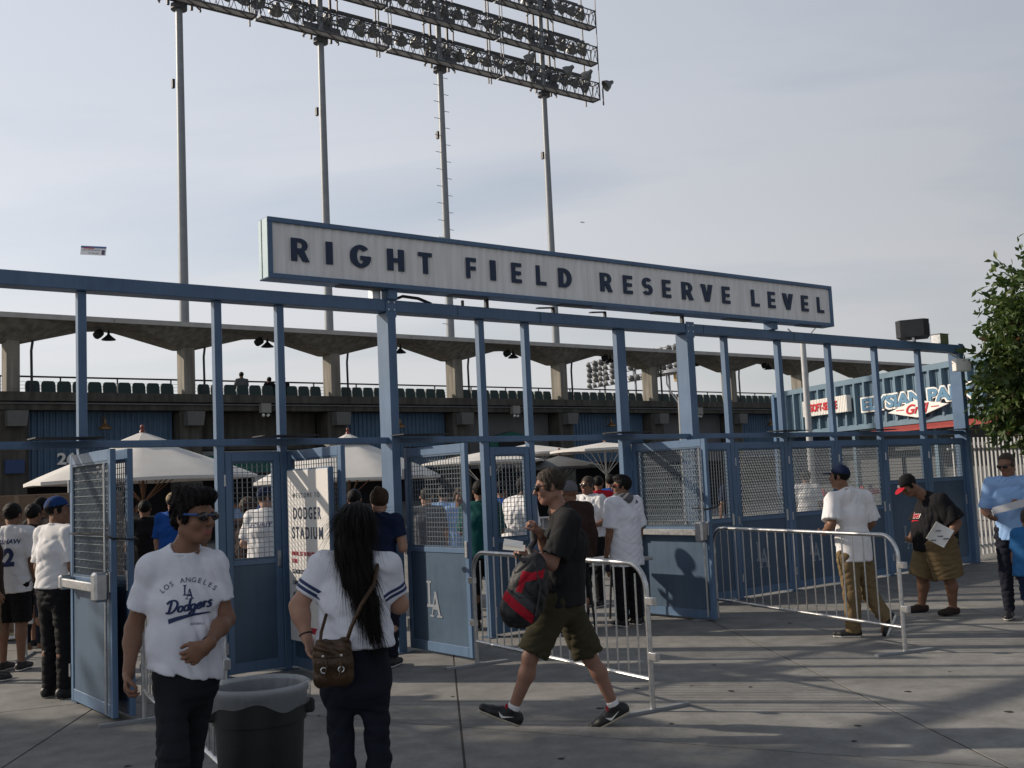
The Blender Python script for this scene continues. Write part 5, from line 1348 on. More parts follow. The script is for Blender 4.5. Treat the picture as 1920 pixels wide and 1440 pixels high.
        if top.get('collar'):
            c_ = Field(P['neck'] - .15, P['neck'] + .15, 0.007)
            c_.cap(P['neck'] - nv*.005, P['neck'] + nv*.03, 0.075*hs, 0.070*hs, k=0.01, cuts=[(P['neck'] + nv*.035, nv), (P['neck'] - nv*.02, -nv)]).cap(P['neck'] - nv*.05, P['neck'] + nv*.09, 0.062*hs, k=0.004, sub=True)
            cm_ = c_.mesh('collar', top['m'] if not isinstance(top['m'], (list, tuple)) else top['m'][0], base)
            if cm_: put(cm_, 'collar', root)
    # ---- lower garment
    bot = S.get('bot')
    if bot:
        g = Field(blo, bhi, max(h, 0.009)); inf = bot.get('inf', 0.012); fr = bot.get('len', 1.9); lg = S.get('leg', 1)
        wz = hip + spine*0.11
        g.cap(hip + spine*0.10, hip - spine*0.05, (wd + pd)/2*gsc - .004, pd*gsc*.93 + min(inf, .010), k=0.03, lat=latH, sq=(ww + pw)/(wd + pd), sq2=pw/pd, cuts=[(wz, spine)])
        for s_ in 'LR':
            a, kn, an = P['hip'+s_], P['kn'+s_], P['an'+s_]; fl = bot.get('flare', 0.0)
            if fr <= 1.0:
                d = unit(kn - a); e = a + (kn - a)*fr; g.cap(a, e + d*.03, (0.085*lg + inf)*sx*max(1, gsc*.97), (0.070*lg + inf + fl)*sx, k=0.035, cuts=[(e, d)])
            else:
                d = unit(an - kn); e = kn + (an - kn)*min(1.0, fr - 1)
                g.cap(a, kn, (0.083*lg + inf)*sx*max(1, gsc*.97), (0.058*lg + inf + fl*.6)*sx, k=0.035).cap(kn, e + d*.02, (0.057*lg + inf + fl*.6)*sx, (0.040 + inf + fl)*sx, k=0.03, cuts=[(e + d*bot.get('over', .01), d)])
        g.folds(bot.get('fold', 0.008), S.get('seed', 1) + 7, lam=(.05, .13), bias=(.5, .5, 1.3))
        put(g.mesh('trousers', bot['m'], base), bot.get('name', 'trousers'), root)
    # ---- shoes
    sho = S.get('shoe')
    if sho:
        for s_ in 'LR':
            tv = J.get('toe'+s_); tv = unit(fwd*V3(1, 1, 0)) if tv is None else unit(tv); an = P['an'+s_]
            upv = unit(V3(0, 0, 1) - tv*tv[2]); sl_ = np.cross(upv, tv); r = sho.get('r', 1.0)
            hl = an - upv*(0.045*r) - tv*0.045*r; bl = hl + tv*.165*r; to = hl + tv*.225*r; bz = hl - upv*0.032*r
            g = Field(np.minimum(hl, to) - .1, np.maximum(hl, to) + .16, 0.006 if h < .009 else 0.009)
            cutb = [(bz + upv*0.0, -upv)]
            g.cap(hl, bl, .036*r, .036*r, k=.02, lat=sl_, sq=.95, sq2=1.3, cuts=cutb).cap(bl, to, .034*r, .027*r, k=.02, lat=sl_, sq=1.3, sq2=1.25, cuts=cutb)
            if not sho.get('low'): g.cap(hl + upv*.02, an + upv*(sho.get('coll', .012)) + tv*.0, .036*r, .042*r, k=.02, cuts=[(an + upv*(sho.get('coll', .012)), upv)]).cap(an + tv*.02, bl - upv*.01, .036*r, .03*r, k=.02, cuts=cutb + [(an + upv*.01, upv)])
            so = put(g.mesh('shoe', sho['m'], base), 'shoe', root)
            g2 = Field(np.minimum(hl, to) - .1, np.maximum(hl, to) + .1, 0.006 if h < .009 else 0.009); ct = [(bz + upv*.017*r, upv), (bz - upv*.004, -upv)]
            g2.cap(hl, bl, .040*r, .041*r, k=.01, lat=sl_, sq=.95, sq2=1.28, cuts=ct).cap(bl, to, .040*r, .033*r, k=.01, lat=sl_, sq=1.28, sq2=1.2, cuts=ct)
            m2 = g2.mesh('sole', sho.get('sole', M_white), base)
            if m2: put(m2, 'sole', so)
            if sho.get('sock'):
                g3 = Field(an - .08, an + .14, .007); d = unit(P['kn'+s_] - an)
                g3.cap(an - d*.01, an + d*.055, .0405, .0425, k=.01, cuts=[(an + d*.05, d)]); put(g3.mesh('sock', sho['sock'], base), 'sock', root)
            if sho.get('lace'):
                lc_ = MB()
                for i in range(4):
                    c = an + tv*(.045 + .024*i) - upv*(.000 + .0105*i) - base; lc_.tube([c - sl_*.028, c + upv*.016, c + sl_*.028], .0085, 6)
                c = an + tv*.05 + upv*.012 - base
                for q in (-1, 1): lc_.tube([c, c + sl_*.02*q + upv*.012, c + sl_*.034*q - upv*.002, c + sl_*.01*q], .007, 5)
                lc_.build('laces', sho['lace'], so, smooth=True)
            if sho.get('tick'):
                for q in (-1, 1):
                    pt = [(-.052, .022), (-.035, -.004), (-.02, -.012), (.055, .022), (-.012, .004), (-.03, .010)]
                    c = hl + tv*.085 + upv*.000
                    vs = [c + tv*(-x_) + upv*(y_) + sl_*q*(.042 + .002*(1 - abs(x_)*8)) - base for x_, y_ in pt]; vs2 = [v + sl_*q*.004 for v in vs]
                    MB().add(vs + vs2, [(6,7,8,9,10,11), (0,1,7,6),(1,2,8,7),(2,3,9,8),(3,4,10,9),(4,5,11,10),(5,0,6,11)]).build('tick_mark', M_white, so)
    # ---- hair
    hr = S.get('hair')
    if hr:
        g = Field(hc - .22, hc + .22, hh); inf = hr.get('inf', .010); m_ = hr.get('m', M_hairb)
        n_ = (HM[1]*0.615 + HM[2]*0.789); c_ = hp(0, -.03, .022 + hr.get('line', 0)); ct = [(c_, -n_)]
        g.ell(hp(0, .016, .034), (V3(.078, .098, .088)*hs + inf), HM, k=.01, cuts=ct)
        for q in (-1, 1): g.ell(hp(q*.074, -.012, .0), V3(.012, .022, .03)*hs, HM, k=.015)
        for (o, r) in hr.get('lumps', []): g.ell(hp(*o), V3(*r)*hs, HM, k=.03, cuts=ct if hr.get('cutl', True) else ())
        g.folds(hr.get('fold', .006), S.get('seed', 1) + 3, lam=(.012, .035), n=6)
        put(g.mesh('hair', m_, base), 'hair', root)
    if S.get('longhair'): S['longhair'](root, base, hp, HM, P)
    cp = S.get('cap')
    if cp:
        g = Field(hc - .26, hc + .26, hh); yb = -1 if not cp.get('back') else 1
        ct = [(hp(0, 0, .038), -HM[2]*.97 - HM[1]*.18)]
        g.ell(hp(0, .014, .034), V3(.084, .105, .098)*hs, HM, k=.006, cuts=ct)
        g.ell(hp(0, .014, .132), V3(.007, .007, .005)*hs, HM, k=.004)
        co = put(g.mesh('cap', cp['m'], base), cp.get('name', 'cap'), root)
        g = Field(hc - .26, hc + .26, min(hh, .006))
        g.ell(hp(0, yb*.105, .037), V3(.073, .083, .0085)*hs, HM, k=.003, cuts=[(hp(0, yb*.075, 0), -HM[1]*yb)])
        bm_ = g.mesh('bill', cp.get('bill', cp['m']), base)
        if bm_: put(bm_, 'bill', co)
        if cp.get('mark'):
            c0 = hp(0, yb*-.0, .08); MB().bbox(-.012, .012, -.003, .003, -.015, .015, .002).build('cap_badge', cp['mark'], co).matrix_local = Matrix(((HM[0][0], HM[1][0], HM[2][0], 0), (HM[0][1], HM[1][1], HM[2][1], 0), (HM[0][2], HM[1][2], HM[2][2], 0), (0, 0, 0, 1))).copy()
            co.children[-1].matrix_local = Matrix.Translation(Vector(hp(0, cp.get('my', -.094), .075) - base)) @ co.children[-1].matrix_local
    if S.get('beanie'):
        g = Field(hc - .2, hc + .2, hh); g.ell(hp(0, .014, .034), V3(.085, .106, .100)*hs, HM, k=.006, cuts=[(hp(0, 0, .01), -HM[2])]).folds(.003, 5, lam=(.012, .02)); put(g.mesh('beanie', S['beanie'], base), 'beanie', root)
    gl = S.get('glasses')
    if gl:
        fr = MB()
        for q in (-1, 1):
            fr.tube([hp(q*.062, -.088, .014) - base, hp(q*.083, -.02, .014) - base, hp(q*.083, .015, .010) - base], .004 if not gl.get('wide') else .0065, 6)
        fr.tube([hp(-.014, -.104, .012) - base, hp(.014, -.104, .012) - base], .0035, 6)
        fo = fr.build('sunglasses', gl.get('frame', M_lens), root, smooth=True)
        for q in (-1, 1):
            g = Field(hc - .16, hc + .16, .0045); g.ell(hp(q*.034, -.094, .004), V3(.031, .012, .022)*hs, HM, k=.003)
            put(g.mesh('lens', gl.get('lens', M_lens), base), 'lens', fo)
    root['_b'] = 0; del root['_b']
    if top: root_ctx = {'shirt': root_shirt}
    return root, base, {'fwd': fwd, 'lat': latS, 'spine': spine, 'chest': chest, 'waist': waist, 'hip': hip, 'P': P, 'hp': hp, 'HM': HM, 'shirt': root_shirt if top else None}

def strands(parent, hair, n, length, dirf, width=.0016, seed=1, segs=3, lift=.35, m=None, jit=.22):
    """fine strands growing out of a hair mesh so that its outline and shading break up"""
    rg = random.Random(seed); me = hair.data; ps = me.polygons; b = MB(); vs, fs = [], []; N_ = len(ps)
    for _ in range(n):
        p = ps[rg.randrange(N_)]; c = Vector(p.center); nn = Vector(p.normal); d = Vector(dirf(c, nn)).normalized(); d = (d - nn*d.dot(nn)*.8 + nn*lift*rg.uniform(.3, 1.3) + Vector((rg.gauss(0, jit), rg.gauss(0, jit), rg.gauss(0, jit)))).normalized()
        L_ = length*rg.uniform(.5, 1.3); sd = d.cross(nn).normalized()*width; o = len(vs); bend = Vector((rg.gauss(0, jit), rg.gauss(0, jit), -.25))
        for k in range(segs + 1):
            t = k/segs; q = c + nn*.001 + d*L_*t + bend*L_*t*t*.5; w = sd*(1 - t*.8); vs += [q - w, q + w]
        fs += [(o+2*k, o+2*k+1, o+2*k+3, o+2*k+2) for k in range(segs)]
    b.add(vs, fs); me2 = bpy.data.meshes.new('hair_strands'); me2.from_pydata(b.v, [], b.f); me2.materials.append(m or me.materials[0]); return put(me2, 'hair_strands', hair, kind='stuff')
def part_of(root, nm): return [c for c in root.children if c.name.split('.')[0] == nm][0]
def wrap_print(me, shirt, base, center, right, up, out, parent, name, lift=0.0025, seg=0.012):
    """lay flat lettering (XY plane, metres) onto a garment: densify, then push each vertex onto the cloth along -out"""
    bm = bmesh.new(); bm.from_mesh(me); bmesh.ops.triangulate(bm, faces=bm.faces)
    for _ in range(3):
        es = [e for e in bm.edges if e.calc_length() > seg*1.6]
        if not es: break
        bmesh.ops.subdivide_edges(bm, edges=es, cuts=1, use_grid_fill=False); bmesh.ops.triangulate(bm, faces=bm.faces)
    sm = shirt.data; tree_ = BVHTree.FromPolygons([v.co[:] for v in sm.vertices], [p.vertices[:] for p in sm.polygons])
    c = Vector(center) - Vector(base); r_, u_, o_ = Vector(right), Vector(up), Vector(out)
    dead = []
    for v in bm.verts:
        p = c + r_*v.co.x + u_*v.co.y + o_*0.35; hit = tree_.ray_cast(p, -o_, 0.6)
        if hit[0] is None: dead.append(v); continue
        v.co = hit[0] + hit[1]*lift if hit[1].dot(o_) > 0 else hit[0] + o_*lift
    bmesh.ops.delete(bm, geom=dead, context='VERTS')
    m2 = bpy.data.meshes.new(name); bm.to_mesh(m2); bm.free(); m2.materials.append(me.materials[0])
    return put(m2, name, parent)

def stand_pose(x, y, H, yaw, arms=('down', 'down'), z0=0.0, lean=0.0, look=None, stance=0.1, step=0.0, sw=None):
    """joints of a standing figure at (x, y), facing yaw (0 = towards the camera, positive turns to image right)"""
    s = H/1.75; f = V3(math.sin(yaw), -math.cos(yaw), 0); l = V3(math.cos(yaw), math.sin(yaw), 0); o = V3(x, y, z0); u = V3(0, 0, 1)
    at = lambda a, b, c: o + l*a*s + f*b*s + u*c*s
    w = sw or 0.18
    J = dict(hipL=at(.09, 0, .93), hipR=at(-.09, 0, .93), knL=at(stance, .02 + step*.5, .50), knR=at(-stance, .02 - step*.2, .50), anL=at(stance, step, .085), anR=at(-stance, -step, .085 + abs(step)*.1),
             shL=at(w, lean*.45, 1.42), shR=at(-w, lean*.45, 1.42), neck=at(0, lean*.5 + .0, 1.475), head=at(0, lean*.75 + .025, 1.625))
    for sd, sg, a in (('L', 1, arms[0]), ('R', -1, arms[1])):
        S_ = J['sh'+sd]
        if a == 'down': e, w_ = S_ + l*sg*.05*s - u*.29*s, S_ + l*sg*.06*s - u*.53*s + f*.06*s
        elif a == 'front': e, w_ = S_ + l*sg*.05*s - u*.27*s + f*.03*s, S_ + l*sg*(-.03)*s - u*.20*s + f*.26*s
        elif a == 'bent': e, w_ = S_ + l*sg*.08*s - u*.28*s - f*.02*s, S_ + l*sg*(-.02)*s - u*.34*s + f*.22*s
        elif a == 'up': e, w_ = S_ + l*sg*.08*s - u*.2*s + f*.12*s, S_ + l*sg*(-.02)*s + u*.04*s + f*.2*s
        elif a == 'hip': e, w_ = S_ + l*sg*.16*s - u*.25*s - f*.06*s, S_ + l*sg*.02*s - u*.42*s + f*.03*s
        J['el'+sd], J['wr'+sd] = e, w_
    J['face'] = f if look is None else V3(math.sin(look), -math.cos(look), 0)
    return J
J_TEE = dict(face=(0.86, -0.5, 0), head=(-1.499, 4.98, 1.629), neck=(-1.56, 5.0, 1.481), shR=(-1.701, 4.98, 1.398), shL=(-1.437, 5.04, 1.394), elR=(-1.802, 5.02, 1.126), wrR=(-1.786, 4.9, 0.942), elL=(-1.379, 5.04, 1.148), wrL=(-1.401, 4.8, 1.063), hipR=(-1.626, 5.0, 0.918), hipL=(-1.495, 5.03, 0.916), knR=(-1.577, 4.86, 0.562), knL=(-1.594, 5.12, 0.509), anR=(-1.631, 4.92, 0.183), anL=(-1.693, 5.36, 0.094), toeR=(0.2, -1, 0), toeL=(0.2, -1, -0.2))
J_HAIR = dict(face=(-0.1, 1, 0), head=(-0.757, 5.02, 1.533), neck=(-0.768, 5.0, 1.404), shL=(-0.913, 5.0, 1.371), shR=(-0.621, 5.0, 1.358), elL=(-1.028, 4.98, 1.198), wrL=(-0.985, 4.93, 1.063), elR=(-0.573, 5.06, 1.174), wrR=(-0.72, 5.33, 1.196), hipL=(-0.863, 5.0, 0.893), hipR=(-0.697, 5.0, 0.886), knL=(-0.847, 5.0, 0.478), knR=(-0.69, 5.03, 0.463), anL=(-0.853, 5.0, 0.102), anR=(-0.696, 5.05, 0.083), toeL=(-0.1, 1, 0), toeR=(0.1, 1, 0))
J_WALK = dict(face=(-1, -0.03, 0), head=(0.227, 7.45, 1.679), neck=(0.297, 7.45, 1.51), shL=(0.34, 7.27, 1.438), shR=(0.303, 7.63, 1.419), elL=(0.209, 7.23, 1.161), wrL=(0.077, 7.21, 1.239), elR=(0.202, 7.61, 1.215), wrR=(0.138, 7.47, 1.359), hipL=(0.26, 7.37, 0.918), hipR=(0.296, 7.55, 0.897), knL=(0.039, 7.35, 0.539), anL=(-0.097, 7.39, 0.18), knR=(0.458, 7.63, 0.468), anR=(0.614, 7.65, 0.12), toeL=(-1, 0, 0.42), toeR=(-0.9, 0, -0.42))
J_CAP = dict(face=(-0.8, 0.6, 0), head=(3.313, 11.0, 1.624), neck=(3.363, 11.0, 1.48), shL=(3.205, 10.93, 1.401), shR=(3.602, 11.15, 1.39), elL=(3.153, 10.85, 1.153), wrL=(3.143, 11.1, 1.062), elR=(3.671, 11.2, 1.132), wrR=(3.618, 11.45, 0.99), hipL=(3.324, 10.98, 0.811), hipR=(3.512, 11.08, 0.796), knL=(3.35, 10.98, 0.43), anL=(3.347, 11.02, 0.079), knR=(3.551, 11.1, 0.425), anR=(3.683, 11.0, 0.173), toeL=(-0.95, 0.3, 0), toeR=(-0.35, 0.2, -0.9))
J_RED = dict(face=(-0.98, -0.2, 0), head=(4.485, 12.3, 1.479), neck=(4.678, 12.32, 1.349), shL=(4.762, 12.1, 1.276), shR=(4.777, 12.55, 1.254), elL=(4.89, 12.02, 1.047), wrL=(4.766, 11.95, 0.902), elR=(4.675, 12.6, 1.003), wrR=(4.523, 12.45, 0.876), hipL=(4.757, 12.2, 0.806), hipR=(4.781, 12.5, 0.788), knL=(4.828, 12.2, 0.427), anL=(4.863, 12.25, 0.088), knR=(4.658, 12.55, 0.404), anR=(4.647, 12.62, 0.085), toeL=(-0.95, -0.3, 0), toeR=(-1, -0.1, 0))
# ------------------------------------------------------------------ people
M_tee = cloth('white_jersey_cotton', (0.70, 0.72, 0.79)); M_wht = cloth('white_shirt', (0.72, 0.72, 0.74)); M_jean = cloth('black_denim', (0.016, 0.017, 0.022)); M_indigo = cloth('dark_indigo_denim', (0.012, 0.014, 0.024))
M_char = cloth('charcoal_cotton', (0.017, 0.0175, 0.0195)); M_olive = cloth('olive_twill', (0.048, 0.043, 0.024)); M_khaki = cloth('khaki_twill', (0.16, 0.115, 0.06)); M_blk = cloth('black_cotton', (0.010, 0.010, 0.012))
M_royal = cloth('royal_blue_cloth', (0.012, 0.07, 0.30)); M_navyc = cloth('navy_cloth', (0.012, 0.020, 0.055)); M_sky = cloth('pale_blue_cloth', (0.26, 0.42, 0.70)); M_teal = cloth('teal_cloth', (0.008, 0.075, 0.075)); M_greyc = cloth('grey_fleece', (0.12, 0.125, 0.14))
M_brownc = cloth('brown_jacket', (0.035, 0.02, 0.017)); M_redc = cloth('red_cloth', (0.38, 0.015, 0.03)); M_tanc = cloth('tan_cloth', (0.30, 0.24, 0.16)); M_shoeb = mat('black_shoe', (0.013, 0.013, 0.015), 0.5, var=.2); M_brsh = mat('brown_suede', (0.03, 0.018, 0.013), 0.8, var=.2)
M_print = mat('navy_print', (0.02, 0.035, 0.11), 0.7); M_print2 = mat('faded_navy_print', (0.10, 0.11, 0.16), 0.8); M_kid = cloth('bright_blue_cloth', (0.025, 0.12, 0.30))

def merge2d(parts):
    """parts: (mesh, matrix) -> one flat mesh"""
    b = MB(); m = None
    for me, mx in parts:
        m = m or me.materials[0]; b.add([mx @ v.co for v in me.vertices], [tuple(p.vertices) for p in me.polygons])
    me = bpy.data.meshes.new('print'); me.from_pydata(b.v, [], b.f); me.materials.append(m); return me
def arc_text(s, size, radius, m, bold=0.02, step=None):
    parts = []; n = len(s)
    for i, ch in enumerate(s):
        if ch == ' ': continue
        a = (i - (n-1)/2) * (step / radius); t = text_data(ch, size, m, bold, align='CENTER')
        parts.append((t, Matrix.Translation((radius*math.sin(a), radius*math.cos(a) - radius, 0)) @ Matrix.Rotation(-a, 4, 'Z')))
    return merge2d(parts)
def flat_la(h, m):
    me = la_mark(h, m); 
    for v in me.vertices: v.co.z = 0
    bm = bmesh.new(); bm.from_mesh(me); bmesh.ops.delete(bm, geom=[f for f in bm.faces if f.calc_area() < 1e-9], context='FACES'); bm.to_mesh(me); bm.free(); return me
def swoosh(w, h, m):
    """underline tail that thickens to the left end"""
    top_ = [(w*t, h*(0.55 + 0.45*math.sin(math.pi*(t*.8 + .1)))) for t in [i/12 for i in range(13)]]
    bot_ = [(w*t, h*(0.55 + 0.45*math.sin(math.pi*(t*.8 + .1))) - h*(.62*(1 - t)**.8 + .16)) for t in [i/12 for i in range(13)]]
    v = [(x, y, 0) for x, y in top_ + bot_[::-1]]; me = bpy.data.meshes.new('print'); n = 13
    me.from_pydata(v, [], [(i, i+1, 25-i-1, 25-i) for i in range(12)]); me.materials.append(m); return me

# man in the white baseball tee, left foreground
ro, bs, cx = person(J_TEE, dict(h=.0065, skin=SK_TAN, seed=3, chest=(.140, .100), waist=(.132, .098), hips=(.135, .105), leg=.92, limb=.92, hs=.98, pitch=.06,
    top=dict(m=M_tee, inf=.010, hem=.93, hemn=(-.22, 0, -1), sleeve=.66, cuff=.008, flare=.008, fold=.0075, dip=.006, neck=.16), bot=dict(m=M_jean, len=1.95, inf=.010, flare=.012), shoe=dict(m=M_shoeb), handR=dict(curl=.75, side=(.2, -1, 0), palm=(1, .2, 0)), handL=dict(d=(-.72, -.2, -.5), palm=(0, 1, -.2), side=(-.3, -.2, 1), curl=.62),
    hair=dict(m=M_hairb, inf=.011, line=.010, lumps=[((0, -.045, .105), (.062, .060, .035)), ((0, -.075, .095), (.05, .035, .028)), ((0, .04, .10), (.07, .07, .04)), ((0, .085, -.02), (.06, .03, .05))], fold=.010), glasses=dict(frame=mat('blue_plastic', (0.02, 0.07, 0.22), .35), wide=True)),
    'man in white baseball tee and sunglasses, looking right, beside the litter bin')
hd_ = part_of(ro, 'hair'); strands(ro, hd_, 1800, .017, lambda c, n: (c - (Vector(cx['hp'](0, -.02, -.05)) - Vector(bs))) + Vector((0, 0, .05)), .0013, 5, lift=.28)
pr = Vector(cx['lat']); up = Vector(cx['spine']); fw = Vector(cx['fwd'])
ctr = Vector(cx['chest']) + up*.02 + pr*.03
wrap_print(arc_text('LOS ANGELES', .031, .16, M_print2, .01, .0235), cx['shirt'], bs, ctr + up*.062, pr, up, fw, ro, 'shirt_print')
wrap_print(flat_la(.062, M_print), cx['shirt'], bs, ctr - pr*.022 - up*.012, pr, up, fw, ro, 'shirt_emblem')
dg = merge2d([(script_word('Dodgers', .205, M_print, .42), Matrix.Translation((-.104, -.075, 0)) @ Matrix.Rotation(R(7), 4, 'Z')), (swoosh(.185, .028, M_print), Matrix.Translation((-.090, -.118, 0)) @ Matrix.Rotation(R(7), 4, 'Z'))])
wrap_print(dg, cx['shirt'], bs, ctr, pr, up, fw, ro, 'shirt_script')
wrap_print(text_fit('BASEBALL', 0, .06, 0, .010, M_print2, .0, 0, 0), cx['shirt'], bs, ctr + pr*.005 - up*.13, pr, up, fw, ro, 'shirt_print')
# thin bracelet
w_ = Vector(J_TEE['wrL']) - Vector(bs); d_ = (Vector(J_TEE['wrL']) - Vector(J_TEE['elL'])).normalized(); a_ = d_.orthogonal().normalized(); b_ = d_.cross(a_)
MB().tube([w_ - d_*.02 + (a_*math.cos(t*math.pi/8) + b_*math.sin(t*math.pi/8))*.029 for t in range(16)], .004, 6, closed=True).build('bracelet', M_black, ro, smooth=True)

# woman with long black hair, seen from behind
def long_hair(root, base, hp, HM, P):
    hd = P['head']; g = Field(hd + V3(-.25, -.3, -.55), hd + V3(.25, .2, .2), .006)
    g.ell(hp(0, .02, .03), V3(.088, .108, .10), HM, k=.02)
    pts = [(V3(0, -.035, .02), .088, 1.0), (V3(-.005, -.075, -.10), .074, 1.08), (V3(.02, -.115, -.22), .054, 1.2), (V3(.055, -.135, -.33), .036, 1.35), (V3(.085, -.14, -.43), .018, 1.5)]
    for (a, ra, sa), (b, rb, sb_) in zip(pts, pts[1:]): g.cap(hd + a, hd + b, ra, rb, k=.03, lat=V3(1, 0, 0), sq=sa, sq2=sb_)
    # long upright grooves
    idx = np.argwhere(np.abs(g.f) < .03); p = g.lo + idx*g.h; u_ = (p[:, 0] - hd[0]) - .2*(hd[2] - p[:, 2]) + .01*np.sin(p[:, 2]*18)
    g.f[tuple(idx.T)] += (.0035*np.sin(u_*210 + 2*np.sin(p[:, 2]*7)) + .0025*np.sin(u_*95 + 1.3) + .002*np.sin(u_*330 + p[:, 2]*11)).astype(np.float32)
    ho = put(g.mesh('hair', M_hairb, base), 'hair', root)
    strands(root, ho, 3200, .16, lambda c, n: Vector((.16, 0, -1)) if c.z + base[2] < hd[2] + .06 else Vector((c.x + base[0] - hd[0], c.y + base[1] - hd[1] - .06, -.05)), .0013, 6, 5, .03, jit=.07)
    st = MB(); r_ = random.Random(8)
    for i in range(46):
        x0 = r_.uniform(-.07, .08); t0 = r_.uniform(-.30, -.12)
        a = hd + V3(x0*.7 + .2*(-t0)*.6, -.13 - r_.random()*.02, t0); b = a + V3(r_.uniform(-.015, .05), r_.uniform(-.015, .01), -r_.uniform(.07, .14)); c = b + V3(r_.uniform(-.02, .03), 0, -r_.uniform(.03, .07))
        st.tube([a - base, b - base, c - base], [.0035, .0028, .001], 4)
    st.build('loose_strands', M_hairb, ho, smooth=True, kind='stuff')
ro, bs, cx = person(J_HAIR, dict(h=.0065, skin=SK_LIGHT, seed=9, chest=(.142, .108), waist=(.140, .105), hips=(.166, .135), leg=.80, hs=.95, limb=.95, bust=True,
    top=dict(m=M_tee, inf=.010, hem=1.02, sleeve=.72, cuff=.000, flare=.002, fold=.0065, bias=(.5, .5, 1.4)), bot=dict(m=M_indigo, len=1.95, inf=.008), shoe=dict(m=M_shoeb), longhair=long_hair,
    handL=dict(curl=.22, palm=(1, -.2, 0), side=(.2, 1, 0), r=.92), handR=dict(curl=.6, d=(-.3, .9, .3), palm=(0, 0, -1), side=(-1, 0, 0), r=.9)),
    'woman with long black hair in a white tee with striped sleeves, seen from behind')
def sleeve_band(J, sd, f0, f1, r, m, root, base, nm='sleeve_stripe'):
    a, e = Vector(J['sh'+sd]), Vector(J['el'+sd]); d = (e - a).normalized()
    sm = cx['shirt'].data; tr_ = BVHTree.FromPolygons([v.co[:] for v in sm.vertices], [p.vertices[:] for p in sm.polygons]); x_ = d.orthogonal().normalized(); y_ = d.cross(x_)
    vs, fs = [], []; n = 40; mm = 4
    for i in range(mm):
        c = a + (e - a)*(f0 + (f1 - f0)*i/(mm - 1)) - Vector(base)
        for k in range(n):
            q = x_*math.cos(2*math.pi*k/n) + y_*math.sin(2*math.pi*k/n); hit = tr_.ray_cast(c + q*.13, -q, .13)
            vs.append((hit[0] + q*.0022) if hit[0] else c + q*r)
    for i in range(mm-1):
        for k in range(n): k2 = (k+1) % n; fs.append((i*n+k, i*n+k2, (i+1)*n+k2, (i+1)*n+k))
    b = MB(); b.add(vs, fs); b.build(nm, m, root, smooth=True)
for sd in 'LR':
    sleeve_band(J_HAIR, sd, .46, .53, .07, M_print, ro, bs); sleeve_band(J_HAIR, sd, .57, .64, .07, M_print, ro, bs)
w_ = Vector(J_HAIR['wrL']) - Vector(bs); d_ = (Vector(J_HAIR['wrL']) - Vector(J_HAIR['elL'])).normalized(); a_ = d_.orthogonal().normalized(); b_ = d_.cross(a_)
MB().tube([w_ - d_*.012 + (a_*math.cos(t*math.pi/8) + b_*math.sin(t*math.pi/8))*.0285 for t in range(16)], .004, 6, closed=True).build('hair_tie', M_black, ro, smooth=True)
# her shoulder bag
M_leather = mat('bronze_leather', (0.052, 0.027, 0.012), 0.34, 0.25, var=.3, vscale=10, bump=.5, bscale=35)
bgo = Vector((-0.845, 4.80, 0.865))
bag = empty('shoulder_bag', bgo, R(6), label='bronze leather shoulder bag at the long haired woman\'s hip', cat='bag')
g = Field(V3(-.12, -.09, -.02), V3(.12, .09, .26), .006)
g.cap(V3(-.045, 0, .035), V3(.045, 0, .035), .038, k=.03, lat=V3(0, 1, 0), sq=.9).cap(V3(-.045, 0, .04), V3(-.048, 0, .17), .036, .030, k=.03).cap(V3(.045, 0, .04), V3(.048, 0, .17), .036, .030, k=.03).cap(V3(-.045, 0, .1), V3(.045, 0, .1), .04, k=.03).cap(V3(-.045, 0, .16), V3(.045, 0, .16), .032, k=.03, cuts=[(V3(0, 0, .19), V3(0, 0, 1))])
g.folds(.008, 4, lam=(.03, .08)); put(g.mesh('bag_body', M_leather, V3(0, 0, 0)), 'bag_body', bag)
MB().tube([(-.078, -.036, .135), (-.03, -.043, .128), (.03, -.043, .128), (.078, -.036, .135)], .004, 6).build('flap_seam', M_leather, bag, smooth=True)
for x_ in (-.03, .034): MB().tube([(x_, -.045, .125), (x_ + .006, -.054, .09), (x_ - .004, -.052, .045)], .005, 6).build('tassel', M_leather, bag, smooth=True)
for x_ in (-.038, .038):
    MB().tube([(x_ + .012*math.cos(t*math.pi/6), -.052, .075 + .012*math.sin(t*math.pi/6)) for t in range(12)], .0035, 6, closed=True).build('eyelet', M_galv, bag, smooth=True)
    MB().lathe([(0,.004),(.006,.003),(.007,0)], 8, (0,0,0)).build('stud', M_galv, bag).matrix_local = Matrix.Translation((x_*1.05, -.048, .135)) @ Matrix.Rotation(R(90), 4, 'X')
S0 = Vector(J_HAIR['shR']) - bgo
MB().tube([(.06, -.01, .18), (.085, -.035, .25), (.13, -.01, .34), (.19, .02, .43), (S0.x - .01, S0.y - .05, S0.z + .055)], .009, 8).build('strap', M_leather, bag, smooth=True)
MB().tube([(-.055, -.005, .18), (-.05, .03, .23), (-.03, .09, .30)], .008, 8).build('strap_end', M_leather, bag, smooth=True)

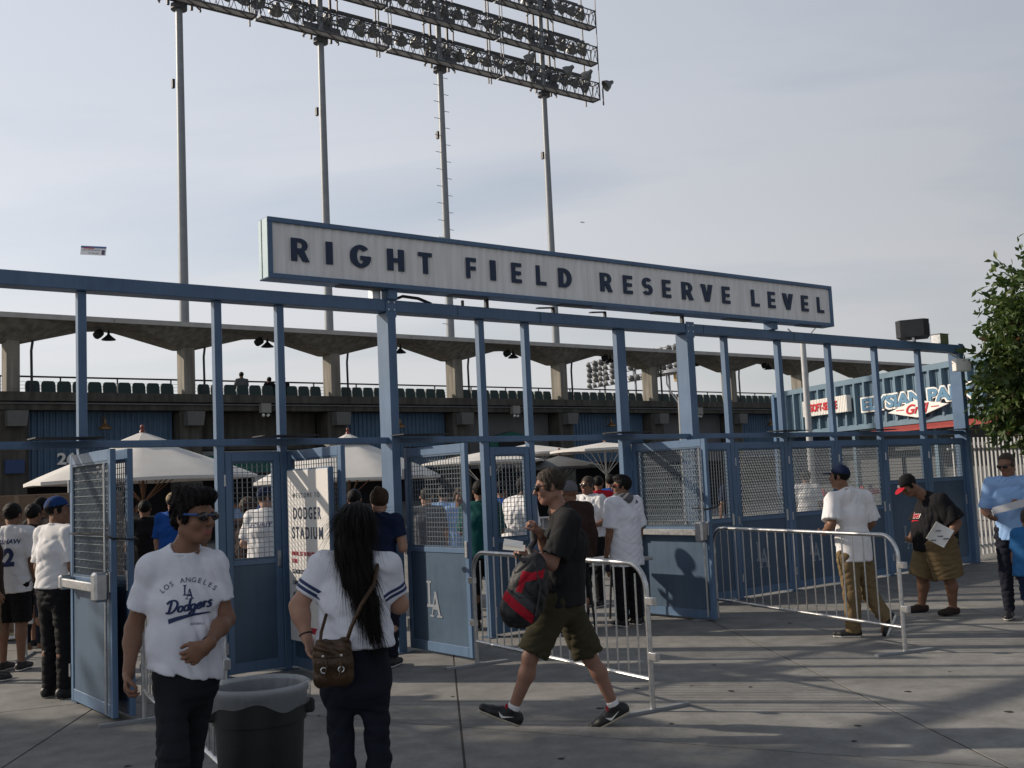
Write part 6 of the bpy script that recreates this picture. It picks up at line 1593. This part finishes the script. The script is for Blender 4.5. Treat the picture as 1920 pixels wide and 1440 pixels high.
# walking man with a backpack in his hand
ro, bs, cx = person(J_WALK, dict(h=.0075, hh=.006, skin=SK_PINK, seed=21, chest=(.165, .118), waist=(.148, .115), hips=(.150, .125), pitch=.16, front=V3(-1, 0, 0), kneef=V3(-1, 0, 0), slouch=-.02,
    top=dict(m=M_char, inf=.018, hem=.875, sleeve=.80, cuff=.018, flare=.012, fold=.009), bot=dict(m=M_olive, len=.93, inf=.018, flare=.022, name='shorts'), shoe=dict(m=M_shoeb, sole=mat('cream_sole', (.5, .45, .37), .7), sock=M_wht, lace=M_redc, tick=True, r=1.08),
    hair=dict(m=M_hairg, inf=.006, line=.010), glasses=dict(on=1), handL=dict(d=(-1, .05, .25), palm=(0, .6, -.8), side=(-.1, .8, .6), curl=.75), handR=dict(d=(-.4, -.25, .9), palm=(-.8, -.4, -.2), side=(-.3, -.9, 0), curl=1.0)),
    'man in charcoal tee and olive shorts striding left with a backpack in hand')
strands(ro, part_of(ro, 'hair'), 900, .012, lambda c, n: n + Vector((-.4, 0, .1)), .0014, 7, 2, .8)
wl = Vector(J_WALK['wrL']); wr = Vector(J_WALK['wrR'])
tk_ = empty('paper_ticket', wl + Vector((-.10, -.01, .045)), 0, label='folded white ticket papers in the walking man\'s hand', cat='paper'); tk_.rotation_euler = (R(38), 0, R(-8))
MB().add([(-.085,-.03,.012),(.06,-.03,-.012),(.06,.03,-.01),(-.085,.03,.016),(-.085,-.03,.016),(.06,-.03,-.008),(.06,.03,-.006),(-.085,.03,.02)], [(0,3,2,1),(4,5,6,7),(0,1,5,4),(1,2,6,5),(2,3,7,6),(3,0,4,7)]).build('ticket_sheet', M_white, tk_)
MB().add([(-.08,-.02,.045),(.045,-.025,.015),(.05,.03,.022),(-.075,.035,.05),(-.08,-.02,.048),(.045,-.025,.018),(.05,.03,.025),(-.075,.035,.053)], [(0,3,2,1),(4,5,6,7),(0,1,5,4),(1,2,6,5),(2,3,7,6),(3,0,4,7)]).build('ticket_sheet', M_white, tk_)
bp_o = Vector((0.005, 7.10, 0.775))
bpk = empty('backpack', bp_o, 0, label='black and red backpack hanging from the walking man\'s hand', cat='backpack')
tl = V3(.25, 0, 1); tl = unit(tl)
g = Field(V3(-.25, -.17, -.06), V3(.27, .17, .56), .007)
M0 = np.stack([unit(np.cross(V3(0, 1, 0), tl)), V3(0, 1, 0), tl])
g.ell(V3(.03, 0, .22), (.135, .105, .235), M0, k=.03).ell(V3(-.045, -.01, .13), (.10, .095, .13), M0, k=.03).ell(V3(.08, .02, .36), (.08, .09, .12), M0, k=.04).ell(V3(-.06, -.02, .10), (.09, .10, .07), M0, k=.03)
g.folds(.010, 12, lam=(.05, .12))
M_pack = mat('black_nylon', (.012, .012, .014), .5, var=.2, bump=.2, bscale=300)
def pk_mi(c):
    q = (c - V3(.03, 0, .2)) @ M0.T
    band = (np.abs(q[:, 2] + .10 + .55*q[:, 0]) < .032) & (q[:, 0] < .07); side_ = (np.abs(q[:, 0] + .062 - .12*q[:, 2]) < .020) & (q[:, 2] > .02) & (q[:, 2] < .16)
    patch = (q[:, 0] > -.03) & (q[:, 0] < .08) & (np.abs(q[:, 2] - .135 - .4*q[:, 0]) < .028) & (q[:, 1] < 0); grey = (np.abs(q[:, 2] + .035 + .55*q[:, 0]) < .030) & (q[:, 0] < .06) & (q[:, 0] > -.09)
    return np.where(band | side_ | patch, 1, np.where(grey, 2, 0))
put(g.mesh('pack_body', [M_pack, M_redc, mat('dark_grey_nylon', (.05, .05, .055), .6)], V3(0, 0, 0), pk_mi), 'pack_body', bpk)
hl_ = wr - bp_o; h2 = wl - bp_o
MB().tube([(.08, .0, .44), (.06, .06, .50), tuple(hl_ + Vector((-.03, -.02, -.05))), tuple(hl_ + Vector((-.035, -.01, .06)))], .020, 8).build('shoulder_strap', M_pack, bpk, smooth=True)
MB().tube([(.02, -.05, .42), (-.03, -.03, .475), tuple(h2 + Vector((-.085, 0, -.01))), (.0, .05, .46)], .010, 8).build('grab_handle', M_pack, bpk, smooth=True)
MB().tube([(.09, -.07, .42), (.12, -.10, .25), (.08, -.11, .08)], .006, 6).tube([(-.10, -.06, .26), (-.02, -.105, .20), (.08, -.105, .20)], .004, 6).build('zip', M_dark, bpk, smooth=True)

# man in white tee and blue cap by the closed doors
ro, bs, cx = person(J_CAP, dict(h=.010, hh=.007, skin=SK_TAN, seed=31, chest=(.150, .108), waist=(.135, .105), hips=(.140, .11), front=V3(-.5, .85, 0), hs=.96,
    top=dict(m=M_wht, inf=.022, hem=.775, sleeve=.86, cuff=.034, flare=.018, fold=.008), bot=dict(m=M_khaki, len=1.98, inf=.022, flare=.012, over=.03), shoe=dict(m=M_shoeb, low=False), hair=dict(m=M_hairb, inf=.004), cap=dict(m=M_navyc), handL=dict(curl=.8), handR=dict(curl=.8)),
    'man in loose white tee, blue cap and khaki trousers walking away by the closed gates')
# heavy man bending over a sheet of paper
ro, bs, cx = person(J_RED, dict(h=.010, hh=.007, skin=SK_TAN, seed=41, girth=1.42, belly=.03, chest=(.160, .125), waist=(.165, .135), hips=(.155, .125), limb=1.2, leg=1.02, pitch=.75, front=V3(-1, 0, 0), kneef=V3(-1, 0, 0), neckw=1.15,
    top=dict(m=M_blk, inf=.025, hem=.75, sleeve=.92, cuff=.032, flare=.03, fold=.010), bot=dict(m=M_khaki, len=.98, inf=.028, flare=.035, name='shorts'), shoe=dict(m=M_brsh, sole=M_shoeb, coll=-.005), hair=dict(m=M_hairb, inf=.006), cap=dict(m=M_blk, bill=M_redc, mark=M_white),
    handL=dict(d=(-.6, -.1, -.6), palm=(-.6, .7, .2), side=(-.5, -.3, .8), curl=.9), handR=dict(curl=.8)),
    'heavy man in black tee, khaki shorts and red billed cap looking down at a paper')
wrap_print(text_fit('Braves', -.12, .12, -.03, .045, mat('white_print', (.7, .68, .66), .7), .06, .4, 0), cx['shirt'], bs, Vector(cx['chest']) + Vector(cx['fwd'])*.02, Vector(cx['lat']), Vector(cx['spine']), Vector(cx['fwd']), ro, 'shirt_outline', lift=.003)
wrap_print(text_fit('Braves', -.11, .11, -.025, .04, M_redc, .02, .4, 0), cx['shirt'], bs, Vector(cx['chest']) + Vector(cx['fwd'])*.02, Vector(cx['lat']), Vector(cx['spine']), Vector(cx['fwd']), ro, 'shirt_script', lift=.006)
wrap_print(swoosh(.2, .03, M_redc), cx['shirt'], bs, Vector(cx['chest']) - Vector(cx['lat'])*.10 - Vector(cx['spine'])*.075, Vector(cx['lat']), Vector(cx['spine']), Vector(cx['fwd']), ro, 'shirt_underline', lift=.004)
pw_ = Vector(J_RED['wrL'])
pp = empty('paper_sheet', pw_ + Vector((-.14, -.075, .035)), 0, label='white printed sheet in the heavy man\'s hand', cat='paper')
sv, sf = [], []
for i in range(7):
    for j in range(7):
        a, b_ = i/6 - .5, j/6 - .5; sv.append((a*.19 + b_*.13, -.03*(a*a*4), b_*.18 - a*.11))
for i in range(6):
    for j in range(6): sf.append((i*7+j, i*7+j+1, i*7+j+8, i*7+j+7))
pm = MB().add(sv, sf).build('sheet', M_white, pp); md = pm.modifiers.new('thick', 'SOLIDIFY'); md.thickness = .002
for (a, b_) in ((-.02, .04), (-.08, -.06), (.06, -.05), (0, -.02)): MB().box(a - .03, a + .03, -.036, -.0345, b_ - .006, b_ + .006).build('print_block', M_print2, pp)

# the rest, standing
def J2(**kw): return kw
def quick(label, x, y, H, yaw, arms=('down', 'down'), look=None, lean=0.0, step=0.0, z0=0.0, stance=.1, **S):
    J = stand_pose(x, y, H, yaw, arms, z0, lean, look, stance, step); S.setdefault('h', .013); S.setdefault('hh', .010); S['z0'] = z0; S.setdefault('limb', H/1.75); S.setdefault('hs', 1.0 if H > 1.5 else .92); S.setdefault('handr', H/1.75)
    if 'hem' in S.get('top', {}): S['top']['hem'] += z0
    else: S['top']['hem'] = z0 + H*.49
    return person(J, S, label, S.pop('group', None))
def T_(m, **k): return dict(m=m, **k)
ro, bs, cx = quick('security guard in white polo and blue cap at the left gate, arm hanging', -4.16, 9.66, 1.78, R(150), look=R(110), h=.009, hh=.007, skin=SK_TAN, girth=1.12, hair=dict(m=M_hairb, inf=.004), cap=dict(m=cloth('dark_royal_cloth', (0.012, 0.045, 0.16))), top=T_(M_wht, hem=.98, sleeve=.85, cuff=.014, collar=True), bot=T_(M_blk, len=1.98, inf=.02), shoe=dict(m=M_shoeb, sole=M_shoeb), seed=51)
quick('man in black tee and black cap among the cartons at far left', -5.78, 13.0, 1.80, R(160), h=.011, hair=dict(m=M_hairb, inf=.004), cap=dict(m=M_blk), top=T_(M_blk, sleeve=.8), bot=T_(M_char, len=.98, inf=.025, flare=.02), shoe=dict(m=M_shoeb), seed=52, girth=1.08)
ro, bs, cx = quick('man in white jersey with number 22 on the back at the left edge', -5.33, 11.3, 1.74, R(175), h=.010, hair=dict(m=M_hairb), top=T_(M_wht, hem=.82, sleeve=.85, cuff=.014, inf=.022), bot=T_(M_blk, len=.98, inf=.025), shoe=dict(m=M_shoeb), seed=53)
bk = -Vector(cx['fwd']); rt = -Vector(cx['lat'])
wrap_print(text_fit('KERSHAW', -.15, .15, 0, .05, M_print, .03, 0, 0), cx['shirt'], bs, Vector(cx['chest']) + Vector((0, 0, .05)), rt, Vector((0, 0, 1)), bk, ro, 'back_lettering', lift=.005)
wrap_print(text_fit('22', -.1, .1, 0, .19, M_print, .05, 0, 0), cx['shirt'], bs, Vector(cx['chest']) - Vector((0, 0, .18)), rt, Vector((0, 0, 1)), bk, ro, 'back_number', lift=.005)
quick('person in dark maroon top cut by the left picture edge', -5.28, 10.7, 1.72, R(120), skin=SK_TAN, hair=dict(m=M_hairb), top=T_(M_brownc, sleeve=.8), bot=T_(M_khaki, len=1.0, inf=.02), shoe=dict(m=M_shoeb), seed=54)
quick('man in blue polo and tan cap behind the man in the baseball tee', -4.5, 14.0, 1.79, R(165), skin=SK_LIGHT, girth=1.1, hair=dict(m=M_hairg, inf=.003), cap=dict(m=M_tanc), top=T_(M_royal, sleeve=.85, cuff=.014), bot=T_(M_khaki, len=1.9), shoe=dict(m=M_shoeb), seed=55)
ro, bs, cx = quick('man in white SECURITY shirt and navy cap behind the mesh panel', -2.80, 11.95, 1.80, R(168), look=R(120), h=.010, hh=.008, skin=SK_LIGHT, girth=1.28, belly=.05, arms=('bent', 'bent'), hair=dict(m=M_hairg, inf=.003), cap=dict(m=M_navyc, mark=M_white), top=T_(M_wht, sleeve=.85, cuff=.014, collar=True), bot=T_(M_blk, len=1.9), shoe=dict(m=M_shoeb), seed=56)
bk = -Vector(cx['fwd']); rt = -Vector(cx['lat'])
wrap_print(text_fit('SECURITY', -.17, .17, 0, .05, M_print, .015, 0, 0), cx['shirt'], bs, Vector(cx['chest']) + Vector((0, 0, .04)), rt, Vector((0, 0, 1)), bk, ro, 'back_lettering', lift=.005)
quick('woman with a hair bun in navy tee at the wide gate post', -1.36, 10.5, 1.72, R(165), look=R(200), arms=('down', 'front'), h=.010, hh=.008, skin=SK_LIGHT, chest=(.135, .10), waist=(.125, .095), hips=(.155, .12), bust=True, hair=dict(m=M_hairn, inf=.012, lumps=[((.03, .085, .10), (.045, .045, .045)), ((0, .05, .07), (.07, .06, .05))], cutl=False), top=T_(M_navyc, sleeve=.55), bot=T_(M_indigo, len=1.95), shoe=dict(m=M_shoeb), seed=57)
quick('man in teal shirt with his back turned inside the gate', -0.44, 12.8, 1.76, R(178), arms=('front', 'front'), skin=SK_TAN, girth=1.3, belly=.04, hair=dict(m=M_hairb), top=T_(M_teal, sleeve=.95, cuff=.014), bot=T_(M_blk, len=1.9), shoe=dict(m=M_shoeb), seed=58)
quick('dark haired man in long white shirt bending behind the mesh panel', -0.06, 13.2, 1.78, R(130), lean=.25, arms=('bent', 'bent'), skin=SK_DARK, girth=1.12, hair=dict(m=M_hairb, inf=.014), top=T_(M_wht, sleeve=.98, cuff=.020, inf=.025, fold=.014), bot=T_(M_blk, len=1.9), shoe=dict(m=M_shoeb), seed=59)
ro, bs, cx = quick('man in white polo with dark lanyard and sunglasses facing the gate', 0.98, 14.6, 1.76, R(-35), look=R(-50), arms=('bent', 'down'), h=.011, hh=.008, skin=SK_TAN, girth=1.15, hair=dict(m=M_hairg, inf=.003), glasses=dict(on=1), top=T_(M_wht, hem=.95, sleeve=.9, cuff=.014, collar=True), bot=T_(M_blk, len=1.95, inf=.02), shoe=dict(m=M_shoeb), seed=60)
pN = Vector(cx['P']['neck']) - Vector(bs); fw_, lt_ = Vector(cx['fwd']), Vector(cx['lat'])
MB().tube([pN + lt_*.06 + Vector((0, 0, .0)), pN + lt_*.05 + fw_*.135 - Vector((0, 0, .12)), pN + fw_*.165 - Vector((0, 0, .30))], .008, 6).tube([pN - lt_*.06, pN - lt_*.05 + fw_*.135 - Vector((0, 0, .12)), pN + fw_*.165 - Vector((0, 0, .30))], .008, 6).build('lanyard', M_print, ro)
def hood(root, base, hp, HM, P):
    g = Field(P['neck'] - .24, P['neck'] + .24, .010); n_ = P['neck']
    g.cap(n_ + V3(.02, .05, .03), n_ + V3(.10, .06, -.06), .075, .08, k=.04).cap(n_ + V3(-.07, -.03, .015), n_ + V3(.05, -.07, .01), .05, .06, k=.04).cap(n_ + V3(-.08, -.02, .01), n_ + V3(-.02, .09, .03), .045, .06, k=.04).cap(n_ + V3(0, 0, -.05), hp(0, 0, -.02), .060, .07, k=.01, sub=True).folds(.012, 2, lam=(.04, .09))
    put(g.mesh('hood', M_greyc, base), 'hood', root)
quick('young man in long white tee with grey hood and red sunglasses', 1.24, 12.55, 1.74, R(215), look=R(265), h=.010, hh=.008, skin=SK_TAN, longhair=hood, hair=dict(m=M_hairb, inf=.012, lumps=[((0, -.03, .10), (.07, .07, .035))]), glasses=dict(frame=M_redc), top=T_(M_tee, hem=.70, sleeve=.95, cuff=.016, inf=.026, flare=.03), bot=T_(M_blk, len=1.98, inf=.03), shoe=dict(m=M_shoeb), seed=61)
quick('person in grey beanie and brown jacket behind the walking man', 0.60, 12.0, 1.70, R(200), skin=SK_TAN, beanie=M_greyc, top=T_(M_brownc, sleeve=1.95, inf=.03), bot=T_(M_blk, len=1.9), shoe=dict(m=M_shoeb), seed=62)
ro, bs, cx = quick('man in pale blue polo and sunglasses reading a large paper at the right edge', 5.36, 11.7, 1.80, R(-35), look=R(-55), pitch=.3, arms=('front', 'bent'), h=.010, hh=.007, skin=SK_TAN, chest=(.135, .105), waist=(.128, .105), hips=(.132, .108), hair=dict(m=M_hairg, inf=.002, line=.03), glasses=dict(on=1), top=T_(M_sky, sleeve=.9, cuff=.016, collar=True, hem=.86), bot=T_(M_indigo, len=1.95), shoe=dict(m=M_shoeb), seed=63)
pl = empty('paper_sheet', (5.13, 11.33, 1.20), R(-30), label='long pale paper held by the man in the pale blue polo', cat='paper')
MB().add([(-.13,0,-.05),(.24,.0,.035),(.24,.04,.12),(-.13,.04,.02),(-.13,.004,-.05),(.24,.004,.035),(.24,.044,.12),(-.13,.044,.02)], [(0,1,2,3),(4,7,6,5),(0,4,5,1),(1,5,6,2),(2,6,7,3),(3,7,4,0)]).build('sheet', mat('grey_paper', (.42,.42,.44), .7), pl)
quick('small boy in bright blue tee walking at the right edge', 4.98, 10.5, 1.22, R(150), step=.10, h=.010, hh=.007, skin=SK_TAN, hair=dict(m=M_hairg, inf=.005), top=T_(M_kid, sleeve=.7, hem=.60), bot=T_(M_navyc, len=.95, inf=.02, flare=.015), shoe=dict(m=M_shoeb, r=.8), seed=64)

# more of the queue inside the gate
def crowd(px, d, H, yaw, label, top_m, bot_m=None, sk=SK_TAN, **S):
    S.setdefault('hair', dict(m=M_hairb, inf=.008))
    return quick(label, (px - 960)/2008*d, d, H, R(yaw), h=.016, hh=.011, skin=sk, top=T_(top_m, sleeve=S.pop('sl', .8)), bot=T_(bot_m or M_indigo, len=1.9), **S)
crowd(456, 13.6, 1.66, 170, 'curly brown haired person left of the SECURITY shirt', M_brownc, hair=dict(m=M_hairn, inf=.03, fold=.014), seed=71)
crowd(484, 15.5, 1.80, 175, 'man in royal blue tee and blue cap beyond the SECURITY shirt', M_royal, cap=dict(m=M_royal), seed=72)
crowd(436, 17.0, 1.74, 150, 'person in pale blue top far behind the left post', M_sky, seed=73)
crowd(262, 15.0, 1.70, 190, 'person in black top beside the left umbrella pole', M_blk, seed=74)
crowd(238, 17.5, 1.74, 160, 'person in grey top far behind the folded doors', M_greyc, seed=75)
crowd(655, 13.2, 1.72, 175, 'man in navy cap left of the woman with the bun', M_navyc, cap=dict(m=M_navyc), seed=76)
crowd(790, 14.2, 1.70, 180, 'stout man in grey tee behind the open emblem door', M_greyc, girth=1.3, belly=.05, sk=SK_LIGHT, hair=dict(m=M_hairg, inf=.002), seed=77)
crowd(822, 15.6, 1.72, 170, 'person in sky blue top behind the open emblem door', M_sky, seed=78)
crowd(852, 15.2, 1.66, 10, 'person in pale blue top facing out behind the emblem door', M_sky, sk=SK_TAN, hair=dict(m=M_hairn), seed=79)
crowd(930, 15.5, 1.74, 150, 'person in royal blue top between the teal and white shirts', M_royal, seed=80)
crowd(1113, 18.5, 1.76, 175, 'person in red tee far behind the lanyard man', M_redc, seed=81)
crowd(1136, 19.5, 1.78, 165, 'person in blue tee far behind the hooded man', M_royal, seed=82)
crowd(1048, 17.5, 1.72, 190, 'person in black top far behind the beanie', M_blk, seed=83)
crowd(1502, 19.0, 1.70, 160, 'person in white top inside the gate behind the blue capped man', M_wht, seed=84)
crowd(1362, 20.5, 1.74, 200, 'person in navy top inside the gate behind the barrier', M_navyc, seed=85)
crowd(345, 16.2, 1.76, 165, 'man in navy tee behind the man in the blue polo', M_navyc, seed=86)
crowd(575, 15.8, 1.70, 185, 'person in black top behind the welcome board', M_blk, seed=87)
crowd(52, 12.6, 1.72, 170, 'person in brown jacket before the cartons', M_brownc, sl=1.95, seed=88)
# three spectators seated on the upper deck
for i, (u_, H_, m_, lab) in enumerate(((11.0, 1.80, M_greyc, 'spectator in grey seated on the upper deck, largest of three'), (12.15, 1.55, M_blk, 'dark small spectator seated on the upper deck, middle of three'), (12.75, 1.6, M_blk, 'dark spectator on the upper deck half behind a gate post'))):
    o_ = G(u_, -(CY + .62), 5.10); f_ = V3(*GY); l_ = -V3(*GU); U = V3(0, 0, 1); s_ = H_/1.75; b0 = V3(*o_)
    at = lambda a, b, c: b0 + l_*a*s_ + f_*b*s_ + U*c*s_
    J = dict(face=tuple(f_), hipL=at(.09, 0, .52), hipR=at(-.09, 0, .52), knL=at(.1, .42, .52), knR=at(-.1, .42, .52), anL=at(.1, .42, .09), anR=at(-.1, .42, .09), shL=at(.19, .03, .98), shR=at(-.19, .03, .98), neck=at(0, .04, 1.05), head=at(0, .07, 1.19), elL=at(.24, .1, .72), elR=at(-.24, .1, .72), wrL=at(.16, .32, .64), wrR=at(-.16, .32, .64))
    person(J, dict(h=.020, hh=.014, z0=5.10, skin=SK_TAN, hair=dict(m=M_hairb), top=dict(m=m_, hem=5.10 + .5*s_, sleeve=.8), bot=dict(m=M_indigo, len=1.9), seed=90 + i), lab, 'spectators on the upper deck')
